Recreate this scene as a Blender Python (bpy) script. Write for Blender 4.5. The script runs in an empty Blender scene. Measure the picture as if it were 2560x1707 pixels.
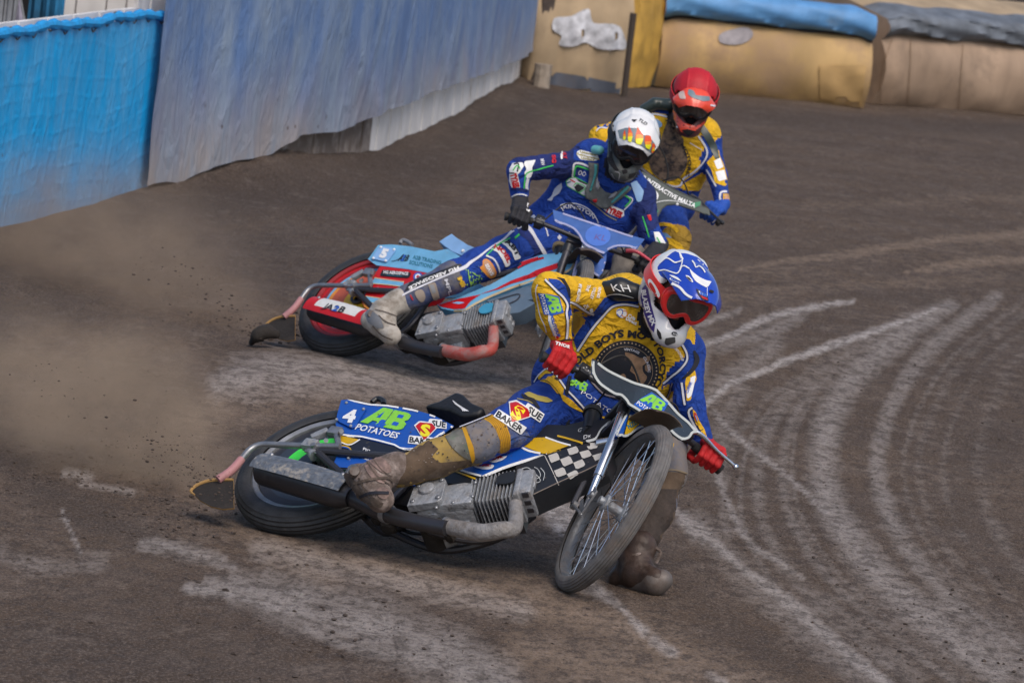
import bpy, bmesh, math, random
import numpy as np
from mathutils import Vector, Matrix
from mathutils.bvhtree import BVHTree
from mathutils.geometry import delaunay_2d_cdt
random.seed(7); RNG = np.random.default_rng(7)
scene = bpy.context.scene
COL = scene.collection

# ------------------------------------------------------------------ camera
FPX = 12000.0; CAMH = 2.67; PITCH = math.radians(6.2); ROLL = math.radians(6.5)
_rt = np.array([1, 0, 0.]); _up = np.array([0, math.sin(PITCH), math.cos(PITCH)])
CZ = np.array([0, -math.cos(PITCH), math.sin(PITCH)])
CX = math.cos(ROLL)*_rt + math.sin(ROLL)*_up
CY = -math.sin(ROLL)*_rt + math.cos(ROLL)*_up
CC = np.array([0, 0, CAMH])
cd = bpy.data.cameras.new("camera"); cam = bpy.data.objects.new("camera", cd); COL.objects.link(cam)
cam.matrix_world = Matrix([[CX[0], CY[0], CZ[0], 0], [CX[1], CY[1], CZ[1], 0], [CX[2], CY[2], CZ[2], CAMH], [0, 0, 0, 1]])
cd.sensor_width = 36; cd.lens = FPX/2560*36; cd.clip_start = .5; cd.clip_end = 4000
cd.dof.use_dof = True; cd.dof.focus_distance = 17.35; cd.dof.aperture_fstop = 10.0
scene.camera = cam

# ------------------------------------------------------------------ light
SUN_EL = math.radians(52); SUN_AZ = math.radians(155)      # azimuth measured from +Y towards +X
w = bpy.data.worlds.new("World"); scene.world = w; w.use_nodes = True
nt = w.node_tree; bg = nt.nodes["Background"]
sky = nt.nodes.new("ShaderNodeTexSky"); sky.sky_type = 'NISHITA'; sky.sun_disc = False
sky.sun_elevation = SUN_EL; sky.sun_rotation = SUN_AZ; sky.air_density = 1.0; sky.dust_density = 3.0
nt.links.new(sky.outputs[0], bg.inputs[0]); bg.inputs[1].default_value = 0.10
sl = bpy.data.lights.new("sun", 'SUN'); sl.energy = 1.15; sl.angle = math.radians(38); sl.color = (1, .90, .78)
sun = bpy.data.objects.new("sun", sl); COL.objects.link(sun)
sd = Vector((math.sin(SUN_AZ)*math.cos(SUN_EL), math.cos(SUN_AZ)*math.cos(SUN_EL), math.sin(SUN_EL)))
sun.rotation_euler = sd.to_track_quat('Z', 'Y').to_euler(); sun.location = (0, 10, 30)
vs = scene.view_settings; vs.view_transform = 'Standard'; vs.look = 'None'; vs.exposure = 0.52; vs.gamma = 1

# ------------------------------------------------------------------ projection helpers
def unp(px, py, d):
    return CC + d*(-CZ + CX*(px-1280)/FPX + CY*(853.5-py)/FPX)
def ray(px, py):
    v = -CZ + CX*(px-1280)/FPX + CY*(853.5-py)/FPX
    return v/np.linalg.norm(v)
def proj(P):
    v = np.asarray(P)-CC; d = -(v@CZ)
    return np.stack([1280+FPX*(v@CX)/d, 853.5-FPX*(v@CY)/d], -1)
def gnd(px, py, z=0.0):
    r = ray(px, py); return CC + r*((z-CC[2])/r[2])
def rot(ax, a):
    ax = np.asarray(ax, float); ax = ax/np.linalg.norm(ax)
    K = np.array([[0, -ax[2], ax[1]], [ax[2], 0, -ax[0]], [-ax[1], ax[0], 0]])
    return np.eye(3)+math.sin(a)*K+(1-math.cos(a))*K@K
class Frame:
    """right-handed frame: columns of R are the axes in world space"""
    def __init__(s, R, O): s.R = np.array(R, float); s.O = np.array(O, float)
    def w(s, P): return np.asarray(P, float)@s.R.T + s.O
    def l(s, P): return (np.asarray(P, float)-s.O)@s.R
    def on(s, p, axis, val):          # photo point -> local point on the plane axis = val
        r = ray(*p); n = s.R[:, axis]; t = (val-(CC-s.O)@n)/(r@n)
        return s.l(CC+t*r)
    def sub(s, R, O): return Frame(s.R@np.array(R), s.w(O))
def camframe(f, u, O):                 # X forward, Z up given in camera axes
    M = np.stack([CX, CY, CZ], 1)
    f = np.array(f, float); f /= np.linalg.norm(f); u = np.array(u, float); u -= f*(u@f); u /= np.linalg.norm(u)
    y = np.cross(u, f); return Frame(M@np.stack([f, y, u], 1), O)
def zf(ox, oy, k): return lambda x, y: (ox+x/k, oy+y/k)
z1 = zf(460, 960, 3.409); z2 = zf(850, 860, 2.8); z3 = zf(1300, 620, 3.267); z4 = zf(1300, 960, 2.904)
z5 = zf(620, 560, 3.459); z6 = zf(1220, 270, 3.647); z7 = zf(1440, 170, 3.337); z8 = zf(0, 0, 1.809)
zb = zf(1280, 0, 1.8375); zk = zf(1560, 580, 7.127); zr = zf(1320, 660, 5.227); zl = zf(1550, 900, 5.226)
zh = zf(1260, 360, 6.03); zi = zf(1400, 260, 6.03); zj = zf(880, 560, 4.9); zg = zf(1000, 1060, 4.9)
zd = lambda x, y: (x*1.0884, y*1.0884)
def T(z, pts): return [z(*p) for p in pts]

# ------------------------------------------------------------------ materials
MATS = {}
def mat(name, col, rough=.6, metal=0., dirt=0., dirtcol=(.095, .07, .055), bump=0., bscale=60., spec=.5, coat=0.,
        var=.08, dscale=9., sheen=0., streak=None, alpha=1., emis=None, weave=0.):
    if name in MATS: return MATS[name]
    m = bpy.data.materials.new(name); m.use_nodes = True; n = m.node_tree; b = n.nodes["Principled BSDF"]
    L = n.links.new
    b.inputs["Roughness"].default_value = rough; b.inputs["Metallic"].default_value = metal
    b.inputs["Specular IOR Level"].default_value = spec; b.inputs["Coat Weight"].default_value = coat
    b.inputs["Sheen Weight"].default_value = sheen; b.inputs["Alpha"].default_value = alpha
    tc = n.nodes.new("ShaderNodeTexCoord"); src = tc.outputs["Object"]
    if streak is not None:
        mp = n.nodes.new("ShaderNodeMapping"); mp.inputs["Scale"].default_value = streak; L(src, mp.inputs[0]); src2 = mp.outputs[0]
    else: src2 = src
    nz = n.nodes.new("ShaderNodeTexNoise"); nz.inputs["Scale"].default_value = dscale*1.7; nz.inputs["Detail"].default_value = 6
    L(src2, nz.inputs["Vector"])
    mr = n.nodes.new("ShaderNodeMapRange"); mr.inputs[1].default_value = .3; mr.inputs[2].default_value = .7
    mr.inputs[3].default_value = 1-var; mr.inputs[4].default_value = 1+var; L(nz.outputs[0], mr.inputs[0])
    vm = n.nodes.new("ShaderNodeVectorMath"); vm.operation = 'SCALE'; vm.inputs[0].default_value = col[:3]; L(mr.outputs[0], vm.inputs["Scale"])
    out = vm.outputs[0]
    if dirt > 0:
        d1 = n.nodes.new("ShaderNodeTexNoise"); d1.inputs["Scale"].default_value = dscale; d1.inputs["Detail"].default_value = 9; d1.inputs["Roughness"].default_value = .68
        L(src, d1.inputs["Vector"])
        r1 = n.nodes.new("ShaderNodeMapRange"); r1.inputs[1].default_value = .72-dirt*.5; r1.inputs[2].default_value = .86-dirt*.45; L(d1.outputs[0], r1.inputs[0])
        sp = n.nodes.new("ShaderNodeTexVoronoi"); sp.inputs["Scale"].default_value = 55; L(src, sp.inputs["Vector"])
        rs = n.nodes.new("ShaderNodeMapRange"); rs.inputs[1].default_value = .22; rs.inputs[2].default_value = .12; rs.inputs[4].default_value = min(1, dirt*1.5); L(sp.outputs["Distance"], rs.inputs[0])
        s3 = n.nodes.new("ShaderNodeTexNoise"); s3.inputs["Scale"].default_value = 14; L(src, s3.inputs["Vector"])
        rm = n.nodes.new("ShaderNodeMapRange"); rm.inputs[1].default_value = .5; rm.inputs[2].default_value = .6; L(s3.outputs[0], rm.inputs[0])
        mm = n.nodes.new("ShaderNodeMath"); mm.operation = 'MULTIPLY'; L(rs.outputs[0], mm.inputs[0]); L(rm.outputs[0], mm.inputs[1])
        mx = n.nodes.new("ShaderNodeMath"); mx.operation = 'MAXIMUM'; L(mm.outputs[0], mx.inputs[0]); L(r1.outputs[0], mx.inputs[1])
        mc = n.nodes.new("ShaderNodeMath"); mc.operation = 'MULTIPLY'; mc.inputs[1].default_value = min(.92, .5+dirt*.5); L(mx.outputs[0], mc.inputs[0])
        mix = n.nodes.new("ShaderNodeMix"); mix.data_type = 'RGBA'; L(mc.outputs[0], mix.inputs[0]); L(out, mix.inputs[6]); mix.inputs[7].default_value = (*dirtcol, 1)
        out = mix.outputs[2]
        rr = n.nodes.new("ShaderNodeMapRange"); rr.inputs[3].default_value = rough; rr.inputs[4].default_value = .9; L(mc.outputs[0], rr.inputs[0]); L(rr.outputs[0], b.inputs["Roughness"])
        if metal > 0:
            rq = n.nodes.new("ShaderNodeMapRange"); rq.inputs[3].default_value = metal; rq.inputs[4].default_value = 0; L(mc.outputs[0], rq.inputs[0]); L(rq.outputs[0], b.inputs["Metallic"])
    L(out, b.inputs["Base Color"])
    if bump > 0:
        bn = n.nodes.new("ShaderNodeTexNoise"); bn.inputs["Scale"].default_value = bscale; bn.inputs["Detail"].default_value = 5; L(src2, bn.inputs["Vector"])
        bp = n.nodes.new("ShaderNodeBump"); bp.inputs["Strength"].default_value = bump; bp.inputs["Distance"].default_value = .01; L(bn.outputs[0], bp.inputs["Height"])
        if "fabric" in name:
            mq = n.nodes.new("ShaderNodeMapping"); mq.inputs["Scale"].default_value = (1, .55, 1.3); mq.inputs["Rotation"].default_value = (.5, .3, .6); L(src, mq.inputs[0])
            f1 = n.nodes.new("ShaderNodeTexNoise"); f1.inputs["Scale"].default_value = 13; f1.inputs["Detail"].default_value = 3.5; f1.inputs["Distortion"].default_value = 1.2; L(mq.outputs[0], f1.inputs["Vector"])
            b2 = n.nodes.new("ShaderNodeBump"); b2.inputs["Strength"].default_value = .9; b2.inputs["Distance"].default_value = .042; L(f1.outputs[0], b2.inputs["Height"]); L(b2.outputs[0], bp.inputs["Normal"])
        L(bp.outputs[0], b.inputs["Normal"])
    m.diffuse_color = (*col[:3], 1); MATS[name] = m; return m

# ------------------------------------------------------------------ objects
def tag(o, label=None, cat=None, group=None, kind=None):
    if label: o["label"] = label
    if cat: o["category"] = cat
    if group: o["group"] = group
    if kind: o["kind"] = kind
    return o
def empty(name, fr, label, cat, group=None):
    o = bpy.data.objects.new(name, None); COL.objects.link(o); o.empty_display_size = .1
    M = Matrix([[*fr.R[i], fr.O[i]] for i in range(3)]+[[0, 0, 0, 1]]); o.matrix_world = M
    o["_f"] = 1; del o["_f"]
    return tag(o, label, cat, group)
FR = {}
def cr(pts, n=8, closed=False):
    """catmull-rom through points (any dimension)"""
    P = np.asarray(pts, float); N = len(P)
    if N < 3 and not closed:
        t = np.linspace(0, 1, n+1)[:, None]; return P[0]*(1-t)+P[1]*t
    out = []
    segs = N if closed else N-1
    for i in range(segs):
        if closed: a, b, c, d = P[(i-1) % N], P[i], P[(i+1) % N], P[(i+2) % N]
        else: a, b, c, d = P[max(i-1, 0)], P[i], P[i+1], P[min(i+2, N-1)]
        for k in range(n):
            t = k/n
            out.append(.5*((2*b)+(-a+c)*t+(2*a-5*b+4*c-d)*t*t+(-a+3*b-3*c+d)*t**3))
    if not closed: out.append(P[-1])
    return np.array(out)
def resample(P, step):
    P = np.asarray(P, float); s = np.r_[0, np.cumsum(np.linalg.norm(np.diff(P, axis=0), axis=1))]
    n = max(1, int(math.ceil(s[-1]/step))); q = np.linspace(0, s[-1], n+1)
    return np.stack([np.interp(q, s, P[:, k]) for k in range(P.shape[1])], 1)

TXT = {}
def text2d(s, bold=.02, shear=0.):
    k = (s, bold, shear)
    if k in TXT: return TXT[k]
    c = bpy.data.curves.new("t", 'FONT'); c.body = s; c.offset = bold; c.shear = shear; c.resolution_u = 2; c.size = 1
    o = bpy.data.objects.new("t", c); COL.objects.link(o)
    dg = bpy.context.evaluated_depsgraph_get(); me = o.evaluated_get(dg).to_mesh()
    V = np.array([v.co[:2] for v in me.vertices]); Fs = [tuple(p.vertices) for p in me.polygons]
    o.evaluated_get(dg).to_mesh_clear(); bpy.data.objects.remove(o); bpy.data.curves.remove(c)
    V = V-np.array([V[:, 0].min(), 0]); h = .70
    V = V/h; TXT[k] = (V, Fs, V[:, 0].max()); return TXT[k]

class PB:
    """part builder; geometry kept in world space (or the given frame) until build()"""
    def __init__(s, fr=None): s.v = []; s.f = []; s.m = []; s.mats = []; s.n = 0; s.fr = fr; s.base = None; s.nb = 0
    def mi(s, m):
        if m not in s.mats: s.mats.append(m)
        return s.mats.index(m)
    def add(s, V, Fs, m, world=False):
        V = np.asarray(V, float).reshape(-1, 3)
        if s.fr is not None and not world: V = s.fr.w(V)
        s.v.append(V); 
        if isinstance(m, (list, np.ndarray)): s.m += list(m)
        else: s.m += [s.mi(m)]*len(Fs)
        s.f += [tuple(int(i)+s.n for i in f) for f in Fs]; s.n += len(V); s.base = None
        return s
    def tube(s, pts, r, m, n=12, sm=0, closed=False, world=False, caps=True, flat=None):
        P = np.asarray(pts, float)
        r = np.asarray(r if np.ndim(r) else [r]*len(P), float)
        if sm:
            Q = np.concatenate([P, r[:, None]], 1); Q = cr(Q, sm, closed); P = Q[:, :3]; r = Q[:, 3]
        N = len(P)
        if closed: Tn = np.roll(P, -1, 0)-np.roll(P, 1, 0)
        else: Tn = np.gradient(P, axis=0)
        Tn /= np.linalg.norm(Tn, axis=1)[:, None]+1e-12
        u = np.cross(Tn[0], [0, 0, 1.]); 
        if np.linalg.norm(u) < .2: u = np.cross(Tn[0], [0, 1., 0])
        u /= np.linalg.norm(u); V = []
        a = np.linspace(0, 2*math.pi, n, endpoint=False)
        fl = flat if flat else (1, 1)
        for i in range(N):
            u = u-Tn[i]*(u@Tn[i]); u /= np.linalg.norm(u); v = np.cross(Tn[i], u)
            V.append(P[i]+r[i]*(np.outer(np.cos(a)*fl[0], u)+np.outer(np.sin(a)*fl[1], v)))
        V = np.concatenate(V); Fs = []
        for i in range(N if closed else N-1):
            j = (i+1) % N
            for k in range(n):
                l = (k+1) % n; Fs.append((i*n+k, i*n+l, j*n+l, j*n+k))
        if caps and not closed: Fs.append(tuple(range(n))[::-1]); Fs.append(tuple((N-1)*n+k for k in range(n)))
        return s.add(V, Fs, m, world)
    def prism(s, poly, fn, m, bev=0.):
        """poly: 2-D points; fn(p, side) -> 3-D point for side 0/1"""
        n = len(poly); V = [fn(p, 0) for p in poly]+[fn(p, 1) for p in poly]
        Fs = [tuple(range(n)), tuple(range(n, 2*n))[::-1]]+[(i, n+i, n+(i+1) % n, (i+1) % n) for i in range(n)]
        return s.add(V, Fs, m)
    def box(s, c, h, m, R=None, taper=None, ch=0.):
        c = np.array(c, float); h = np.array(h, float); ch = min(ch, h.min()*.6)
        V = []; 
        bm = bmesh.new(); bmesh.ops.create_cube(bm, size=2)
        for v in bm.verts: v.co = Vector((v.co.x*h[0], v.co.y*h[1], v.co.z*h[2]))
        if ch > 0: bmesh.ops.bevel(bm, geom=bm.edges[:], offset=ch, segments=2, affect='EDGES', profile=.6)
        bm.verts.index_update(); V = np.array([v.co[:] for v in bm.verts]); Fs = [tuple(v.index for v in f.verts) for f in bm.faces]; bm.free()
        if taper is not None: V = taper(V)
        if R is not None: V = V@np.array(R).T
        return s.add(V+c, Fs, m)
    def lathe(s, prof, c, axis, m, n=32, mats=None, ref=None):
        """prof: list of (radius, along)"""
        axis = np.array(axis, float); axis /= np.linalg.norm(axis)
        u = np.cross(axis, [0, 0, 1.] if ref is None else ref)
        if np.linalg.norm(u) < .1: u = np.cross(axis, [1., 0, 0])
        u /= np.linalg.norm(u); v = np.cross(axis, u); a = np.linspace(0, 2*math.pi, n, endpoint=False)
        V = []; Fs = []; mm = []
        for r, h in prof: V.append(np.array(c)+axis*h+r*(np.outer(np.cos(a), u)+np.outer(np.sin(a), v)))
        for i in range(len(prof)-1):
            for k in range(n):
                l = (k+1) % n; Fs.append((i*n+k, i*n+l, (i+1)*n+l, (i+1)*n+k)); mm.append(s.mi(mats[i]) if mats else s.mi(m))
        return s.add(np.concatenate(V), Fs, mm)
    def ball(s, c, r, m, n=12, R=None):
        r = np.array([r]*3 if np.ndim(r) == 0 else r, float); V = []; Fs = []
        for i in range(n//2+1):
            th = math.pi*i/(n//2)
            for k in range(n):
                ph = 2*math.pi*k/n; V.append((math.sin(th)*math.cos(ph)*r[0], math.sin(th)*math.sin(ph)*r[1], math.cos(th)*r[2]))
        V = np.array(V)
        if R is not None: V = V@np.array(R).T
        for i in range(n//2):
            for k in range(n):
                l = (k+1) % n; Fs.append((i*n+k, (i+1)*n+k, (i+1)*n+l, i*n+l))
        return s.add(V+np.array(c), Fs, m)
    # ---- graphics that lie on the surface
    def _bvh(s):
        if s.base is None:
            V = np.concatenate(s.v); nb = s.nb if s.nb else len(s.f)
            s.base = BVHTree.FromPolygons([tuple(v) for v in V], s.f[:nb]); s.nb = nb
        return s.base
    def decal(s, P2, Fs, m, off=.0015, jump=.05):
        if not s.nb: s.nb = len(s.f)
        if s.base is None: s._bvh()
        base = s.base; V = []; ok = []; dp = []; O = Vector(CC)
        for p in P2:
            r = ray(p[0], p[1]); h = base.ray_cast(O, Vector(r))
            if h[0] is None: V.append((0, 0, 0)); ok.append(False); dp.append(0)
            else:
                nn = h[1]; 
                if nn.dot(Vector(r)) > 0: nn = -nn
                q = np.array(h[0])-r*off*.5+np.array(nn)*off*.8; V.append(q); ok.append(True); dp.append(h[3])
        G = [f for f in Fs if all(ok[i] for i in f) and max(dp[i] for i in f)-min(dp[i] for i in f) < jump]
        if not G: return s
        use = sorted({i for f in G for i in f}); mp = {i: k for k, i in enumerate(use)}
        s._raw([V[i] for i in use], [tuple(mp[i] for i in f) for f in G], m)
        return s
    def _raw(s, V, Fs, m):
        s.v.append(np.asarray(V, float).reshape(-1, 3)); s.m += [s.mi(m)]*len(Fs)
        s.f += [tuple(int(i)+s.n for i in f) for f in Fs]; s.n += len(V)
    def poly(s, pts, m, off=.0015, step=6., sm=0, jump=.05):
        P = cr(pts, sm, True) if sm else np.asarray(pts, float)
        P = resample(np.vstack([P, P[:1]]), step)[:-1]
        n = len(P); x0, y0 = P.min(0); x1, y1 = P.max(0); G = []
        from mathutils.geometry import intersect_point_tri_2d
        xs = np.arange(x0+step/2, x1, step); ys = np.arange(y0+step/2, y1, step)
        if len(xs)*len(ys):
            g = np.stack(np.meshgrid(xs, ys), -1).reshape(-1, 2); ins = inpoly(g, P); g = g[ins]
            if len(g):
                dd = np.sqrt(((g[:, None]-P[None])**2).sum(-1)).min(1); G = g[dd > step*.45]
        V = np.vstack([P, G]) if len(G) else P
        r = delaunay_2d_cdt([Vector(v) for v in V], [(i, (i+1) % n) for i in range(n)], [], 0, 1e-6)
        V2 = np.array([v[:] for v in r[0]]); Fs = r[2]
        c = np.array([V2[list(f)].mean(0) for f in Fs]); k = inpoly(c, P)
        return s.decal(V2, [f for f, q in zip(Fs, k) if q], m, off, jump)
    def stroke(s, pts, w, m, off=.002, step=5., sm=6, closed=False, jump=.05):
        P = cr(pts, sm, closed) if sm else np.asarray(pts, float)
        if closed: P = np.vstack([P, P[:1]])
        P = resample(P, step); d = np.gradient(P, axis=0); d /= np.linalg.norm(d, axis=1)[:, None]+1e-9
        nrm = np.stack([-d[:, 1], d[:, 0]], 1); k = 1 if np.max(w) < 8 else 2
        W = np.asarray(w if np.ndim(w) else [w]*len(P), float)
        if len(W) != len(P): W = np.interp(np.linspace(0, 1, len(P)), np.linspace(0, 1, len(W)), W)
        rows = [P+nrm*(W*(j/(2*k)))[:, None] for j in range(-k, k+1)] if False else [P+nrm*(W*t)[:, None] for t in np.linspace(-.5, .5, k+1)]
        V = np.stack(rows, 1).reshape(-1, 2); q = k+1
        Fs = [(i*q+j, i*q+j+1, (i+1)*q+j+1, (i+1)*q+j) for i in range(len(P)-1) for j in range(k)]
        return s.decal(V, Fs, m, off, jump)
    def text(s, txt, base, h, m, off=.0026, bold=.02, shear=0., up=None, sm=6, flip=False, jump=.05):
        V, Fs, W = text2d(txt, bold, shear); P = cr(base, sm) if len(base) > 2 else np.asarray(base, float)
        P = resample(P, 2.); sl_ = np.r_[0, np.cumsum(np.linalg.norm(np.diff(P, axis=0), axis=1))]
        q = np.clip(V[:, 0]/W, 0, 1)*sl_[-1]; X = np.interp(q, sl_, P[:, 0]); Y = np.interp(q, sl_, P[:, 1])
        d = np.gradient(P, axis=0); dx = np.interp(q, sl_, d[:, 0]); dy = np.interp(q, sl_, d[:, 1]); l = np.hypot(dx, dy)
        if up is None: ux, uy = dy/l, -dx/l
        else: ux, uy = up[0], up[1]
        if flip: ux, uy = -ux, -uy
        return s.decal(np.stack([X+ux*V[:, 1]*h, Y+uy*V[:, 1]*h], 1), Fs, m, off, jump)
    def splat(s, z, x0, x1, y0, y1, n, r0, r1, m, off=.0034):
        for _ in range(n):
            q = z(RNG.uniform(x0, x1), RNG.uniform(y0, y1)); r = r0+(r1-r0)*RNG.random()**2.5; k = RNG.integers(5, 8); e = RNG.uniform(.6, 1.5)
            s.poly([(q[0]+r*e*math.cos(a)*RNG.uniform(.6, 1.3), q[1]+r*math.sin(a)*RNG.uniform(.6, 1.3)) for a in np.linspace(0, 6.28, k, endpoint=False)], m, off=off, step=4)
    def build(s, name, parent=None, pf=None, sharp=35, bevel=0.):
        if not s.v: return None
        V = np.concatenate(s.v); fr = pf
        if fr is not None: V = fr.l(V)
        me = bpy.data.meshes.new(name); me.from_pydata([tuple(v) for v in V], [], s.f); 
        for m in s.mats: me.materials.append(m)
        me.polygons.foreach_set("material_index", s.m); me.polygons.foreach_set("use_smooth", [True]*len(s.f))
        me.update(); me.set_sharp_from_angle(angle=math.radians(sharp))
        o = bpy.data.objects.new(name, me); COL.objects.link(o)
        if parent is not None: o.parent = parent
        if bevel:
            bv = o.modifiers.new("b", 'BEVEL'); bv.width = bevel; bv.segments = 2; bv.limit_method = 'ANGLE'; bv.angle_limit = math.radians(40)
        return o
def inset(P, d):
    P = np.asarray(P, float); a = .5*np.sum(P[:, 0]*np.roll(P[:, 1], -1)-np.roll(P[:, 0], -1)*P[:, 1]); t = np.roll(P, -1, 0)-np.roll(P, 1, 0); t /= np.linalg.norm(t, axis=1)[:, None]+1e-9
    n = np.stack([-t[:, 1], t[:, 0]], 1)*(1 if a > 0 else -1); return P+n*d
def inpoly(g, P):
    g = np.asarray(g, float).reshape(-1, 2)
    x, y = g[:, 0], g[:, 1]; c = np.zeros(len(g), bool); j = len(P)-1
    for i in range(len(P)):
        xi, yi = P[i]; xj, yj = P[j]
        if yi != yj:
            c ^= ((yi > y) != (yj > y)) & (x < (xj-xi)*(y-yi)/(yj-yi)+xi)
        j = i
    return c

# ------------------------------------------------------------------ signed distance modelling (continuous surfaces)
def surfnet(val, lo, h):
    nx, ny, nz = val.shape; ins = val < 0
    c = np.zeros((nx-1, ny-1, nz-1, 3)); cnt = np.zeros((nx-1, ny-1, nz-1))
    sh = lambda A, i, j, k: A[i:nx-1+i, j:ny-1+j, k:nz-1+k]
    for ax in range(3):
        for a in (0, 1):
            for b in (0, 1):
                o0 = [0, 0, 0]; oth = [q for q in range(3) if q != ax]; o0[oth[0]] = a; o0[oth[1]] = b; o1 = list(o0); o1[ax] = 1
                v0, v1 = sh(val, *o0), sh(val, *o1); x = (v0 < 0) != (v1 < 0)
                with np.errstate(all='ignore'): t = np.where(x, v0/(v0-v1), 0)
                for q in range(3): c[..., q] += np.where(x, (t if q == ax else o0[q]), 0)
                cnt += x
    m = cnt > 0; idx = -np.ones(m.shape, int); idx[m] = np.arange(m.sum())
    ijk = np.argwhere(m); V = lo+(ijk+c[m]/cnt[m][:, None])*h; Fs = []
    for ax in range(3):
        oth = [q for q in range(3) if q != ax]
        sl0 = [slice(None)]*3; sl1 = [slice(None)]*3; sl0[ax] = slice(0, -1); sl1[ax] = slice(1, None)
        a, b = ins[tuple(sl0)], ins[tuple(sl1)]
        for sgn, msk in ((0, a & ~b), (1, ~a & b)):
            e = np.argwhere(msk); 
            e = e[(e[:, oth[0]] > 0) & (e[:, oth[1]] > 0) & (e[:, oth[0]] < val.shape[oth[0]]-1) & (e[:, oth[1]] < val.shape[oth[1]]-1)]
            def g(du, dv):
                q = e.copy(); q[:, oth[0]] += du; q[:, oth[1]] += dv; return idx[q[:, 0], q[:, 1], q[:, 2]]
            Q = np.stack([g(-1, -1), g(0, -1), g(0, 0), g(-1, 0)], 1)
            if sgn ^ (ax == 1): Q = Q[:, ::-1]
            Fs.append(Q)
    Fs = np.concatenate(Fs); Fs = Fs[(Fs >= 0).all(1)]
    return V, Fs
def smin(a, b, k):
    if k <= 0: return np.minimum(a, b)
    h = np.clip(.5+.5*(b-a)/k, 0, 1); return b*(1-h)+a*h-k*h*(1-h)
def caps(P, a, b, ra, rb, fold=None):
    a = np.array(a, float); b = np.array(b, float); ab = b-a; L = np.linalg.norm(ab)+1e-9
    t = np.clip(((P-a)@ab)/(L*L), 0, 1); q = P-(a+t[..., None]*ab); d = np.linalg.norm(q, axis=-1)
    r = ra+(rb-ra)*t
    if fold:
        amp, fr_, ph = fold; ax = ab/L; u = np.cross(ax, [.3, .5, .81]); u /= np.linalg.norm(u); v = np.cross(ax, u)
        an = np.arctan2(q@v, q@u); r = r+amp*np.sin(t*L*fr_+1.6*np.sin(an+ph)+.8*np.sin(2*an+2*ph)+ph*3)*(.6+.4*np.sin(an*2+ph))
    return d-r, t
def ellip(P, c, r, R=None):
    q = P-np.array(c)
    if R is not None: q = q@np.array(R)
    r = np.array(r, float); k = np.linalg.norm(q/r, axis=-1); k2 = np.linalg.norm(q/(r*r), axis=-1)+1e-9
    return k*(k-1)/k2
class Body:
    """smooth union of tapered limbs; each primitive carries a material"""
    def __init__(s, k=.03): s.p = []; s.k = k
    def cap(s, a, b, ra, rb, m, fold=None, k=None): s.p.append(('c', np.array(a), np.array(b), ra, rb, m, fold, s.k if k is None else k)); return s
    def ell(s, c, r, m, R=None, k=None): s.p.append(('e', np.array(c), np.array(r, float), R, 0, m, None, s.k if k is None else k)); return s
    def mesh(s, h, pb, post=None):
        lo = np.array([1e9]*3); hi = -lo; bx = []
        for p in s.p:
            if p[0] == 'c': r = max(p[3], p[4])+.02; l = np.minimum(p[1], p[2])-r; u = np.maximum(p[1], p[2])+r
            else: r = p[2].max()+.01; l = p[1]-r; u = p[1]+r
            bx.append((l, u)); lo = np.minimum(lo, l); hi = np.maximum(hi, u)
        lo -= 3*h; hi += 3*h; n = np.ceil((hi-lo)/h).astype(int)+1
        val = np.full(n, 1., np.float32); own = np.full(n, 9., np.float32); ids = np.zeros(n, np.int16)
        for j, (p, (l, u)) in enumerate(zip(s.p, bx)):
            mg = p[7]+4*h; i0 = np.clip(((l-mg-lo)/h).astype(int), 0, n-1); i1 = np.clip(((u+mg-lo)/h).astype(int)+2, 1, n)
            sl_ = tuple(slice(a, b) for a, b in zip(i0, i1))
            g = np.stack(np.meshgrid(*[lo[q]+np.arange(i0[q], i1[q])*h for q in range(3)], indexing='ij'), -1)
            d = caps(g, p[1], p[2], p[3], p[4], p[6])[0] if p[0] == 'c' else ellip(g, p[1], p[2], p[3])
            val[sl_] = smin(val[sl_], d, p[7]); b = d < own[sl_]; own[sl_] = np.where(b, d, own[sl_]); ids[sl_] = np.where(b, j, ids[sl_])
        if post: val = post(val, lo, h, n)
        V, Fs = surfnet(val, lo, h)
        c = V[Fs].mean(1); q = np.clip(np.round((c-lo)/h).astype(int), 0, np.array(n)-1); pid = ids[q[:, 0], q[:, 1], q[:, 2]]
        mi = [pb.mi(s.p[j][5]) for j in pid]
        pb.add(V, [tuple(f) for f in Fs], mi, world=True); return pb
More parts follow.
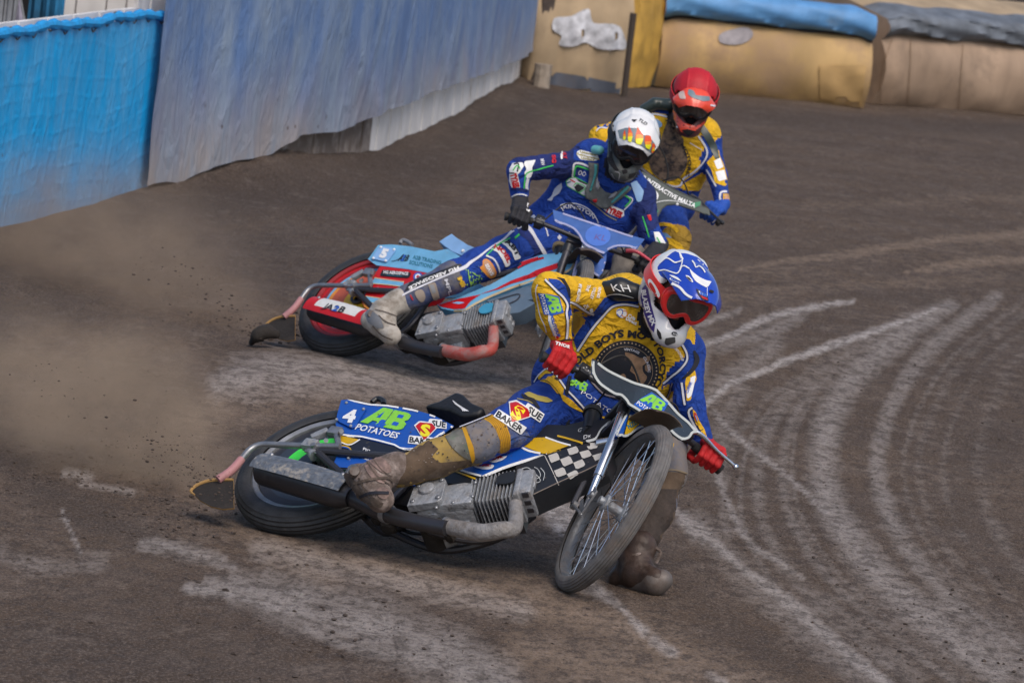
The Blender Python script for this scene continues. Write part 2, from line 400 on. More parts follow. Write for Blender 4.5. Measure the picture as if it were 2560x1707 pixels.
# ================================================================== the place
def struct(o, label=None): o["kind"] = "structure"; return o
def poly_dist(P, L):
    P = P.astype(np.float32); best = np.full(len(P), 1e9, np.float32)
    for a, b in zip(L[:-1], L[1:]):
        ab = b-a; t = np.clip(((P-a)@ab)/(ab@ab+1e-9), 0, 1); q = P-a-t[:, None]*ab; best = np.minimum(best, (q*q).sum(1))
    return np.sqrt(best)
def make_ground():
    v = np.r_[np.arange(3900, 2350, -60), np.arange(2350, 290, -7.5), np.arange(290, 90, -12)]
    u = np.r_[np.arange(-4500, -1560, 90), np.arange(-1560, 1560, 8), np.arange(1560, 4600, 90)]
    D = CAMH*FPX/v; X = D[:, None]*u[None]/FPX; Y = np.repeat(D[:, None], len(u), 1)
    V = np.stack([X, Y, np.zeros_like(X)], -1).reshape(-1, 3); nu = len(u); nv = len(v)
    P = proj(V)
    # light dust streaks left by the wheels, darker ground, shade painted under two bikes, in ground coordinates traced from the track
    A_ = [(2180,700),(2060,780),(1960,860),(1905,960),(1890,1060),(1910,1160),(1990,1290),(2110,1400),(2290,1540)]; B_ = [(2290,680),(2150,790),(2075,880),(2025,1000),(2018,1100),(2066,1230),(2200,1400),(2380,1560)]
    sh = lambda L, dx, dy=0: [(x+dx, y+dy) for x, y in L]
    S = [([(1600,797),(1660,775),(1730,740),(1830,712),(1960,695)],[8,12,13,10,5],.8,0), ([(1612,938),(1650,905),(1690,880),(1800,830),(1900,795),(2040,755),(2150,712)],[12,9,10,12,13,10,5],.85,0),
         ([(1600,745),(1640,728),(1700,712)],8,.45,0), ([(1612,790),(1603,850),(1604,960)],[60,44,30],.42,0), ([(1650,800),(1730,770),(1840,725)],34,.36,0), ([(1640,905),(1690,860),(1780,790)],54,.34,0),
         ([(1700,900),(1660,990),(1655,1080)],50,.26,0), (A_,[40,62,70,72,76,80,84,90,90],.46,0), (sh(A_,-22,6),7,.30,0),(sh(A_,10,0),8,.34,0),(sh(A_,26,-2),5,.34,0), (B_,[30,44,44,40,40,44,50,60,60],.36,0),(sh(B_,12),5,.32,0),(sh(B_,-14),5,.3,0),
         (sh(B_,60,10),10,.16,0),(sh(B_,95,10),24,.14,0),(sh(B_,150,10),12,.12,0),(sh(B_,230,0),34,.12,0), (sh(A_,-92,30),26,.26,0),(sh(A_,-70,20),6,.22,0),(sh(A_,-150,60),30,.24,0),(sh(A_,-190,80),8,.25,0),(sh(A_,-230,90),22,.2,0),
         ([(1222,1100),(1262,1150),(1300,1200),(1340,1250)],[50,70,60,30],.72,0), ([(1230,1130),(1290,1215)],30,.9,0), ([(1420,1000),(1350,1100),(1330,1200),(1345,1290)],60,.6,0), ([(1480,1150),(1440,1260)],60,.4,0),
         ([(1550,1170),(1600,1215),(1640,1240),(1700,1300),(1830,1400),(1960,1510),(2060,1590)],[12,40,20,16,34,28,20],.62,0), ([(1600,1200),(1680,1290),(1800,1400),(1900,1490)],70,.22,0),
         ([(1640,1060),(1670,1150),(1720,1240),(1790,1290),(1850,1330)],[10,12,14,10,4],.5,0), ([(1640,945),(1700,1015),(1770,1065),(1830,1110),(1900,1180)],7,.6,0),
         ([(1350,1340),(1400,1375),(1440,1410),(1480,1455)],[44,24,10,22],.66,0), ([(1500,1470),(1545,1500)],26,.62,0), ([(1630,1550),(1665,1570)],20,.5,0), ([(1300,1290),(1370,1350)],40,.4,0),
         ([(2100,1300),(2230,1400),(2360,1500)],9,.45,0), ([(2060,1240),(2200,1360),(2352,1470)],30,.2,0), ([(1700,1330),(1850,1450),(2000,1570)],60,.26,0), ([(1800,1300),(1950,1420),(2120,1560)],40,.2,0),
         ([(2370,535),(2200,550),(2000,575),(1850,592),(1700,620)],[20,18,16,13,4],.55,1), ([(2370,594),(2230,606),(2080,622)],[16,16,4],.6,1), ([(2370,455),(2100,462),(1850,475)],26,.22,1), ([(2300,640),(2000,650),(1640,690)],24,.24,1), ([(2350,560),(2000,600),(1700,640)],60,.12,1),
         ([(440,1345),(560,1350),(700,1390),(900,1450),(1130,1570)],[20,90,130,140,150],.46,0), ([(680,1250),(1000,1320),(1300,1400),(1500,1480),(1750,1600)],[60,100,110,120,120],.42,1), ([(600,1260),(900,1330),(1200,1400)],60,.34,0),
         ([(1200,1500),(1500,1560),(1700,1620)],120,.5,1), ([(430,1350),(520,1362),(640,1395)],22,.6,0), ([(860,1420),(1000,1500),(1100,1540)],34,.5,0), ([(330,1250),(430,1262),(540,1300)],[30,46,20],.44,0), ([(700,1440),(800,1480),(900,1500)],26,.4,0),
         ([(500,890),(560,870),(640,860),(760,850),(900,860),(1050,870),(1220,880)],[60,110,120,120,110,100,80],.46,0), ([(440,980),(520,930),(640,905),(800,880)],110,.42,1), ([(150,1085),(205,1092)],18,.66,0), ([(190,1110),(300,1130)],14,.4,0), ([(140,1170),(185,1270)],5,.55,0), ([(640,800),(760,850),(900,880)],40,.3,0), ([(0,1270),(100,1300),(230,1290)],50,.22,0),
         ([(640,1230),(850,1300),(1100,1360),(1350,1420),(1600,1520)],[60,80,90,80,70],.6,1), ([(500,1130),(600,1240),(760,1330)],60,.45,1), ([(560,960),(700,920),(900,900),(1150,900)],60,.4,1), ([(430,1120),(520,1180),(640,1240)],70,.35,1),
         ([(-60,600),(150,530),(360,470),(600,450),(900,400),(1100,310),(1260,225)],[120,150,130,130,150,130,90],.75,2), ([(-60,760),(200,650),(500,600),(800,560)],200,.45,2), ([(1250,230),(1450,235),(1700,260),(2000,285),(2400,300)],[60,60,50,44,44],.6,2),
         ([(-40,1030),(60,1090),(200,1180),(420,1270)],[60,110,120,60],.65,2), ([(0,1480),(300,1520),(600,1560)],200,.35,2), ([(640,1235),(850,1262),(1100,1290),(1290,1320)],[20,34,40,30],.6,2), ([(800,840),(1000,850),(1180,880)],[20,24,16],.5,2),  # includes shade under the first and second bikes, painted into the ground colour
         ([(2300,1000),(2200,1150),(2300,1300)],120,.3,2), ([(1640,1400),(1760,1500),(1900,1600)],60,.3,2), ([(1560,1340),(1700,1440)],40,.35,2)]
    C = np.zeros((len(V), 3), np.float32); vis = (P[:, 0] > -400) & (P[:, 0] < 3000) & (P[:, 1] > -100) & (P[:, 1] < 2100)
    Pv = P[vis]
    for pts, wd, a, ch in S:
        L = cr(np.array(pts)*1.0884, 6); W = np.interp(np.linspace(0, 1, len(L)), np.linspace(0, 1, len(np.atleast_1d(wd))), np.atleast_1d(wd))*1.0884*.5
        # use local width by nearest sample
        d = poly_dist(Pv, L)+1.2*np.sin(Pv[:, 0]*.21+Pv[:, 1]*.13)+1.0*np.sin(Pv[:, 0]*.07-Pv[:, 1]*.19+2); j = ((Pv[:, None]-L[None, ::3])**2).sum(-1).argmin(1)*3; wl = W[np.clip(j, 0, len(W)-1)]+2
        e = a*np.clip(1.5-d/wl, 0, 1); sc = e if wl.mean() < 12 else a*np.clip(1.25-d/wl, 0, 1)**.8
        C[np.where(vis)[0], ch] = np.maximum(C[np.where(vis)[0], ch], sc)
    # gentle relief: berm pushed against the fence, ruts and lumps
    k = np.array([[1.1, .35], [2.3, -.8], [.5, 1.4], [3.7, 1.2], [5.1, -2.6]]); z = np.zeros(len(V))
    for i, q in enumerate(k): z += .006/(1+i)*np.sin(V[:, :2]@q*2.2+i*1.7)
    V[:, 2] += np.where(V[:, 1] > 21, z*1.6, z*.35)
    nz_ = np.where((V[:, 1] > 24) & (V[:, 1] < 55) & (np.abs(V[:, 0]) < 5))[0]; dd = poly_dist(V[nz_, :2], fbs); jj = ((V[nz_, None, :2]-fbs[None, ::4])**2).sum(-1).argmin(1)*4; px_ = proj(np.c_[fbs, np.zeros(len(fbs))])[:, 0]
    hh = np.interp(px_, [-200, 150, 370, 550, 720, 800, 960, 1100, 1300], [.02, .02, .05, .12, .20, .12, .03, .05, .10])[jj]; V[nz_, 2] += (hh*(1+.15*np.sin(fS[jj]*2.3)))*np.clip(1-dd/.9, 0, 1)**1.6
    Fs = [(i*nu+j, i*nu+j+1, (i+1)*nu+j+1, (i+1)*nu+j) for i in range(nv-1) for j in range(nu-1)]
    # skirt out to the horizon
    R = 1500.; n0 = len(V); ring = [i for i in range(nu)]+[i*nu+nu-1 for i in range(1, nv)]+[(nv-1)*nu+j for j in range(nu-2, -1, -1)]+[i*nu for i in range(nv-2, 0, -1)]
    c0 = np.array([0, 40.]); ex = []
    for i in ring:
        d = V[i, :2]-c0; d = d/np.linalg.norm(d); ex.append((c0[0]+d[0]*R, c0[1]+d[1]*R, -.02))
    V = np.vstack([V, ex]); m = len(ring)
    Fs += [(ring[i], n0+i, n0+(i+1) % m, ring[(i+1) % m]) for i in range(m)]
    me = bpy.data.meshes.new("ground"); me.from_pydata(V.tolist(), [], Fs); me.polygons.foreach_set("use_smooth", [True]*len(Fs))
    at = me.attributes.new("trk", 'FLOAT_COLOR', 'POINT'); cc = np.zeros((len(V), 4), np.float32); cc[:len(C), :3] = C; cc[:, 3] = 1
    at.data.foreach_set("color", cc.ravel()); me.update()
    o = bpy.data.objects.new("ground", me); COL.objects.link(o); o["kind"] = "structure"; o["label"] = "brown shale speedway track with pale wheel streaks"
    m = bpy.data.materials.new("shale"); m.use_nodes = True; n = m.node_tree; b = n.nodes["Principled BSDF"]; L = n.links.new
    N = n.nodes.new
    tc = N("ShaderNodeTexCoord"); src = tc.outputs["Object"]
    def noise(sc, det=6, r=.6, vec=None, st=(1, 1, 1), rz=0):
        mp = N("ShaderNodeMapping"); mp.inputs["Scale"].default_value = st; mp.inputs["Rotation"].default_value = (0, 0, rz); L(src, mp.inputs[0])
        q = N("ShaderNodeTexNoise"); q.inputs["Scale"].default_value = sc; q.inputs["Detail"].default_value = det; q.inputs["Roughness"].default_value = r; L(mp.outputs[0], q.inputs["Vector"]); return q.outputs[0]
    def rng(s, a, bq, c=0., d=1.):
        q = N("ShaderNodeMapRange"); q.inputs[1].default_value = a; q.inputs[2].default_value = bq; q.inputs[3].default_value = c; q.inputs[4].default_value = d; L(s, q.inputs[0]); return q.outputs[0]
    def mth(op, a, bq):
        q = N("ShaderNodeMath"); q.operation = op
        for i, x in enumerate((a, bq)):
            if hasattr(x, 'links'): L(x, q.inputs[i])
            else: q.inputs[i].default_value = x
        return q.outputs[0]
    def mix(f, a, bq):
        q = N("ShaderNodeMix"); q.data_type = 'RGBA'; L(f, q.inputs[0])
        for i, x in ((6, a), (7, bq)):
            if hasattr(x, 'links'): L(x, q.inputs[i])
            else: q.inputs[i].default_value = (*x, 1)
        return q.outputs[2]
    big = noise(.55, 5, .6); mid = noise(3.2, 6, .6, st=(1, .5, 1), rz=.5); fine = noise(40, 4, .85, st=(1, .45, 1)); grit = noise(95, 3, .9, st=(1, .5, 1))
    A = N("ShaderNodeAttribute"); A.attribute_name = "trk"; sp = N("ShaderNodeSeparateColor"); L(A.outputs["Color"], sp.inputs[0])
    col = mix(rng(big, .35, .65), (.076, .050, .034), (.126, .085, .057))
    col = mix(rng(mid, .42, .68, 0, .55), col, (.15, .115, .096))
    fr = rng(fine, .40, .60)
    brk = mth('ADD', mth('MULTIPLY', fr, .45), mth('MULTIPLY', rng(noise(9, 6, .7, st=(1, .5, 1)), .42, .58), .6))
    n9 = rng(noise(7, 7, .72, st=(1, .5, 1)), .38, .62); n9b = mth('MULTIPLY', mth('SUBTRACT', mth('ADD', mth('MULTIPLY', n9, .8), mth('MULTIPLY', fr, .2)), .5), .24)
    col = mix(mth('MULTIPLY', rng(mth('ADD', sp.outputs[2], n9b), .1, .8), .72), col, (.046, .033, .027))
    wm = mth('MULTIPLY', rng(mth('ADD', sp.outputs[0], n9b), .04, 1.0), 1.0); tm = mth('MULTIPLY', rng(mth('ADD', sp.outputs[1], n9b), .05, .72), .85)
    col = mix(tm, col, (.29, .21, .15)); col = mix(wm, col, (.52, .475, .45))
    m2 = noise(14, 5, .7, st=(1, .5, 1)); dk = rng(fine, .36, .52, 1, 0); col = mix(mth('MULTIPLY', dk, .60), col, (.032, .025, .023))
    col = mix(mth('MULTIPLY', rng(m2, .42, .50, 1, 0), .50), col, (.045, .034, .030))
    lt = rng(grit, .50, .62); col = mix(mth('MULTIPLY', lt, .42), col, (.30, .245, .21))
    vo = N("ShaderNodeTexVoronoi"); vo.inputs["Scale"].default_value = 22; L(src, vo.inputs["Vector"])
    sm_ = mth('MULTIPLY', rng(vo.outputs["Distance"], .2, .12), rng(noise(2.1, 4), .5, .62)); col = mix(mth('MULTIPLY', sm_, .7), col, (.03, .024, .022))
    L(col, b.inputs["Base Color"]); b.inputs["Roughness"].default_value = .93; b.inputs["Specular IOR Level"].default_value = .22
    bp = N("ShaderNodeBump"); bp.inputs["Strength"].default_value = 1.0; bp.inputs["Distance"].default_value = .02
    L(mth('ADD', mth('ADD', fine, mth('MULTIPLY', m2, 1.3)), mth('MULTIPLY', mid, 1.6)), bp.inputs["Height"]); L(bp.outputs[0], b.inputs["Normal"])
    me.materials.append(m); return o

# loose lumps of shale
def clods():
    pb = PB(); m = mat("clod", (.07, .052, .043), .95, bump=.3, var=.3, dscale=40)
    rg = np.random.default_rng(3)
    zones = [((0, 1250), (1100, 1700), 240, .002, .010), ((1100, 1500), (2560, 1700), 200, .002, .008), ((560, 880), (760, 960), 110, .003, .009), ((0, 1110), (560, 1340), 520, .002, .008), ((1050, 1330), (1350, 1420), 120, .002, .007),
             ((0, 900), (700, 1250), 120, .003, .010), ((1700, 900), (2560, 1500), 260, .002, .007), ((1150, 1330), (1500, 1420), 60, .003, .009), ((640, 780), (760, 860), 50, .006, .02)]
    t = (1+5**.5)/2; ico = np.array([(-1,t,0),(1,t,0),(-1,-t,0),(1,-t,0),(0,-1,t),(0,1,t),(0,-1,-t),(0,1,-t),(t,0,-1),(t,0,1),(-t,0,-1),(-t,0,1)])/1.9
    fi = [(0,11,5),(0,5,1),(0,1,7),(0,7,10),(0,10,11),(1,5,9),(5,11,4),(11,10,2),(10,7,6),(7,1,8),(3,9,4),(3,4,2),(3,2,6),(3,6,8),(3,8,9),(4,9,5),(2,4,11),(6,2,10),(8,6,7),(9,8,1)]
    for a, b, n, r0, r1 in zones:
        for _ in range(n):
            p = gnd(rg.uniform(a[0], b[0]), rg.uniform(a[1], b[1])); r = r0+(r1-r0)*rg.random()**3
            V = ico*(1+.35*rg.standard_normal((12, 1)).clip(-1, 1))*r*np.array([1.3, 1.6, .7]); pb.add(V+p+np.array([0, 0, r*.25]), fi, m)
    o = pb.build("dirt_clods"); tag(o, "small dark lumps of loose shale scattered over the track", "dirt", kind="stuff")
clods()

# ------------------------------------------------------------------ fence on the left
fb_px = T(z8, [(-900, 1190), (0, 1035), (650, 852), (1100, 806), (1400, 770), (1640, 727), (1830, 648), (2060, 545), (2352, 385), (2420, 345)])
fb = np.array([gnd(*p)[:2] for p in fb_px]); fb[0] = fb[1]+(fb[1]-fb[2])*1.6
fbs = resample(cr(fb, 8), .12); fS = np.r_[0, np.cumsum(np.linalg.norm(np.diff(fbs, axis=0), axis=1))]
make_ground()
def fhit(px, py):
    r = ray(px, py); best = None
    for i in range(len(fbs)-1):
        a, b = fbs[i], fbs[i+1]; e = b-a; M = np.array([[r[0], -e[0]], [r[1], -e[1]]])
        try: t, q = np.linalg.solve(M, a-CC[:2])
        except Exception: continue
        if -.001 <= q <= 1.001 and t > 0 and (best is None or t < best[0]): best = (t, fS[i]+q*(fS[i+1]-fS[i]), CC[2]+r[2]*t)
    return (best[1], best[2]) if best else None
def fpos(s, z, off=0.):
    s = np.asarray(s, float); x = np.interp(s, fS, fbs[:, 0]); y = np.interp(s, fS, fbs[:, 1])
    x2 = np.interp(s+.05, fS, fbs[:, 0])-np.interp(s-.05, fS, fbs[:, 0]); y2 = np.interp(s+.05, fS, fbs[:, 1])-np.interp(s-.05, fS, fbs[:, 1]); l = np.hypot(x2, y2)+1e-9
    return np.stack([x+y2/l*off, y-x2/l*off, np.broadcast_to(z, s.shape)], -1)
top_z = fhit(*z8(20, 125))[1]; sm_px = fhit(*z8(664, 500))[0]
white_board = mat("white_board", (.72, .70, .69), .75, dirt=.22, dirtcol=(.16, .12, .10), bump=.15, bscale=20, dscale=2.2, var=.12)
muddy_board = mat("muddy_board", (.30, .26, .235), .85, dirt=.72, dirtcol=(.11, .083, .068), bump=.4, dscale=3.5, var=.2)
brown_board = mat("brown_board", (.115, .083, .065), .95, bump=.5, bscale=25, var=.25, dscale=3)
s_mud0 = fhit(*z8(1290, 760))[0]; s_mud1 = fhit(*z8(1660, 690))[0]
pb = PB(); s = .0; i = 0; rg = np.random.default_rng(5); s_end = fS[-1]-.05
while s < s_end:
    wd = .30+.12*rg.random(); e = min(s+wd, s_end); hgt = top_z+(.02 if s < sm_px-.6 else .30)
    m = white_board if s > s_mud1 else (muddy_board if s > s_mud0-.6 else (brown_board if s > sm_px+.4 else white_board))
    A = fpos(np.array([s+.012, e-.012]), 0, -.02+.008*(i % 2)); B = fpos(np.array([s+.012, e-.012]), 0, -.05)
    V = []; zb0 = -.05
    for z in (zb0, .4, .8, hgt):
        for p in (A[0], A[1], B[1], B[0]): V.append((p[0], p[1], z))
    Fs = []
    for k in range(3):
        for j in range(4): Fs.append((k*4+j, k*4+(j+1) % 4, (k+1)*4+(j+1) % 4, (k+1)*4+j))
    Fs += [(12, 13, 14, 15), (3, 2, 1, 0)]; pb.add(V, Fs, m); s = e; i += 1
o = pb.build("board_fence"); tag(o, "white wooden safety fence curving round the bend, bottom boards muddy", "fence")

def net_mat(name, top, low, zt, zl, alpha, blotch):
    m = bpy.data.materials.new(name); m.use_nodes = True; n = m.node_tree; b = n.nodes["Principled BSDF"]; L = n.links.new; N = n.nodes.new
    tc = N("ShaderNodeTexCoord"); sx = N("ShaderNodeSeparateXYZ"); L(tc.outputs["Object"], sx.inputs[0])
    nz = N("ShaderNodeTexNoise"); nz.inputs["Scale"].default_value = 1.3; nz.inputs["Detail"].default_value = 8; L(tc.outputs["Object"], nz.inputs["Vector"])
    ad = N("ShaderNodeMath"); ad.operation = 'MULTIPLY_ADD'; L(nz.outputs[0], ad.inputs[0]); ad.inputs[1].default_value = .9; 
    su = N("ShaderNodeMath"); su.operation = 'SUBTRACT'; L(sx.outputs[2], su.inputs[0]); su.inputs[1].default_value = .45; L(su.outputs[0], ad.inputs[2])
    mr = N("ShaderNodeMapRange"); mr.interpolation_type = 'SMOOTHSTEP'; mr.inputs[1].default_value = zl; mr.inputs[2].default_value = zt; L(ad.outputs[0], mr.inputs[0])
    mp = N("ShaderNodeMapping"); mp.inputs["Scale"].default_value = (1.5, 1.5, .7); L(tc.outputs["Object"], mp.inputs[0])
    n2 = N("ShaderNodeTexNoise"); n2.inputs["Scale"].default_value = 2.0; n2.inputs["Detail"].default_value = 7; n2.inputs["Roughness"].default_value = .65; L(mp.outputs[0], n2.inputs["Vector"])
    m1 = N("ShaderNodeMix"); m1.data_type = 'RGBA'; L(mr.outputs[0], m1.inputs[0]); m1.inputs[6].default_value = (*low, 1); m1.inputs[7].default_value = (*top, 1)
    r2 = N("ShaderNodeMapRange"); r2.inputs[1].default_value = .42; r2.inputs[2].default_value = .72; r2.inputs[4].default_value = .85; L(n2.outputs[0], r2.inputs[0])
    m2 = N("ShaderNodeMix"); m2.data_type = 'RGBA'; L(r2.outputs[0], m2.inputs[0]); L(m1.outputs[2], m2.inputs[6]); m2.inputs[7].default_value = (*blotch, 1)
    vo = N("ShaderNodeTexVoronoi"); vo.inputs["Scale"].default_value = 9; L(tc.outputs["Object"], vo.inputs["Vector"])
    r3 = N("ShaderNodeMapRange"); r3.inputs[1].default_value = .16; r3.inputs[2].default_value = .07; L(vo.outputs["Distance"], r3.inputs[0])
    n3 = N("ShaderNodeTexNoise"); n3.inputs["Scale"].default_value = 3; L(tc.outputs["Object"], n3.inputs["Vector"])
    r4 = N("ShaderNodeMapRange"); r4.inputs[1].default_value = .5; r4.inputs[2].default_value = .6; L(n3.outputs[0], r4.inputs[0])
    r5 = N("ShaderNodeMapRange"); r5.inputs[1].default_value = .75; r5.inputs[2].default_value = .3; L(sx.outputs[2], r5.inputs[0])
    q1 = N("ShaderNodeMath"); q1.operation = 'MULTIPLY'; L(r3.outputs[0], q1.inputs[0]); L(r4.outputs[0], q1.inputs[1])
    q2 = N("ShaderNodeMath"); q2.operation = 'MULTIPLY'; L(q1.outputs[0], q2.inputs[0]); L(r5.outputs[0], q2.inputs[1])
    m3 = N("ShaderNodeMix"); m3.data_type = 'RGBA'; L(q2.outputs[0], m3.inputs[0]); L(m2.outputs[2], m3.inputs[6]); m3.inputs[7].default_value = (.09, .06, .05, 1)
    L(m3.outputs[2], b.inputs["Base Color"]); b.inputs["Roughness"].default_value = .75; b.inputs["Specular IOR Level"].default_value = .25; b.inputs["Alpha"].default_value = alpha
    wv = N("ShaderNodeTexNoise"); wv.inputs["Scale"].default_value = 90; L(tc.outputs["Object"], wv.inputs["Vector"]); bp = N("ShaderNodeBump"); bp.inputs["Strength"].default_value = .25; bp.inputs["Distance"].default_value = .004; L(wv.outputs[0], bp.inputs["Height"]); w2 = N("ShaderNodeTexNoise"); w2.inputs["Scale"].default_value = 5; w2.inputs["Detail"].default_value = 4; w2.inputs["Distortion"].default_value = 1.5; L(mp.outputs[0], w2.inputs["Vector"]); b3 = N("ShaderNodeBump"); b3.inputs["Strength"].default_value = .42; b3.inputs["Distance"].default_value = .06; L(w2.outputs[0], b3.inputs["Height"]); L(b3.outputs[0], bp.inputs["Normal"]); L(bp.outputs[0], b.inputs["Normal"])
    return m
def net(name, s0, s1, zbot, ztop, folds, m, ds=.035, nr=34):
    S = np.arange(s0, s1, ds); V = []; n = len(S)
    for r in range(nr+1):
        t = r/nr; z = zbot(S)+(ztop(S)-zbot(S))*t; o = folds(S, z, t); V.append(fpos(S, z, o))
    V = np.concatenate(V); Fs = [(r*n+i, r*n+i+1, (r+1)*n+i+1, (r+1)*n+i) for r in range(nr) for i in range(n-1)]
    pb = PB(); pb.add(V, Fs, m); return pb
# near panel, bright, taut between the rope and the ground
def folds1(S, z, t):
    sag = .10*np.abs(np.sin(S*.9+.4))+.02*np.sin(S*3.1); k = (z+sag+.012*np.sin(S*5+z*9))/.105
    return .07+.0026*np.exp(-(((k % 1)-.5)/.07)**2)*(.5+.5*np.sin(S*2.7+np.floor(k)*2.1)**2)+.012*np.sin(S*2.9+1)*np.sin(t*3.1)+.02*np.exp(-((S-5.1)/.06)**2)
m1 = net_mat("cyan_netting", (.003, .40, .88), (.16, .33, .56), .52, -.12, .92, (.14, .42, .72))
pb = net("debris_netting", .3, sm_px, lambda S: .0+.012*np.sin(S*3)+.004*np.sin(S*11), lambda S: top_z-.03+0*S, folds1, m1, nr=100)
S = np.arange(.3, sm_px, .02); wob = .007*np.sin(S*7)+.008*np.sin(S*3.1)
ropem = mat("cyan_hem", (.012, .30, .70), .7, var=.2, dscale=20)
P = fpos(S, top_z-.01+wob, .075); pb.tube(P, .030+.006*np.sin(S*21), ropem, 8)
cordm = mat("cord", (.10, .09, .08), .8)
W_ = []
for i, ss in enumerate(S):
    a = ss*16; c = fpos(ss, top_z-.01+.012*math.sin(ss*7)+.01*math.sin(ss*3.1), .075); W_.append(c+np.array([0, -math.cos(a)*.035, math.sin(a)*.035-.012]))
pb.tube(W_, .004, cordm, 5)
o = pb.build("debris_netting"); tag(o, "bright cyan netting laced to a rope over the fence at the left", "netting")
# far panel, faded, loosely draped
bot_px = T(z8, [(668, 812), (720, 815), (800, 778), (900, 745), (1010, 720), (1170, 692), (1300, 605), (1470, 590), (1560, 552), (1700, 488), (1830, 440), (1930, 402), (2060, 350), (2200, 315), (2290, 268), (2352, 228), (2400, 200)])
bh = [fhit(*p) for p in bot_px]; bh = [b for b in bh if b]; bs = np.array([b[0] for b in bh]); bz = np.array([b[1] for b in bh])
def folds2(S, z, t):
    f = .030*np.sin(S*1.3+1.3*np.sin(S*.7)+2.1*t)+.014*np.sin(S*4.3+2.6*np.sin(S*.9)-3.5*t)+.006*np.sin(S*11+3*np.sin(S*2.1)+6*t)
    g = .035*np.maximum(0, np.sin(S*2.2+1.6*np.sin(S*.61)+2.7*t))**14+.025*np.maximum(0, np.sin(S*3.7+2.1*np.sin(S*.43)-3.1*t+1))**18
    return .11+(f*.7+g*.45)*(.5+.5*(1-t))
m2 = net_mat("faded_netting", (.125, .22, .44), (.36, .33, .33), 1.05, .0, .92, (.28, .36, .47))
pb = net("debris_netting", sm_px-.30, min(bs[-1], fS[-1]-.1), lambda S: np.maximum(np.interp(S, bs, bz), 0)+.003*np.sin(S*4), lambda S: top_z+.28+0*S, folds2, m2, nr=46)
S = np.arange(sm_px, fS[-1]-.1, .05); pb.tube(fpos(S, top_z+.28, .11), .028, mat("faded_hem", (.10, .18, .40), .8, var=.2), 8)
o = pb.build("debris_netting"); tag(o, "faded blue grey tarpaulin netting draped in folds along the fence", "netting")

# ------------------------------------------------------------------ behind the fence, top left
white_wall = mat("painted_wall", (.60, .58, .56), .8, bump=.1, var=.15, dscale=3); dark = mat("dark_void", (.006, .006, .007), .9); greym = mat("grey_post", (.22, .23, .25), .6, var=.3, dscale=6)
tarp = mat("blue_tarp", (.01, .13, .27), .7, var=.5, dscale=3, bump=.3, bscale=6)
def board(x0, x1, D, m, pb, z1=1.55, th=.04, ybase=0.):
    a = unp(x0, 30, D); b = unp(x1, 30, D); a[2] = b[2] = 0; n = np.array([-(b-a)[1], (b-a)[0], 0]); n /= np.linalg.norm(n)
    V = []
    for z in (0, z1):
        for p in (a, b, b+n*th, a+n*th): V.append((p[0], p[1], z))
    pb.add(V, [(0, 1, 5, 4), (1, 2, 6, 5), (2, 3, 7, 6), (3, 0, 4, 7), (4, 5, 6, 7), (3, 2, 1, 0)], m)
pb = PB()
for a, b in ((158, 186), (190, 262), (266, 312), (316, 380), (384, 450), (454, 520)): board(a, b, 36.5, white_wall, pb, 1.9, .05)
tag(pb.build("stadium_wall"), "white painted board wall standing behind the cyan netting", "wall")
pb = PB()
for k in range(12): board(70+k*7.4, 77.4+k*7.4, 30.2+.05*math.sin(k*1.9), tarp, pb, 1.8, .03)
tag(pb.build("tarpaulin"), "dark blue tarpaulin hanging between post and white wall", "tarpaulin")
pb = PB(); board(-60, 95, 31.2, dark, pb, 2.2, .06); tag(pb.build("shed"), "black open shed behind the fence in the top left corner", "shed")
for a, b, lb in ((-6, 7, "pale metal post at the left edge behind the fence"), (17, 30, "grey metal post second from the left edge behind the fence")):
    pb = PB(); p = unp((a+b)/2, 30, 30.0); pb.tube([(p[0], p[1], 0), (p[0], p[1], 1.9)], .018, greym, 10); pb.tube([(p[0]+.03, p[1], 0), (p[0]+.03, p[1], 1.7)], .008, greym, 8)
    tag(pb.build("post"), lb, "post", "metal posts behind the fence")
pb = PB(); pA = unp(48, -20, 30.1); pB = unp(34, 70, 30.1); pC = unp(64, 70, 30.1)
flagm = mat("grey_cloth", (.30, .28, .36), .8, var=.2, bump=.3)
pb.add([pA, pB, (pB+pC)/2+np.array([0, -.03, 0]), pC, pA+np.array([0, .02, 0]), pB+np.array([0, .02, 0]), (pB+pC)/2+np.array([0, -.01, 0]), pC+np.array([0, .02, 0])], [(0, 1, 2), (0, 2, 3), (4, 6, 5), (4, 7, 6), (1, 5, 6, 2), (2, 6, 7, 3), (0, 4, 5, 1), (3, 7, 4, 0)], flagm)
pb.tube([pA, pB], .008, greym, 6); pb.tube([pA, pC], .008, greym, 6)
tag(pb.build("banner"), "grey triangular cloth propped against the shed behind the fence", "cloth")

# ------------------------------------------------------------------ inflatable barriers on the far bend
tan = mat("tan_cover", (.40, .30, .19), .8, dirt=.35, dirtcol=(.20, .145, .10), bump=.35, bscale=5, var=.22, dscale=1.6)
gold = mat("golden_cover", (.52, .345, .15), .75, dirt=.58, dirtcol=(.36, .24, .15), bump=.35, bscale=5, var=.25, dscale=1.3, streak=(1, 1, .3))
goldb = mat("bright_golden_cover", (.50, .30, .06), .7, dirt=.2, dirtcol=(.12, .09, .06), bump=.6, bscale=6, var=.3, dscale=2.5)
pinkt = mat("dusty_cover", (.36, .26, .185), .8, dirt=.4, dirtcol=(.21, .155, .115), bump=.3, bscale=5, var=.25, dscale=1.8, streak=(1, 1, .3))
bluer = mat("blue_roll", (.10, .28, .56), .6, dirt=.30, dirtcol=(.20, .27, .35), bump=.3, bscale=5, var=.2, dscale=2.5)
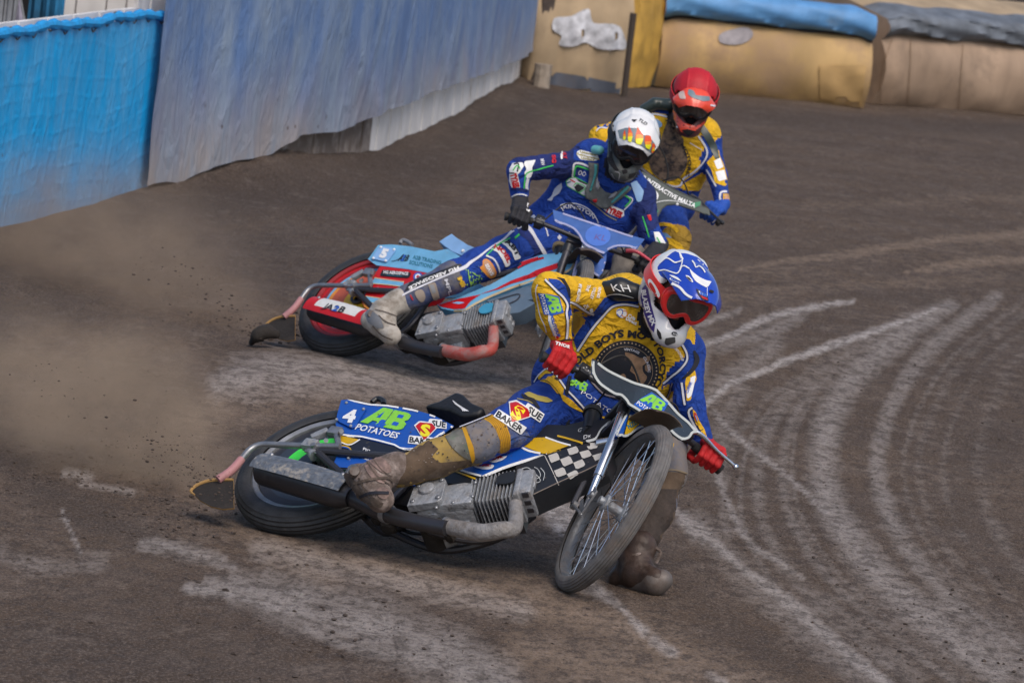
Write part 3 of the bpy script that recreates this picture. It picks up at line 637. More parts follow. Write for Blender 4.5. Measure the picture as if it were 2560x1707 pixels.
greyr = mat("grey_roll", (.13, .15, .18), .7, dirt=.3, dirtcol=(.22, .20, .19), bump=.3, bscale=6, var=.35, dscale=3)
seam = mat("seam_shadow", (.03, .03, .035), .9); skirt = mat("slate_skirt", (.10, .115, .15), .8, dirt=.3, dirtcol=(.17, .13, .11), var=.2, dscale=2)
white_rag = mat("torn_white", (.55, .56, .60), .7, var=.35, dscale=7, bump=.8, bscale=12)
def airbag(p0, p1, prof, label, name="inflatable_barrier", ends=.06, n=26, wob=.03, extra=None, group="inflatable barriers round the bend"):
    """prof: list of (back, z, material); swept from ground point p0 to p1"""
    a = gnd(*p0)[:2]; b = gnd(*p1)[:2]; e = (b-a)/np.linalg.norm(b-a); nb = np.array([-e[1], e[0]]); nb = nb if nb[1] > 0 else -nb
    pb = PB(); V = []; m = len(prof); mm = []
    for i in range(n+1):
        t = i/n; c = a+(b-a)*t; en = min(t, 1-t)*np.linalg.norm(b-a); rd = 1-ends*math.exp(-(en/.10)**2)
        for j, (bk, z, _) in enumerate(prof):
            wv = wob*(math.sin(t*19+j*1.7)+.6*math.sin(t*37+j*2.3+z*5))*(0 if z < .01 else 1)
            q = c+nb*(bk+wv*.6+(1-rd)*.6); V.append((q[0], q[1], z*rd+(wv*.3 if z > .1 else 0)))
    Fs = []; 
    for i in range(n):
        for j in range(m-1): Fs.append((i*m+j, (i+1)*m+j, (i+1)*m+j+1, i*m+j+1)); mm.append(pb.mi(prof[j][2]))
    Fs += [tuple(range(m)), tuple(n*m+j for j in range(m))[::-1]]; mm += [pb.mi(prof[0][2])]*2
    pb.add(V, Fs, mm)
    if extra: extra(pb)
    return tag(pb.build(name, sharp=60), label, "barrier", group)
def roll(z0, r, m, k=8, bk0=-.02): return [(bk0+r-r*math.cos(a)*1.0-r, z0+r-r*math.cos(a), m) for a in []]+[(bk0-r*math.sin(a)*.9, z0+r-r*math.cos(a), m) for a in np.linspace(0, math.pi, k)]
back = lambda z, m: [(.5, z+.02, m), (1.2, z-.05, m), (1.2, 0, m)]
def exA(pb):
    pb.poly(T(zb, [(190, 85), (270, 75), (350, 40), (372, 105), (440, 110), (500, 130), (520, 220), (470, 228), (400, 225), (330, 195), (280, 215), (210, 205), (225, 165), (185, 140)]), white_rag, off=.02, step=7, sm=3)
    pb.poly(T(zb, [(150, 325), (300, 345), (500, 385), (495, 425), (470, 460), (330, 455), (200, 430), (150, 400)]), skirt, off=.015, step=10)
airbag(zb(70, 400), zb(512, 442), [(0, 0, tan), (-.05, .25, tan), (-.07, .6, tan), (-.03, .95, tan), (.05, 1.25, tan)]+back(1.3, tan), "tan canvas barrier with torn white patch and slate skirt", wob=.05, extra=exA)
airbag(zb(536, 405), zb(652, 398), [(0, 0, goldb), (-.04, .3, goldb), (-.05, .6, goldb), (-.02, .95, goldb), (.03, 1.2, goldb)]+back(1.25, goldb), "narrow golden barrier segment beside the blue topped one", wob=.05, n=12)
def exC(pb):
    pb.poly(T(zb, [(950, 165), (1000, 140), (1080, 130), (1110, 165), (1050, 205), (960, 200)]), mat("grey_patch", (.30, .28, .30), .8, var=.2), off=.012, step=10, sm=3)
    pb.poly(T(zb, [(1410, 300), (1625, 300), (1605, 488), (1415, 452)]), mat("gold_patch", (.48, .31, .13), .75, var=.2, dscale=2, dirt=.2, dirtcol=(.2, .15, .11)), off=.012, step=12)
airbag(zb(658, 398), zb(1622, 500), [(.04, 0, gold), (-.03, .08, gold), (-.10, .22, gold), (-.14, .40, gold), (-.12, .56, gold), (-.05, .70, gold), (.02, .75, seam), (.0, .78, bluer)]+[(-.02-.13*math.sin(a), .92-.14*math.cos(a), bluer) for a in np.linspace(.3, 3.0, 8)]+back(1.05, tan), "golden inflatable barrier with bright blue roll along its top", wob=.02, extra=exC, n=40)
def exD(pb):
    for q in ([(1830, 185), (1826, 330), (1815, 480)], [(2070, 205), (2062, 340), (2050, 500)], [(1745, 180), (1700, 330), (1690, 470)]): pb.stroke(T(zb, q), 1.8, mat('seam_brown', (.24, .16, .10), .9), off=.012, jump=.3)
airbag(zb(1668, 480), zb(2700, 556), [(.04, 0, pinkt), (-.03, .08, pinkt), (-.11, .24, pinkt), (-.14, .42, pinkt), (-.12, .58, pinkt), (-.05, .72, pinkt), (.02, .78, greyr)]+[(-.02-.11*math.sin(a), .90-.12*math.cos(a), greyr) for a in np.linspace(.3, 3.0, 8)]+[(.35, 1.10, tan), (.9, 1.22, tan), (1.3, 1.2, tan), (1.3, 0, tan)], "dusty pink tan inflatable barrier with grey roll at the right edge", wob=.03, n=50, extra=exD)
for (x, y0, y1, rr, lb, mm_) in ((116, -20, 398, .10, "dark brown end post where the fence meets the tan barrier", mat("brown_post", (.09, .07, .06), .9, var=.3)), (132, 290, 412, .09, "short pale stump at the foot of the brown post", mat("pale_stump", (.32, .27, .22), .9, var=.3)), (512, 60, 446, .035, "thin dark strap post between tan and golden barriers", mat('dark_strap_post', (.055, .042, .035), .9))):
    pb = PB(); g = gnd(*zb(x, y1)); top = g.copy(); r = ray(*zb(x+(62 if x > 500 else 28) if y0 < 100 else x+6, y0)); tt = (g[1]-CC[1])/r[1]; top[2] = CC[2]+r[2]*tt
    pb.tube([g-np.array([0, .2, .03]), (g+top)/2-np.array([0, .2, 0]), top-np.array([0, .2, 0])], [rr, rr*.9, rr], mm_, 10)
    tag(pb.build("post"), lb, "post", "posts along the far barrier")
# grandstand beyond
pb = PB(); g0 = gnd(*zb(1400, 120)); standm = mat("stand_dark", (.085, .07, .066), .9, var=.35, dscale=1.5, streak=(.3, 1, 3))
for k in range(6): pb.box((5.0, 66+k*1.0, .5+.22*k), (7.5, .5, .5+.22*k), standm)
pb.box((5.0, 73, 2.2), (9, .2, 2.2), standm)
tag(pb.build("terrace"), "dark concrete terrace steps beyond the barrier at the top right", "terrace")
for (x, y, x2, y2, th, lb) in ((1760, -6, 2120, 62, .02, "long thin grey rail sloping behind the right barrier"), (2080, 8, 2352, 22, .02, "short thin grey rail above the yellow box")):
    a = unp(*zb(x, y), 60); b = unp(*zb(x2, y2), 60); pb = PB(); pb.tube([a, b], .02, greym, 8)
    for t in (.0, .5, 1.): q = a+(b-a)*t; pb.tube([q, (q[0], q[1], 0)], .015, greym, 6)
    tag(pb.build("rail"), lb, "rail")
a = unp(*zb(2268, 52), 62); pb = PB(); pb.box(a-np.array([0, 0, .0]), (.34, .2, .12), mat("yellow_box", (.62, .38, .03), .6, var=.15), ch=.02); pb.box(a-np.array([0, 0, a[2]/2+.06]), (.30, .16, a[2]/2-.07), greym)
pb.box(a+np.array([0, -.21, .0]), (.28, .012, .02), seam)
tag(pb.build("storage_box"), "yellow box on a grey stand beyond the right barrier", "box")
# ================================================================== motorcycles
R1 = np.array([[.8269, .3615, .4307], [-.5599, .4579, .6906], [.0524, -.8122, .581]])
R2 = np.array([[.7711, .479, .4195], [-.6349, .5288, .5632], [.048, -.7006, .7119]])
def ortho(R):
    u, _, v = np.linalg.svd(R); return u@v
B1 = Frame(ortho(R1), [-.6343, 17.4763, .2145]); B2 = Frame(ortho(R2), [-.7426, 23.2412, .2485])
RAKE = math.radians(22); SAX = np.array([-math.sin(RAKE), 0, math.cos(RAKE)]); RRAKE = np.array([[math.cos(RAKE), 0, -math.sin(RAKE)], [0, 1, 0], [math.sin(RAKE), 0, math.cos(RAKE)]])
def head(B, dl, L=1.305): return B.sub(rot(SAX, dl)@RRAKE, [L-.055, 0, 0])
H1 = head(B1, -.704); H2 = head(B2, -.82)
B3 = camframe([.13, -.10, .98], [.66, .66, -.02], [0, 0, 0])
def place3():
    global B3
    H = head(B3, -.5); off = H.w([.03, .36, .58]); tgt = unp(1790, 541, 24.9); B3 = Frame(B3.R, B3.O+tgt-off)
place3(); H3 = head(B3, -.5)

tyre_m = mat("tyre_rubber", (.030, .031, .034), .62, dirt=.22, dirtcol=(.10, .085, .075), bump=.25, bscale=70, var=.25, dscale=14)
tyre_f = mat("dusty_tyre", (.13, .125, .125), .85, dirt=.45, dirtcol=(.15, .12, .10), bump=.3, bscale=60, var=.3, dscale=12)
chrome = mat("chrome", (.62, .66, .72), .22, 1., dirt=.10, dscale=20); alloy = mat("cast_alloy", (.34, .36, .39), .52, .45, dirt=.46, dirtcol=(.15, .12, .10), bump=.6, bscale=60, var=.2, dscale=14)
steel = mat("dull_steel", (.30, .31, .33), .42, .75, dirt=.25, dirtcol=(.14, .115, .10), var=.2, dscale=18); darkst = mat("dark_steel", (.07, .07, .08), .4, .7, dirt=.2, dscale=14)
blackp = mat("black_plastic", (.016, .018, .022), .38, dirt=.14, dirtcol=(.13, .11, .09), dscale=22, var=.1); blackrub = mat("black_rubber", (.015, .015, .016), .7, dirt=.2, dscale=20)
whitep = mat("white_print", (.80, .81, .82), .5, dirt=.08, dscale=25); mudm = mat("caked_mud", (.085, .064, .052), .95, bump=1., bscale=30, var=.35, dscale=12)
underm = mat("muddy_underside", (.022, .018, .016), .9, dirt=.3, dirtcol=(.06, .045, .038), bump=.8, bscale=25)
pinkw = mat("pink_sleeve", (.42, .20, .21), .6, dirt=.35, dscale=16); flapw = mat("wood_edge", (.36, .21, .07), .7, dirt=.25, dscale=14)

rimd = mat('worn_rim', (.16, .17, .19), .5, .6, dirt=.5, dirtcol=(.12, .10, .09), dscale=20)
def wheel_tyre(pb, R, t, c, ax, m, ridges):
    prof = []
    for k in range(25):
        a = math.radians(-115+230*k/24); rr = R-t+t*math.cos(a)*1.0; hh = t*1.02*math.sin(a)
        if abs(a) < 1.35: rr += ridges*(1 if k % 2 == 0 else -1)
        prof.append((rr, hh))
    pb.lathe(prof, c, ax, m, 72)
def spokes(pb, c, axis, Rr, hubr, hw, m, n=36):
    axis = np.array(axis, float); u = np.cross(axis, [0, 0, 1.]); u /= np.linalg.norm(u); v = np.cross(axis, u)
    for k in range(n):
        a = 2*math.pi*k/n; sd = 1 if k % 2 else -1; b = a+(.42 if (k//2) % 2 else -.42)
        p = np.array(c)+axis*hw*sd+hubr*(math.cos(b)*u+math.sin(b)*v)*1.; q = np.array(c)+Rr*(math.cos(a)*u+math.sin(a)*v)
        pb.tube([p, q], .0016, m, 5)
NV = -1
def Lz(z, pts, y, fr=None, axis=1):
    fr = fr or B1; return [fr.on(z(*p), axis, y) for p in pts]

def common(root, B, H, col):
    """parts every machine shares, in bike coordinates (x forward, y left, z up, origin at the rear hub)"""
    def P(fr=B): return PB(fr)
    fin = lambda pb, n, par=root, **k: pb.build(n, par, B, **k)
    # rear wheel
    w_ = P(); wheel_tyre(w_, .338, .051, (0, 0, 0), (0, 1, 0), tyre_m, .0022); tyre = fin(w_, "rear_wheel")
    pb = P(); pb.lathe([(.262, -.034), (.268, -.040), (.258, -.044), (.244, -.038), (.238, -.020), (.238, .020), (.244, .038), (.268, .040), (.262, .034)], (0, 0, 0), (0, 1, 0), col['rim'], 64); fin(pb, "rim", tyre)
    pb = P(); rs = col['disc']; prof = [(.239, -.030)]+[(r, -.030-.004*(1-r/.24)) for r, _ in rs[1:]]+[(.03, -.036)]
    pb.lathe(prof, (0, 0, 0), (0, 1, 0), rs[0][1], 64, mats=[m for _, m in rs]); pb.lathe([(.238, .03), (.03, .036)], (0, 0, 0), (0, 1, 0), col['rim'], 48)
    pb.lathe([(.03, -.05), (.045, -.048), (.045, .05), (.03, .052), (.0, .052)], (0, 0, 0), (0, 1, 0), darkst, 24); fin(pb, "wheel_cover", tyre)
    # front wheel turns with the forks
    fw = PB(H); HC = (.051, 0, -.02); wheel_tyre(fw, .338, .031, HC, (0, 1, 0), tyre_f, .0016); ft = fin(fw, "front_wheel")
    pb = PB(H); pb.lathe([(.294, -.020), (.300, -.022), (.295, -.0245), (.290, -.018), (.286, -.010), (.284, 0), (.286, .010), (.290, .018), (.295, .0245), (.300, .022), (.294, .020)], HC, (0, 1, 0), rimd, 64); fin(pb, "rim", ft)
    pb = PB(H); pb.lathe([(.0, -.062), (.016, -.062), (.016, -.045), (.032, -.042), (.032, -.030), (.018, -.026), (.018, .026), (.032, .030), (.032, .042), (.016, .045), (.016, .062), (0, .062)], HC, (0, 1, 0), alloy, 24); fin(pb, "hub", ft)
    pb = PB(H); spokes(pb, HC, (0, 1, 0), .279, .032, .034, chrome); fin(pb, "spokes", ft)
    # forks
    for sgn in (-1, 1):
        y = .088*sgn; pb = PB(H)
        pb.tube([(.135, y*.95, .40), (.117, y, .26), (.055, y, .085)], [.019, .019, .019], col.get('fork', chrome), 16); pb.tube([(.055, y, .085), (.024, y, .0)], [.0135, .012], col.get('fork', chrome), 14)
        pb.tube([(.137, y*.95, .41), (.128, y*.95, .37)], .024, blackp, 14)
        # bottom link, V shaped bracket
        for a, b in (((.024, y, .02), (-.014, y, -.062)), ((-.014, y, -.062), (.066, y, -.018)), ((.066, y, -.018), (.030, y, .05)), ((-.035, y, .03), (-.014, y, -.062))):
            a = np.array(a); b = np.array(b); mid = (a+b)/2; d = (b-a); l = np.linalg.norm(d); d /= l; n2 = np.cross([0, 1, 0], d); Rm = np.stack([d, [0, 1, 0], n2], 1); pb.box(mid, (l/2+.007, .0035, .0085), steel, R=Rm, ch=.001)
        pb.tube([(.051, y, -.02), (.051, y-.012*np.sign(y)*-1, -.02)], .013, steel, 12)
        f = fin(pb, "fork_leg")
        if sgn < 0:
            pb = PB(H); a = np.array([-.075, -.1, .04]); b = np.array([.02, -.1, .20]); pb.tube([a, b], [.0115, .0115], darkst, 10)
            pb.tube([a-np.array([0, .004, 0]), a+np.array([0, .012, 0])], .017, steel, 12); pb.tube([b-np.array([0, .004, 0]), b+np.array([0, .012, 0])], .016, steel, 12); pb.tube([a, (-.014, -.092, -.062)], .006, steel, 8); fin(pb, "damper")
    pb = PB(H)
    for s_ in (.37, .46): pb.box((.07, 0, s_), (.060, .098, .012), darkst, ch=.008)
    pb.tube([(0, 0, .30), (0, 0, .56)], .028, darkst, 16); fin(pb, "fork_yoke")
    # front mudguard: curved strip round the tyre
    V = []; Fs = []; n = 26; k = 7; c = np.array(HC)
    for i in range(n+1):
        a = math.radians(116-80*i/n); r = .386+.028*(a-.5)*.3
        for j in range(k+1):
            q = -1+2*j/k; hw = .056+.012*math.sin(i/n*3.1); rr = r-.016*q*q
            V.append(c+np.array([math.cos(a)*rr, hw*q, math.sin(a)*rr]))
    V = np.array(V); V2 = V+(c-V)*.008; m_ = len(V); 
    for i in range(n):
        for j in range(k): q = i*(k+1)+j; Fs += [(q, q+1, q+k+2, q+k+1), (m_+q, m_+q+k+1, m_+q+k+2, m_+q+1)]
    for i in range(n): 
        for e in (0, k): q = i*(k+1)+e; Fs.append((q, q+k+1, m_+q+k+1, m_+q))
    for j in range(k): Fs += [(j, j+1, m_+j+1, m_+j), (n*(k+1)+j, n*(k+1)+j+1, m_+n*(k+1)+j+1, m_+n*(k+1)+j)]
    pb = PB(H); pb.add(np.vstack([V, V2]), Fs, col['guard']); fin(pb, "front_mudguard")
    # handlebar
    pb = PB(H); bar = [(.02, -.385, .565), (.035, -.27, .585), (.06, -.13, .56), (.06, 0, .55), (.06, .13, .56), (.035, .27, .585), (.02, .385, .565)]
    pb.tube(bar, .0125, darkst, 12, sm=6); hb = fin(pb, "handlebar")
    for sgn in (-1, 1):
        pb = PB(H); pb.tube([(.033, .265*sgn, .583), (.02, .39*sgn, .564)], .0175, blackrub, 14); pb.tube([(.0195, .385*sgn, .565), (.018, .398*sgn, .5635)], .021, blackrub, 14); fin(pb, "grip", hb)
    # left lever (photo right) with ball end, throttle housing on the right
    pb = PB(H); pb.tube([(.085, .20, .565), (.100, .25, .57), (.088, .33, .558), (.080, .42, .545)], [.010, .009, .0065, .0065], col.get('lever', chrome), 10, sm=4); pb.ball((.080, .424, .544), .012, col.get('lever', chrome), 12)
    pb.box((.062, .215, .575), (.020, .022, .016), darkst, ch=.004); fin(pb, "clutch_lever", hb)
    pb = PB(H); pb.box((.04, -.235, .585), (.024, .020, .028), blackp, ch=.006); pb.tube([(.04, -.25, .585), (.045, -.21, .585)], .026, blackp, 16)
    for a_ in range(3): pb.ball((.066, -.235+.010*(a_-1), .575+.012*(a_ % 2)), .0045, steel, 8)
    fin(pb, "throttle", hb)
    pb = PB(H); pb.tube([(.06, -.22, .58), (.12, -.12, .70), (.05, .02, .62), (-.02, .03, .45)], .004, blackrub, 6, sm=8); pb.tube([(.06, .2, .57), (.13, .1, .60), (.06, .0, .50), (-.06, -.02, .40)], .004, blackrub, 6, sm=8); fin(pb, "control_cable", hb)
    # engine: crankcase, cover, cylinder with fins, head
    ax = B.R  # local axes
    pb = P(); ang = math.radians(24); Re = np.array([[math.cos(ang), 0, -math.sin(ang)], [0, 1, 0], [math.sin(ang), 0, math.cos(ang)]])   # cylinder points forward and up
    E = lambda x, y, z: np.array([.655, 0, -.175])+Re@np.array([x, y, z])
    pb.box(E(.03, -.055, 0), (.095, .068, .068), alloy, R=Re, ch=.02); pb.box(E(.07, -.065, -.012), (.075, .068, .058), alloy, R=Re, ch=.018); pb.tube([E(0, -.10, 0), E(0, .06, 0)], .072, alloy, 24)
    pb.tube([E(.02, -.02, -.05), E(.12, -.02, -.07)], .03, alloy, 14); pb.box(E(.10, -.11, -.04), (.05, .02, .03), alloy, R=Re, ch=.008)
    for q in ((-.05, -.05), (.08, -.06), (.15, -.04), (.02, -.075), (.15, .04)): pb.ball(E(q[0], -.128, q[1]), .008, steel, 8)
    fin(pb, "crankcase", bevel=.002)
    pb = P(); pb.prism([(-.085, -.07), (-.075, .035), (-.05, .062), (.035, .066), (.045, .05), (.045, -.055), (.03, -.07)], lambda p, s_: E(p[0], -.120 if s_ == 0 else -.152, p[1]), alloy)
    pb.lathe([(.030, 0), (.030, .010), (.022, .014), (.0, .014)], E(-.02, -.152, .01), B.R[:, 1]*0+np.array([0, -1, 0]), alloy, 20)
    for q in ((-.065, -.05), (-.055, .035), (.03, .05), (.03, -.05)): pb.tube([E(q[0], -.150, q[1]), E(q[0], -.160, q[1])], .009, steel, 10)
    fin(pb, "clutch_cover", bevel=.003)
    pb = P(); pb.box(E(.215, 0, 0), (.085, .055, .055), darkst, R=Re)
    for i in range(13):
        x = .135+.0140*i; g = 1 if i > 2 else .82; pb.box(E(x, -.128+.062*g, .004*i/10), (.0019, .062*g, .074*g+.004), alloy, R=Re, ch=.0012)
    cyl = fin(pb, "cylinder")
    pb = P(); pb.box(E(.338, -.070, .008), (.030, .060, .068), alloy, R=Re, ch=.014); pb.box(E(.314, -.068, .004), (.010, .066, .076), alloy, R=Re, ch=.004)
    for i in range(3): pb.box(E(.345, -.115+.035*i, -.058), (.012, .010, .005), darkst, R=Re)
    for q in (-.105, -.06, -.03): pb.box(E(.367, q, .015), (.005, .010, .028), alloy, R=Re, ch=.003)
    hd = fin(pb, "cylinder_head", bevel=.002)
    pb = P(); n = 22; pts = [(.272+.042*math.cos(t)*(1.15 if math.cos(t) > 0 else 1), .03+.034*math.sin(t)) for t in np.linspace(0, 2*math.pi, n, endpoint=False)]
    pb.prism([(x if x < .30 else .30, z) for x, z in pts], lambda p, s_: E(p[0], -.131 if s_ == 0 else -.137, p[1]), col['badge']); fin(pb, "cylinder_badge", cyl)
    # exhaust
    pipe = Lz(z2, [(1195, 1165), (1208, 1232), (1130, 1300), (1000, 1318), (860, 1298), (750, 1275)], -.12); pipe[0] = E(.30, -.09, -.05); pipe[1] = np.array(pipe[1])+np.array([0, .03, 0])
    pb = P(); pb.tube(pipe, [.024, .028, .031, .032, .031, .029], col['header'], 20, sm=6); pb.tube([pipe[-1], pipe[-1]+(pipe[-1]-pipe[-2])*.12], .034, steel, 18); ex = fin(pb, "exhaust_header")
    p2 = Lz(z2, [(750, 1288), (640, 1268), (500, 1238), (380, 1205), (280, 1165), (120, 1085), (40, 1050)], -.13)
    pb = P(); pb.tube(p2, [.028, .028, .029, .030, .033, .036, .037], darkst, 20, sm=5)
    for a, b in ((3, 4),): 
        c = (p2[a]+p2[b])/2; d = (p2[b]-p2[a]); d /= np.linalg.norm(d); pb.tube([c-d*.012, c+d*.012], .036, steel, 18)
    fin(pb, "exhaust_pipe")
    # silencer and heat shield
    s0 = B1.on(z1(1390, 955), 1, -.14); s1 = B1.on(z1(650, 750), 1, -.16); d = (s1-s0); L_ = np.linalg.norm(d); d /= L_; yv = np.array([0, 1, 0.]); sv = np.cross(d, yv); sv /= np.linalg.norm(sv); sv = -sv if sv[2] < 0 else sv; yv = np.cross(sv, d); yv = yv if yv[1] > 0 else -yv
    def ring(t, a, b): return [s0+d*t+yv*a*math.cos(q)+sv*b*math.sin(q) for q in np.linspace(0, 2*math.pi, 24, endpoint=False)]
    V = []; ts = [(-.02, .034, .034), (.0, .040, .040), (.03, .052, .050), (.06, .056, .052), (L_*.6, .054, .048), (L_-.01, .050, .042), (L_, .046, .038)]
    for t, a, b in ts: V += ring(t, a, b)
    Fs = [(i*24+k, i*24+(k+1) % 24, (i+1)*24+(k+1) % 24, (i+1)*24+k) for i in range(len(ts)-1) for k in range(24)]+[tuple(range(24)), tuple((len(ts)-1)*24+k for k in range(24))]
    pb = P(); pb.add(V, Fs, darkst); sil = fin(pb, "silencer")
    V = []; n = 20; m_ = 14; ths = np.linspace(math.radians(150), math.radians(295), m_)
    for i in range(n+1):
        t = -.005+(L_+.01)*i/n; bul = 1+.12*math.sin(i/n*3.1); 
        for q in ths: V.append(s0+d*t+(yv*.066*math.cos(q)+sv*.074*math.sin(q)*-1)*bul)
    V = np.array(V); cen = np.repeat(np.array([s0+d*(-.005+(L_+.01)*i/n) for i in range(n+1)]), m_, 0); V2 = V+(cen-V)*.06; N_ = len(V); Fs = []; mm = []
    pb = P(); 
    for i in range(n):
        for j in range(m_-1):
            q = i*m_+j; Fs += [(q, q+1, q+m_+1, q+m_), (N_+q, N_+q+m_, N_+q+m_+1, N_+q+1)]; mid = col['shield'][1] if 4 <= i <= 16 and j > 1 and j < m_-2 else col['shield'][0]; mm += [pb.mi(mid), pb.mi(col['shield'][0])]
    for i in range(n): q = i*m_; Fs += [(q, q+m_, N_+q+m_, N_+q), (q+m_-1, q+2*m_-1, N_+q+2*m_-1, N_+q+m_-1)]; mm += [pb.mi(col['shield'][0])]*2
    for j in range(m_-1): q = n*m_+j; Fs += [(j, j+1, N_+j+1, N_+j), (q, q+1, N_+q+1, N_+q)]; mm += [pb.mi(col['shield'][0])]*2
    pb.add(np.vstack([V, V2]), Fs, mm)
    for i in (2, 18): q = V[i*m_+6]; pb.ball(q, .009, steel, 10)
    sh = fin(pb, "heat_shield", sil) if not col.get('hook') else col['hook'](pb, sil, B)
    # dirt deflector
    tube_px = Lz(z1, [(1330, 530), (1050, 527), (760, 515), (640, 520), (560, 560), (490, 640), (400, 740), (290, 815)], -.11)
    pb = P(); pb.tube(tube_px[:6], .012, steel, 12, sm=6); dt = fin(pb, "deflector_arm")
    pb = P(); pb.tube(tube_px[5:], [.0155, .0165, .0165], pinkw, 14, sm=4); fin(pb, "arm_sleeve", dt)
    pb = P(); br = lambda p, y: B1.on(z1(*p), 1, y)
    pb.box(br((1080, 520), -.11), (.030, .016, .022), alloy, ch=.006); pb.box(br((1160, 430), -.10), (.034, .012, .014), alloy, R=rot([0, 1, 0], -.9), ch=.005); pb.box(br((1290, 410), -.10), (.026, .014, .02), steel, ch=.004); pb.tube([br((1300, 420), -.1), br((1320, 540), -.1)], .012, steel, 10); pb.tube([br((1060, 530), -.1), br((1120, 610), -.09)], [.02, .024], alloy, 12)
    for p in ((1080, 485), (1075, 500), (1340, 400), (1210, 480)): pb.tube([br(p, -.10), br(p, -.13)], .009, steel, 10)
    fin(pb, "deflector_bracket", dt)
    fl = Lz(z1, [(60, 915), (105, 868), (200, 830), (310, 818), (420, 818), (420, 940), (425, 1055), (330, 1062), (230, 1040), (140, 990)], -.10); _dv = (CX*-.004+CY*.022-CZ*.010)@B1.R; fl2 = [q+np.array([0, .006, 0]) for q in fl]
    pb = P(); nf = len(fl); pb.add(fl+fl2, [tuple(range(nf))], underm); pb2 = [(i, nf+i, nf+(i+1) % nf, (i+1) % nf) for i in range(nf)]; pb._raw(B.w(np.array(fl+fl2)), pb2+[tuple(range(nf, 2*nf))[::-1]], flapw)
    rim_ = [fl[0]+(fl[9]-fl[0])*.4, fl[0], fl[1], fl[2], fl[3], fl[4]]; pb.tube([q+np.array([0, -.002, 0]) for q in rim_], [.003, .006, .007, .007, .007, .005], flapw, 8, sm=4); fin(pb, "dirt_deflector")
    # frame
    pb = P()
    A0 = np.array([1.03, 0, .42]); tubes = [[(0, -.10, 0), (.25, -.09, .03), (.50, -.07, .10), (.80, -.035, .30), A0], [(0, .10, 0), (.25, .09, .03), (.50, .07, .10), (.80, .035, .30), A0],
             [(.42, -.05, -.20), (.62, -.03, -.25), (.80, .02, -.22), (.88, .05, -.12), (.92, .04, .0)], [(.42, .06, -.20), (.66, .07, -.24), (.84, .07, -.14), (.92, .06, .0)],
             [(0, -.10, 0), (.2, -.08, -.10), (.42, -.06, -.20), (.45, -.07, .08)], [(0, .10, 0), (.2, .08, -.10), (.42, .06, -.20), (.45, .07, .08)]]
    for tb in tubes: pb.tube(tb, .0145, darkst, 10, sm=5)
    pb.tube([(0, -.13, 0), (0, .13, 0)], .011, steel, 10); pb.box((.0, -.105, 0), (.035, .004, .022), steel, ch=.003); pb.box((.0, .105, 0), (.035, .004, .022), steel, ch=.003); fin(pb, "frame")
    pb = P(); pb.box((.45, .02, -.10), (.10, .06, .055), underm, ch=.02); pb.tube([(.64, -.03, -.21), (.64, .06, -.21)], .055, underm, 20); pb.tube([(.40, -.04, -.2), (.60, -.04, -.255), (.74, -.04, -.245)], .010, underm, 8)
    for i in range(7): pb.ball((.40+.055*i, -.02+.02*math.sin(i*2.2), -.225-.02*math.sin(i*1.3)), (.03+.012*math.sin(i), .03, .018), underm, 8)
    pb.tube([(.70, -.07, -.24), (.78, -.10, -.30), (.82, -.11, -.335)], [.014, .012, .012], underm, 8); pb.tube([(.62, -.07, -.26), (.72, -.09, -.31)], .010, steel, 8)
    fin(pb, "primary_drive")
    pb = P(); pb.tube([(.50, .075, -.06), (.0, .075, .045), (-.045, .075, .0), (0, .075, -.045), (.48, .075, -.17), (.53, .075, -.11)], .007, darkst, 6, sm=4, closed=True); pb.lathe([(.0, .07), (.05, .07), (.05, .08), (0, .08)], (0, 0, 0), (0, 1, 0), steel, 24); fin(pb, "chain")
    pb = P(); fr_ = np.array([.40, -.13, -.235]); pb.tube([fr_, fr_+np.array([0, -.09, 0])], .012, steel, 10); pb.box(fr_+np.array([0, -.05, .006]), (.02, .045, .006), darkst, ch=.002); fin(pb, "footrest")

def plate(pb, fr, ax, val, poly, th, m):
    """flat panel with real thickness, in the frame fr on plane axis=val"""
    V = [np.array(p) for p in poly]; n = len(V); dv = np.zeros(3); dv[ax] = th; V2 = [v+dv for v in V]
    pb.add(V+V2, [tuple(range(n)), tuple(range(n, 2*n))[::-1]]+[(i, n+i, n+(i+1) % n, (i+1) % n) for i in range(n)], m)
bluep = mat("blue_gloss", (.010, .085, .42), .3, dirt=.27, dirtcol=(.16, .14, .13), dscale=16, coat=.3, var=.06); yelp = mat("yellow_gloss", (.62, .38, .01), .32, dirt=.24, dscale=14, coat=.2)
greenl = mat("leaf_green", (.24, .62, .06), .4, dirt=.14, dirtcol=(.12, .08, .05), dscale=26); redp = mat("red_gloss", (.52, .01, .015), .35, dirt=.08, dscale=18); yell = mat("lemon_print", (.85, .75, .02), .4)
slatep = mat("slate_gloss", (.030, .042, .055), .25, dirt=.10, dirtcol=(.25, .23, .22), dscale=34, coat=.4); skyp = mat("sky_blue_gloss", (.16, .42, .66), .4, dirt=.22, dirtcol=(.3, .3, .32), dscale=10, var=.12); orangep = mat("orange_gloss", (.72, .27, .04), .45, dirt=.1)
creamp = mat("cream_line", (.66, .52, .30), .5, dirt=.1); bluef = mat("cobalt_print", (.015, .10, .50), .4); neon = mat("neon_green", (.06, .75, .08), .4); tealp = mat("teal_print", (.03, .18, .26), .5); royal = mat("royal_blue_gloss", (.045, .11, .36), .35, dirt=.16, dirtcol=(.12, .14, .2), dscale=14, coat=.3)
darkpr = mat("dark_print", (.012, .014, .02), .5); paleb = mat("pale_blue", (.25, .45, .75), .45, dirt=.1)

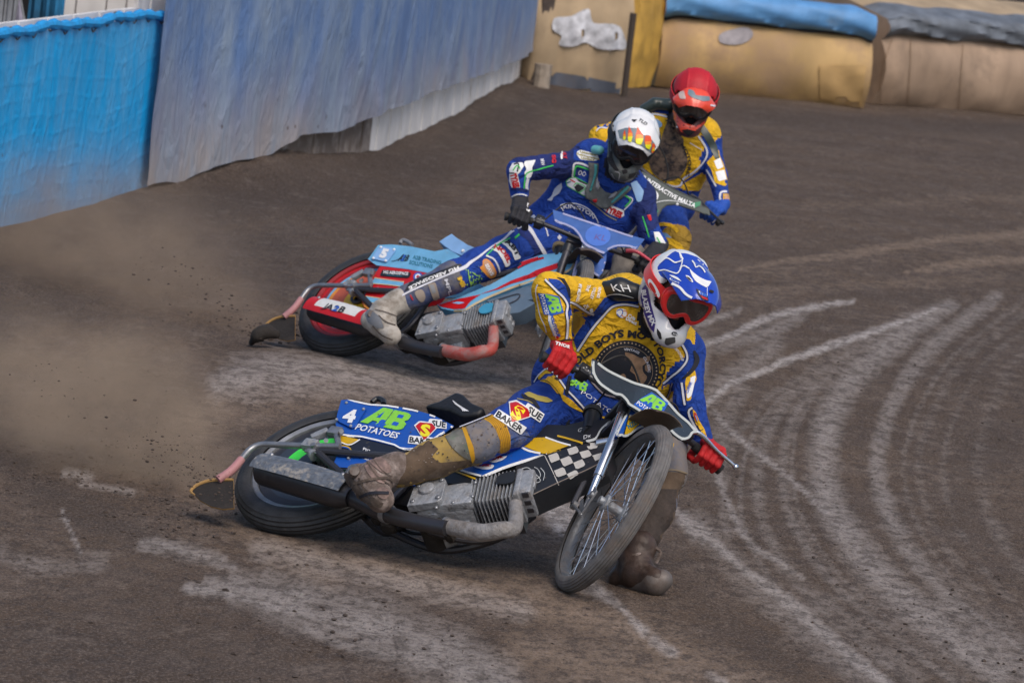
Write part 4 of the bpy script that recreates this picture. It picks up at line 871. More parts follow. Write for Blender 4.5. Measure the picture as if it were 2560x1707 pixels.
def ab_logo(pb, z, quad, off=.003, pot="POTATOES", green=None, panel=None):
    """green A&B over white POTATOES; quad = bottom-left, bottom-right, top-left in zoom coordinates"""
    bl, br, tl = [np.array(z(*p)) for p in quad]; ex = br-bl; ey = tl-bl; g = green or greenl
    M = lambda u, v: tuple(bl+ex*u+ey*v)
    if panel: pb.poly([M(-.06, -.10), M(1.04, -.10), M(1.10, .5), M(1.04, 1.08), M(.2, 1.08), M(.02, .45)], panel, off=off-.0009, step=5)
    hh = np.linalg.norm(ey); up = ey/hh; n = np.linalg.norm(ex)
    q = lambda P_: [M(u, .30+.70*v) for u, v in P_]; pn = panel or bluef
    pb.poly(q([(0, 0), (.27, 1), (.52, 1), (.52, 0), (.36, 0), (.36, .22), (.24, .22), (.19, 0)]), g, off, step=5); pb.poly(q([(.27, .42), (.36, .42), (.36, .80)]), pn, off+.0008, step=5)
    pb.poly(q([(.535, 0), (.535, 1), (.86, 1), (.98, .90), (.98, .64), (.91, .53), (1.0, .42), (1.0, .12), (.88, 0)]), g, off, step=5); pb.poly(q([(.70, .64), (.83, .64), (.83, .82), (.70, .82)]), pn, off+.0008, step=5); pb.poly(q([(.70, .20), (.84, .20), (.84, .40), (.70, .40)]), pn, off+.0008, step=5)
    pb.text("&", [M(.37, .25), M(.62, .25)], hh*.30, pn, off+.0016, bold=.05, up=up)
    if pot.strip(): pb.text(pot, [M(0, .0), M(1.02, .0)], hh*.22, whitep, off+.0008, bold=.02, up=up)
def sue_logo(pb, z, c, s, ang, off=.003, lower="BAKER"):
    c = np.array(z(*c)); R = np.array([[math.cos(ang), math.sin(ang)], [-math.sin(ang), math.cos(ang)]]); 
    M = lambda u, v: tuple(c+s*(np.array([u, -v])@R.T if False else np.array([u*math.cos(ang)+v*math.sin(ang), u*math.sin(ang)-v*math.cos(ang)])))
    up = np.array(M(0, 1))-c; up = up/np.linalg.norm(up)
    pb.poly([M(.1, .38), M(1.55, .38), M(1.5, 1.02), M(.2, 1.02)], whitep, off=off, step=5); pb.text("SUE", [M(.42, .48), M(1.45, .48)], s*.42, darkpr, off+.0009, bold=.03, up=up)
    pb.poly([M(-1.2, -.95), M(.95, -.95), M(1.0, -.35), M(-1.15, -.35)], whitep, off=off, step=5); pb.text(lower, [M(-1.1, -.86), M(.85, -.86)], s*.40, darkpr, off+.0009, bold=.03, up=up)
    sh = [(-.75, .35), (-.45, .66), (.45, .66), (.75, .35), (0, -.62)]; pb.poly([M(a*1.15, b*1.15) for a, b in sh], whitep, off=off+.0008, step=5)
    pb.poly([M(*q) for q in sh], redp, off=off+.0016, step=5); pb.text("S", [M(-.36, -.30), M(.38, -.30)], s*.80, yell, off+.0024, bold=.05, up=up)

def side_panel(B, root, z, poly, m, y=-.085, depth=.17, name="rear_cover"):
    pb = PB(B); pts = [B.on(z(*p), 1, y) for p in poly]; n = len(pts); V = pts+[p+np.array([0, .004, 0]) for p in pts]
    F_ = [tuple(range(n)), tuple(range(n, 2*n))[::-1]]+[(i, n+i, n+(i+1) % n, (i+1) % n) for i in range(n)]
    pb.add(V, F_, m); pb.add([v+np.array([0, depth, 0]) for v in V], F_, m); return pb, pts

# ---------------------------------------------------------------- first machine
greyst = mat("scuffed_shield", (.15, .17, .20), .5, .4, dirt=.45, dirtcol=(.40, .36, .31), bump=.4, bscale=40, var=.3, dscale=34, streak=(1, 1, 1))
root1 = empty("motorcycle", B1, "blue and black motorcycle with green A&B lettering and checkered strip, nearest the camera", "motorcycle", "racing motorcycles sliding through the bend")
common(root1, B1, H1, dict(rim=steel, disc=[(0, darkst), (.225, darkst), (.205, mat("wheel_slate", (.05, .065, .09), .4, .3)), (.16, neon), (.11, mat("wheel_slate", (.05, .065, .09)))], guard=mat("brown_guard", (.11, .078, .055), .5, dirt=.4, dirtcol=(.14, .11, .085), dscale=8, bump=.2), header=mat("ashen_header", (.27, .26, .26), .65, .3, dirt=.5, dirtcol=(.12, .10, .085), dscale=16, bump=.6, var=.25), badge=blackp, shield=(greyst, greyst)))
# rear cover with number 4
pb, pts = side_panel(B1, root1, z2, [(-8, 495), (28, 405), (48, 386), (120, 398), (215, 418), (330, 425), (520, 458), (660, 500), (795, 570), (700, 640), (560, 735), (420, 735), (380, 712), (150, 655), (10, 640), (-32, 560)], bluep)
pb.stroke(inset(T(z2, [(-8, 495), (28, 405), (48, 386), (120, 398), (215, 418), (330, 425), (520, 458), (660, 500), (795, 570), (700, 640), (560, 735), (420, 735), (380, 712), (150, 655), (10, 640), (-32, 560)]), 2.6), 4.0, whitep, sm=2, closed=True)
ab_logo(pb, z2, ((104, 598), (392, 662), (228, 428)), pot="POTATOES")
sue_logo(pb, z2, (598, 618), 34, .10)
mfb = mat("brown_fleck", (.12, .075, .05), .9); pb.splat(z2, 20, 760, 420, 700, 110, .5, 1.8, mfb, off=.0048)
rc = pb.build("rear_cover", root1, B1, bevel=.0015)
npb = PB(B1); npb.prism([B1.on(z2(*p), 1, -.092)[[0, 2]] for p in [(10, 395), (52, 392), (172, 432), (183, 455), (108, 578), (85, 588), (0, 548), (-22, 530), (-20, 500)]], lambda p, s_: (p[0], -.0905 if s_ == 0 else -.0945, p[1]), bluep)
npb.text("4", T(z2, [(10, 540), (98, 548)]), 30, whitep, bold=.06, up=(.35, -.94))
for p in ((45, 411), (165, 455), (75, 572), (-24, 528)): npb.ball(B1.on(z2(*p), 1, -.096), .0065, alloy, 8)
npb.build("number_plate", rc, B1)
# lower tail panel
pb, pts = side_panel(B1, root1, z2, [(8, 626), (150, 660), (380, 716), (470, 735), (400, 830), (300, 890), (200, 905), (130, 890), (-60, 865), (-28, 780), (0, 690), (-30, 660)], mat("night_panel", (.015, .018, .03), .3, dirt=.2, dirtcol=(.3, .25, .12), dscale=40), y=-.083)
pb.poly(T(z2, [(0, 640), (135, 668), (70, 700), (10, 690)]), yelp); pb.stroke(T(z2, [(0, 685), (70, 706), (140, 668)]), 3, whitep)
pb.poly(T(z2, [(-15, 760), (20, 745), (100, 770), (230, 800), (200, 850), (110, 870), (-50, 860)]), bluep, off=.002); pb.stroke(T(z2, [(100, 768), (160, 800), (260, 830)]), 3, whitep); pb.stroke(T(z2, [(10, 712), (60, 722), (90, 760)]), 3, yelp); pb.stroke(T(z2, [(0, 716), (70, 735), (95, 790)]), 3.5, bluef)
pb.text("PIC", T(z2, [(160, 742), (205, 762)]), 7, whitep, bold=.02); pb.ball(B1.on(z2(60, 800), 1, -.086), .008, steel, 8); pb.poly(T(z2, [(-18, 885), (10, 890), (14, 905), (-14, 900)]), yelp, off=.003)
pb.build("tail_panel", root1, B1)
# seat
def seat(B, root, z, poly, m, y0, y1):
    pb = PB(B); pts = [B.on(z(*p), 1, y0) for p in poly]; n = len(pts); V = pts+[p+np.array([0, y1-y0, 0]) for p in pts]
    pb.add(V, [tuple(range(n)), tuple(range(n, 2*n))[::-1]]+[(i, n+i, n+(i+1) % n, (i+1) % n) for i in range(n)], m); return pb
leatherm = mat("black_leather", (.012, .013, .016), .5, bump=.3, bscale=40, dirt=.12, dscale=20)
pb = PB(B1); sp_ = Lz(z2, [(600, 470), (705, 440), (830, 372), (880, 392), (940, 450), (1030, 490), (985, 530), (860, 545), (780, 500)], -.02)
n = len(sp_); V = [p+np.array([0, -.03, 0]) for p in sp_]+[p+np.array([0, .14, 0]) for p in sp_]; pb.add(V, [tuple(range(n)), tuple(range(n, 2*n))[::-1]]+[(i, n+i, n+(i+1) % n, (i+1) % n) for i in range(n)], leatherm)
[pb.stroke(T(z2, [(790+5*k, 398+7*k), (835+4*k, 432+6*k), (900-12*k, 472)]), 2.0, whitep, off=.003) for k in range(4)]
pb.build("seat", root1, B1, bevel=.012)
pb = PB(B1); q = Lz(z2, [(225, 410), (262, 382), (300, 395), (305, 420)], -.02); pb.tube(q, .011, blackp, 10, sm=4); pb.build("lifting_handle", root1, B1)
# side / tank cover, with real width
tk = [(470, 835), (560, 790), (760, 770), (1000, 720), (1200, 640), (1300, 560), (1400, 500)]
pb = PB(B1); outl = T(z2, [(470, 830), (700, 790), (1000, 690), (1180, 600), (1330, 560), (1540, 565)])+T(z4, [(330, 300), (480, 262), (560, 262), (662, 250), (560, 398), (380, 450), (190, 505), (0, 572)])+T(z2, [(1140, 868), (1010, 930), (960, 965), (870, 975), (760, 975), (640, 945), (520, 905)])
pts = [B1.on(p, 1, -.088) for p in outl]; n = len(pts); V = pts+[p*np.array([1, 0, 1])+np.array([0, .088, 0]) for p in pts]; pb.add(V, [tuple(range(n)), tuple(range(n, 2*n))[::-1]]+[(i, n+i, n+(i+1) % n, (i+1) % n) for i in range(n)], blackp)
pb.poly(T(z2, [(900, 790), (1180, 740), (1260, 705), (1330, 735), (1400, 770), (1490, 790), (1130, 868), (1005, 928), (900, 900), (790, 860)]), bluep, off=.0015, step=8)
pb.poly(T(z2, [(1255, 705), (1390, 660), (1545, 700), (1545, 745), (1480, 765), (1420, 768), (1330, 735)])+[], yelp, off=.0022, step=7); pb.poly(T(z4, [(5, 440), (100, 392), (190, 388), (365, 445), (210, 502), (150, 500)]), yelp, off=.0024, step=7)
pb.stroke(T(z4, [(0, 452), (60, 485), (150, 505)]), 5, whitep, off=.003); pb.stroke(T(z4, [(185, 388), (290, 425), (370, 447)]), 4, whitep, off=.003); pb.stroke(T(z4, [(272, 378), (340, 395), (455, 430)]), 4.5, yelp, off=.003)
pb.stroke(T(z2, [(745, 868), (830, 900), (950, 945)]), 4, yelp, off=.003); pb.stroke(T(z2, [(780, 858), (880, 895), (990, 925)]), 5, whitep, off=.003)
pb.stroke(T(z4, [(668, 258), (590, 330), (550, 395), (480, 415)]), 4, mat("grey_line", (.5, .52, .52), .5), off=.003); pb.text("Dx", T(z4, [(462, 402), (520, 385)]), 9, whitep, bold=.0, shear=.3); pb.text("G", T(z4, [(425, 352), (460, 342)]), 9, mat("grey_line", (.5, .52, .52)), bold=0, shear=.3)
pb.stroke(T(z2, [(1000, 928), (1140, 868), (1300, 815), (1440, 775)])+T(z4, [(190, 506)]), 4, whitep, off=.004)
pb.poly(T(z2, [(925, 845), (1000, 858), (1075, 845), (1070, 870), (1020, 880), (950, 865)]), whitep, off=.003, sm=3); pb.text("WULFSPORT", T(z2, [(930, 858), (1060, 862)]), 6.5, redp, off=.004, bold=.03); pb.poly(T(z2, [(1030, 800), (1175, 785), (1140, 815), (1080, 832), (1040, 825)]), whitep, off=.003, step=5); pb.text("SDK", T(z2, [(1040, 822), (1150, 795)]), 8.5, redp, off=.004, bold=.06, shear=.2)
pb.splat(z2, 900, 1560, 640, 930, 90, .5, 1.8, mfb, off=.005)
pb.build("tank_cover", root1, B1, bevel=.006)
# checkered frame cover
chk = T(z4, [(-30, 590), (0, 580), (190, 510), (380, 455), (560, 412), (640, 395), (660, 470), (612, 566), (470, 640), (300, 715), (160, 775), (82, 812), (30, 760), (-30, 690)])
pb = PB(B1); pts = [B1.on(p, 1, -.10) for p in chk]; n = len(pts); V = pts+[p+np.array([0, .09, 0]) for p in pts]; pb.add(V, [tuple(range(n)), tuple(range(n, 2*n))[::-1]]+[(i, n+i, n+(i+1) % n, (i+1) % n) for i in range(n)], blackp)
dwhite = mat("chalky_white", (.50, .48, .45), .6, dirt=.25, dirtcol=(.12, .1, .09), dscale=25)
rows = [[(205, 520), (272, 497), (342, 473), (412, 450), (475, 432), (545, 415)], [(225, 575), (292, 548), (362, 520), (432, 495), (500, 478), (570, 462)], [(248, 630), (318, 602), (388, 572), (455, 545), (525, 520), (598, 498)], [(270, 680), (340, 655), (408, 622), (478, 592), (548, 560), (610, 530)], [(290, 722), (362, 690), (430, 655)]]
for r in range(len(rows)-1):
    for c in range(5):
        if (r+c) % 2 == 0 and c+1 < min(len(rows[r]), len(rows[r+1])): pb.poly(T(z4, [rows[r][c], rows[r][c+1], rows[r+1][c+1], rows[r+1][c]]), dwhite, off=.002, step=8)
pb.stroke(T(z4, [(180, 520), (200, 560), (230, 620), (262, 690), (280, 730)]), 2, dwhite); sg = mat("grey_line", (.5, .52, .52))
pb.stroke(T(z4, [(20, 615), (60, 610), (110, 650), (150, 700), (120, 718), (70, 690), (40, 640)]), 1.6, sg, off=.003); pb.stroke(T(z4, [(105, 605), (135, 625), (150, 670), (110, 690), (60, 660)]), 1.6, sg, off=.003); pb.stroke(T(z4, [(150, 610), (180, 650), (170, 700)]), 1.6, sg, off=.003)
pb.stroke(T(z4, [(100, 800), (300, 705), (470, 630), (600, 565)]), 2, mat("worn_edge", (.25, .2, .16), .7)); pb.splat(z4, 20, 620, 430, 780, 80, .5, 2.0, mat("dried_mud", (.24, .20, .17), .9), off=.005)
pb.build("frame_cover", root1, B1, bevel=.004)
pb = PB(B1); pb.tube(Lz(z4, [(560, 432), (700, 402)], -.10), [.017, .015], chrome, 14); pb.build("frame_tube", root1, B1)
pb = PB(B1); pb.tube(Lz(z4, [(500, 340), (515, 270), (530, 215)], -.07), [.025, .028, .030], blackp, 18); pb.tube(Lz(z4, [(524, 226), (532, 200)], -.07), [.036, .036], blackp, 18); pb.tube(Lz(z4, [(470, 345), (490, 352)], -.08), .02, blackp, 10); pb.build("filler_neck", root1, B1)
# front cover (handlebar fairing)
outline = [z3(592, 900)]+T(z3, [(640, 930), (720, 990), (830, 1045), (930, 1090), (1000, 1110), (1070, 1130), (1125, 1155)])+T(zl, [(500, 395), (620, 520), (770, 690), (900, 800), (1000, 915), (1020, 950), (955, 960), (930, 1000), (900, 1030), (840, 1048), (770, 1030), (690, 970), (615, 895), (500, 860), (350, 760), (230, 665), (105, 590), (90, 560), (40, 500), (0, 470)])+T(z3, [(770, 1200), (690, 1150), (640, 1110), (600, 1050), (585, 990)])
def fairing(root, H, outl, m, edge, x0=.19, lower=None, hook=None, name="front_cover", ew=6):
    pb = PB(H); f = lambda p: H.on(p, 0, x0); pts = [f(p) for p in outl]; n = len(pts)
    V = pts+[p+np.array([-.005, 0, 0]) for p in pts]; pb.add(V, [tuple(range(n)), tuple(range(n, 2*n))[::-1]]+[(i, n+i, n+(i+1) % n, (i+1) % n) for i in range(n)], m)
    pb.stroke(inset(outl, ew*.62), ew, edge, sm=3, closed=True, off=.002)
    if hook: hook(pb)
    return pb.build(name, root, H and (B1 if root is root1 else B2 if root is root2 else B3), bevel=.001)
greye = mat("pale_edge", (.46, .49, .48), .5, dirt=.1)
def hk(pb):
    ab_logo(pb, zl, ((205, 575), (470, 745), (345, 400)), pot="POTATOES", panel=bluef)
    pb.text("AIM", T(zr, [(1180, 1420), (1330, 1520)]), 1, whitep) if False else None
    for k in range(60): 
        p = zl(RNG.uniform(-200, 480), RNG.uniform(150, 520)); s_ = RNG.uniform(.6, 1.3); pb.poly([(p[0]-s_, p[1]), (p[0], p[1]-s_), (p[0]+s_, p[1]), (p[0], p[1]+s_)], mat("mud_fleck", (.42, .38, .33), .8), off=.0025, step=4)
root_of = {}
fairing(root1, H1, outline, slatep, greye, hook=hk)
# centre brace panel below the front cover (blue with yellow NZL patch)
def hk2(pb):
    pb.poly(T(zl, [(120, 725), (200, 750), (260, 800), (262, 830), (120, 965), (50, 975), (80, 850)]), yelp, off=.002, step=7); pb.stroke(T(zl, [(118, 722), (200, 752), (262, 805)]), 4, greye, off=.003); pb.stroke(T(zl, [(112, 720), (80, 850), (48, 975)]), 2.5, blackp, off=.003)
    pb.text("NZL", T(zl, [(115, 905), (225, 835)]), 12, tealp, bold=.04, off=.003)
cen = T(zl, [(100, 585), (240, 680), (390, 765), (420, 840), (250, 900), (100, 1000), (10, 990), (-60, 990), (-20, 880), (40, 760), (90, 660)])
fairing(root1, H1, cen, bluep, greye, x0=.145, hook=hk2, name="fork_panel", ew=5)
# ---------------------------------------------------------------- second machine
a2b_w = mat("white_gloss", (.66, .67, .66), .4, dirt=.12, dirtcol=(.2, .17, .15), dscale=20)
root2 = empty("motorcycle", B2, "sky blue and red striped motorcycle with number 5, ridden by the person in blue", "motorcycle", "racing motorcycles sliding through the bend")
def hook2(pb, sil, B):
    pb.text("A2B", T(z5, [(655, 735), (832, 770)]), 15, darkpr, bold=.02, shear=.35, off=.003, up=(.3, -.95)); pb.text("2", T(z5, [(722, 748), (780, 760)]), 13, bluef, bold=.03, off=.0045, shear=.35, up=(.3, -.95))
    pb.stroke(T(z5, [(632, 738), (655, 732), (700, 690)]), 2, darkpr, off=.003); return pb.build("heat_shield", sil, B)
common(root2, B2, H2, dict(rim=mat('wheel_red', (.30, .02, .025), .45, dirt=.2), disc=[(0, redp), (.225, MATS['wheel_red'] if 'wheel_red' in MATS else redp), (.205, skyp), (.19, orangep), (.17, mat("coral_disc", (.50, .11, .06), .5, dirt=.2, dscale=10)), (.09, yelp)], guard=mat("brown_guard", (.075, .052, .038)), header=mat("red_header", (.42, .07, .055), .5, .1, dirt=.55, dirtcol=(.30, .24, .23), dscale=9, bump=.2), fork=darkst, lever=mat('red_lever', (.55, .05, .09), .35), badge=mat("cyan_badge", (.05, .30, .48), .4), shield=(redp, a2b_w), hook=hook2))
pb, pts = side_panel(B2, root2, zj, [(195, 432), (320, 258), (480, 250), (720, 275), (1010, 335), (1170, 305), (1330, 400), (1450, 470), (1360, 510), (1250, 600), (960, 605), (700, 555), (345, 510), (300, 505)], skyp)
pb.stroke(T(zj, [(345, 510), (300, 500), (198, 432), (320, 260), (480, 254), (720, 280), (1010, 338), (1170, 308)]), 4.0, creamp, sm=2)
pb.text("A2B", T(zj, [(560, 452), (690, 455)]), 15, darkpr, bold=.03, shear=.4, up=(.25, -.97)); pb.text("2", T(zj, [(595, 450), (645, 453)]), 14, bluef, bold=.04, shear=.4, off=.0035, up=(.25, -.97)); pb.stroke(T(zj, [(485, 460), (560, 440), (640, 372)]), 1.5, darkpr)
pb.text("A2B TRADING", T(zj, [(745, 425), (1090, 500)]), 9, tealp, bold=.02, up=(.2, -.98)); pb.text("SOLUTIONS", T(zj, [(700, 490), (985, 545)]), 9.5, tealp, bold=.02, up=(.2, -.98))
rc = pb.build("rear_cover", root2, B2)
npb = PB(B2); npb.prism([B2.on(zj(*p), 1, -.092)[[0, 2]] for p in [(345, 270), (525, 305), (538, 320), (430, 465), (410, 465), (245, 425), (250, 405)]], lambda p, s_: (p[0], -.0905 if s_ == 0 else -.0945, p[1]), paleb)
npb.text("5", T(zj, [(330, 400), (412, 420)]), 22, whitep, bold=.07, up=(.45, -.9))
for p in ((355, 285), (515, 312), (412, 450), (262, 420)): npb.ball(B2.on(zj(*p), 1, -.096), .007, whitep, 8)
npb.build("number_plate", rc, B2)
pb, pts = side_panel(B2, root2, zj, [(345, 510), (700, 560), (960, 605), (900, 680), (700, 720), (560, 790), (480, 880), (420, 960), (340, 1000), (200, 1050), (150, 1020), (120, 950), (180, 830), (240, 690), (290, 600)], redp, y=-.083)
pb.poly(T(zj, [(275, 665), (450, 690), (640, 715), (620, 768), (450, 745), (240, 728)]), skyp, off=.002, step=7); pb.poly(T(zj, [(170, 890), (400, 925), (360, 985), (140, 945)]), skyp, off=.002, step=7); pb.poly(T(zj, [(135, 950), (355, 990), (300, 1025), (200, 1048), (150, 1015)]), orangep, off=.002, step=7)
for q in ([(275, 662), (450, 688), (640, 713)], [(240, 730), (450, 748), (620, 772)], [(172, 886), (400, 922)], [(138, 948), (358, 988)]): pb.stroke(T(zj, q), 2, creamp, off=.003)
pb.stroke(T(zj, [(345, 512), (290, 600), (240, 695), (180, 830), (122, 945), (150, 1022), (205, 1050)]), 4, creamp, off=.003); pb.stroke(T(zj, [(345, 512), (700, 562), (960, 606)]), 3, creamp, off=.003)
pb.poly(T(zj, [(378, 565), (732, 598), (700, 668), (340, 640)]), darkpr, off=.003, step=8); pb.text("HG AEROSPACE", T(zj, [(388, 610), (690, 632)]), 7.5, whitep, bold=.03, off=.004, up=(.1, -1)); pb.stroke(T(zj, [(430, 632), (620, 646)]), 1.2, tealp, off=.004)
pb.text("Jiffich", T(zj, [(305, 805), (415, 825)]), 5.5, whitep, bold=.03, off=.004); pb.text("Court Runson", T(zj, [(230, 840), (458, 868)]), 5.5, whitep, bold=.03, off=.004)
for r_, m_ in ((12, bluef), (8, whitep), (4.5, redp)): pb.poly([(zj(812, 652)[0]+r_*math.cos(a), zj(812, 652)[1]+r_*math.sin(a)) for a in np.linspace(0, 2*math.pi, 18, endpoint=False)], m_, off=.003+(12-r_)*.0001, step=5)
pb.ball(B2.on(zj(262, 995), 1, -.086), .008, whitep, 8)
pb.build("tail_panel", root2, B2)
pb = PB(B2); sp_ = Lz(zj, [(1085, 250), (1160, 200), (1240, 152), (1300, 200), (1440, 290), (1600, 350), (1540, 390), (1380, 430), (1240, 370), (1120, 280)], -.01, B2)
n = len(sp_); V = [p+np.array([0, -.02, 0]) for p in sp_]+[p+np.array([0, .12, 0]) for p in sp_]; pb.add(V, [tuple(range(n)), tuple(range(n, 2*n))[::-1]]+[(i, n+i, n+(i+1) % n, (i+1) % n) for i in range(n)], paleb)
pb.ball(B2.on(zj(1358, 330), 1, -.035), .010, whitep, 8); pb.build("seat", root2, B2, bevel=.006)
pb = PB(B2); pb.tube(Lz(zj, [(590, 240), (620, 200), (680, 215), (740, 260)], -.02, B2), .010, greym, 8, sm=4); pb.build("lifting_handle", root2, B2)
# tank cover of the second machine
pb = PB(B2); outl = T(zj, [(1040, 1000), (1200, 930), (1500, 850), (1900, 640), (2200, 440), (2352, 330)])+T(zr, [(200, -60), (400, -80), (575, -60), (590, 0), (575, 40), (530, 75), (300, 165), (0, 245)])+T(zj, [(2300, 720), (2000, 770), (1700, 880), (1500, 980), (1380, 1050), (1250, 1060), (1150, 1050)])
outl = T(zj, [(1040, 990), (1300, 900), (1700, 740), (2000, 570), (2200, 420), (2352, 400)])+T(z6, [(300, 1400), (480, 1340), (640, 1320), (810, 1285), (790, 1390), (760, 1480), (560, 1540), (300, 1620)])+T(zj, [(2352, 650), (2000, 760), (1700, 880), (1500, 980), (1380, 1055), (1230, 1060), (1100, 1035)])
pts = [B2.on(p, 1, -.088) for p in outl]; n = len(pts); V = pts+[p*np.array([1, 0, 1])+np.array([0, .088, 0]) for p in pts]; pb.add(V, [tuple(range(n)), tuple(range(n, 2*n))[::-1]]+[(i, n+i, n+(i+1) % n, (i+1) % n) for i in range(n)], skyp)
pb.poly(T(zj, [(1050, 995), (1300, 920), (1550, 870), (1800, 800), (1950, 735), (2080, 700), (2352, 610), (2352, 570), (2100, 640), (1960, 690), (1750, 800), (1600, 850), (1450, 950), (1380, 1040), (1250, 1045), (1110, 1020)]), redp, off=.002, step=8)
pb.poly(T(z6, [(440, 1480), (560, 1440), (700, 1390), (790, 1350), (785, 1380), (700, 1440), (560, 1490), (430, 1540), (330, 1570), (300, 1560)]), redp, off=.002, step=8); pb.stroke(T(zj, [(1980, 590), (2100, 500), (2352, 415)]), 4, redp, off=.002); pb.stroke(T(z6, [(210, 1470), (330, 1410), (460, 1370)]), 7, redp, off=.002)
pb.stroke(T(zj, [(1250, 1062), (1380, 1056), (1500, 982), (1700, 884), (2000, 764), (2352, 652)])+T(z6, [(560, 1536), (758, 1470), (806, 1290)]), 3.5, creamp, off=.003, sm=3); pb.poly(T(zj, [(1220, 970), (1300, 952), (1390, 965), (1310, 985)]), paleb, off=.003, step=5)
pb.splat(zj, 1100, 2352, 450, 1050, 60, .5, 1.5, mfb, off=.005)
pb.build("tank_cover", root2, B2, bevel=.006)
pb = PB(B2); lowm = mat("steel_blue_cover", (.13, .19, .26), .5, .2, dirt=.3, dirtcol=(.2, .2, .22), dscale=10); lo = T(zj, [(1640, 940), (1900, 850), (2100, 770), (2352, 700)])+T(zr, [(0, 300), (560, 130), (640, 210), (560, 300), (250, 420), (0, 470)])+T(zj, [(2250, 960), (2050, 1080), (1920, 1100), (1850, 1010), (1750, 990)])
pts = [B2.on(p, 1, -.08) for p in lo]; n = len(pts); V = pts+[p+np.array([0, .08, 0]) for p in pts]; pb.add(V, [tuple(range(n)), tuple(range(n, 2*n))[::-1]]+[(i, n+i, n+(i+1) % n, (i+1) % n) for i in range(n)], lowm); pb.stroke(T(zj, [(1700, 960), (2030, 860), (2030, 925), (1900, 990)]), 3, darkst); pb.build("frame_cover", root2, B2, bevel=.004)
pb = PB(B2); pb.tube(Lz(z6, [(640, 1360), (650, 1310), (655, 1270)], -.07, B2), [.020, .024, .028], blackp, 16); pb.tube(Lz(z6, [(648, 1290), (652, 1260)], -.07, B2), .034, mat("tan_cap", (.35, .26, .14), .7, dirt=.3), 16); pb.build("filler_neck", root2, B2)
violet = mat("lilac_edge", (.30, .32, .52), .5, dirt=.1); polym = mat("clear_blue_sheet", (.05, .12, .36), .22, dirt=.12, dirtcol=(.16, .18, .26), dscale=16, alpha=1., coat=.3)
o2 = T(z6, [(590, 925), (700, 960), (850, 1010), (1000, 1060), (1150, 1110), (1300, 1160), (1430, 1195), (1360, 1285), (1290, 1270), (1180, 1265), (1100, 1295), (1060, 1330), (960, 1290), (870, 1240), (830, 1170), (780, 1110), (700, 1070), (605, 1030)])
def hk3(pb):
    c = z6(1000, 1160); pb.poly([(c[0]+32*math.cos(a), c[1]+26*math.sin(a)+2) for a in np.linspace(0, 2*math.pi, 24, endpoint=False)], mat("mid_blue", (.06, .16, .55), .4), off=.002, step=7)
    pb.text("KL", T(z6, [(965, 1200), (1070, 1215)]), 14, mat("plum_print", (.12, .08, .28), .5), bold=.0, off=.003, shear=.2)
fairing(root2, H2, o2, polym, violet, hook=hk3, ew=4.5)
def hk4(pb):
    pb.poly(T(z6, [(860, 1240), (960, 1290), (900, 1360), (850, 1400), (835, 1385)]), whitep, off=.002, step=6); pb.stroke(T(z6, [(865, 1238), (965, 1292), (1085, 1310)]), 2.5, greenl, off=.003); pb.text("IN", T(z6, [(850, 1370), (880, 1380)]), 5, tealp, off=.003)
fairing(root2, H2, T(z6, [(862, 1235), (970, 1290), (1085, 1308), (1075, 1400), (1045, 1500), (1010, 1540), (930, 1480), (840, 1420), (790, 1560), (760, 1568), (800, 1400)]), royal, violet, x0=.17, hook=hk4, name="fork_panel", ew=3.5)
# ---------------------------------------------------------------- third machine, mostly hidden
root3 = empty("motorcycle", B3, "dark green and charcoal motorcycle of the rear rider, mostly hidden behind the blue rider", "motorcycle", "racing motorcycles sliding through the bend")
common(root3, B3, H3, dict(lever=blackp, fork=darkst, rim=steel, disc=[(0, blackp), (.2, blackp)], guard=blackp, header=mat("ashen_header", (.24, .24, .26)), badge=blackp, shield=(greyst, greyst)))
charg = mat("charcoal_gloss", (.038, .055, .052), .35, dirt=.12, dirtcol=(.2, .2, .18), dscale=20); grn = mat("race_green", (.015, .22, .10), .4)
def hk5(pb):
    pb.text("8R INTERACTIVE MALTA", T(z7, [(528, 915), (640, 985), (800, 1085), (990, 1170)]), 10.5, whitep, bold=.03, off=.004, sm=6); c = z7(652, 1070)
    pb.poly([(c[0]+11*math.cos(a), c[1]+13*math.sin(a)) for a in np.linspace(0, 2*math.pi, 16, endpoint=False)], whitep, off=.003, step=5); pb.text("X", [(c[0]-6, c[1]+8), (c[0]+7, c[1]+8)], 15, charg, off=.005, bold=.06)
    pb.poly(T(z7, [(960, 1130), (1040, 1115), (1035, 1150), (990, 1170)]), grn, off=.003, step=5); pb.poly(T(z7, [(590, 1130), (690, 1190), (680, 1215), (600, 1170)]), grn, off=.003, step=5); pb.stroke(T(z7, [(650, 1130), (740, 1110), (840, 1115), (960, 1150)]), 2.5, mat("grey_line", (.5, .52, .52)), off=.003)
    pb.ball(pb.fr.on(z7(845, 1138), 0, .195), .008, whitep, 8)
fairing(root3, H3, T(z7, [(440, 840), (560, 868), (700, 938), (820, 1008), (960, 1075), (1045, 1112), (1050, 1140), (1110, 1180), (1120, 1230), (1060, 1215), (1010, 1195), (900, 1160), (840, 1140), (760, 1145), (720, 1175), (690, 1230), (655, 1300), (620, 1290), (560, 1200), (470, 1000)]), charg, mat("dark_edge", (.03, .04, .04), .5), hook=hk5, ew=2)
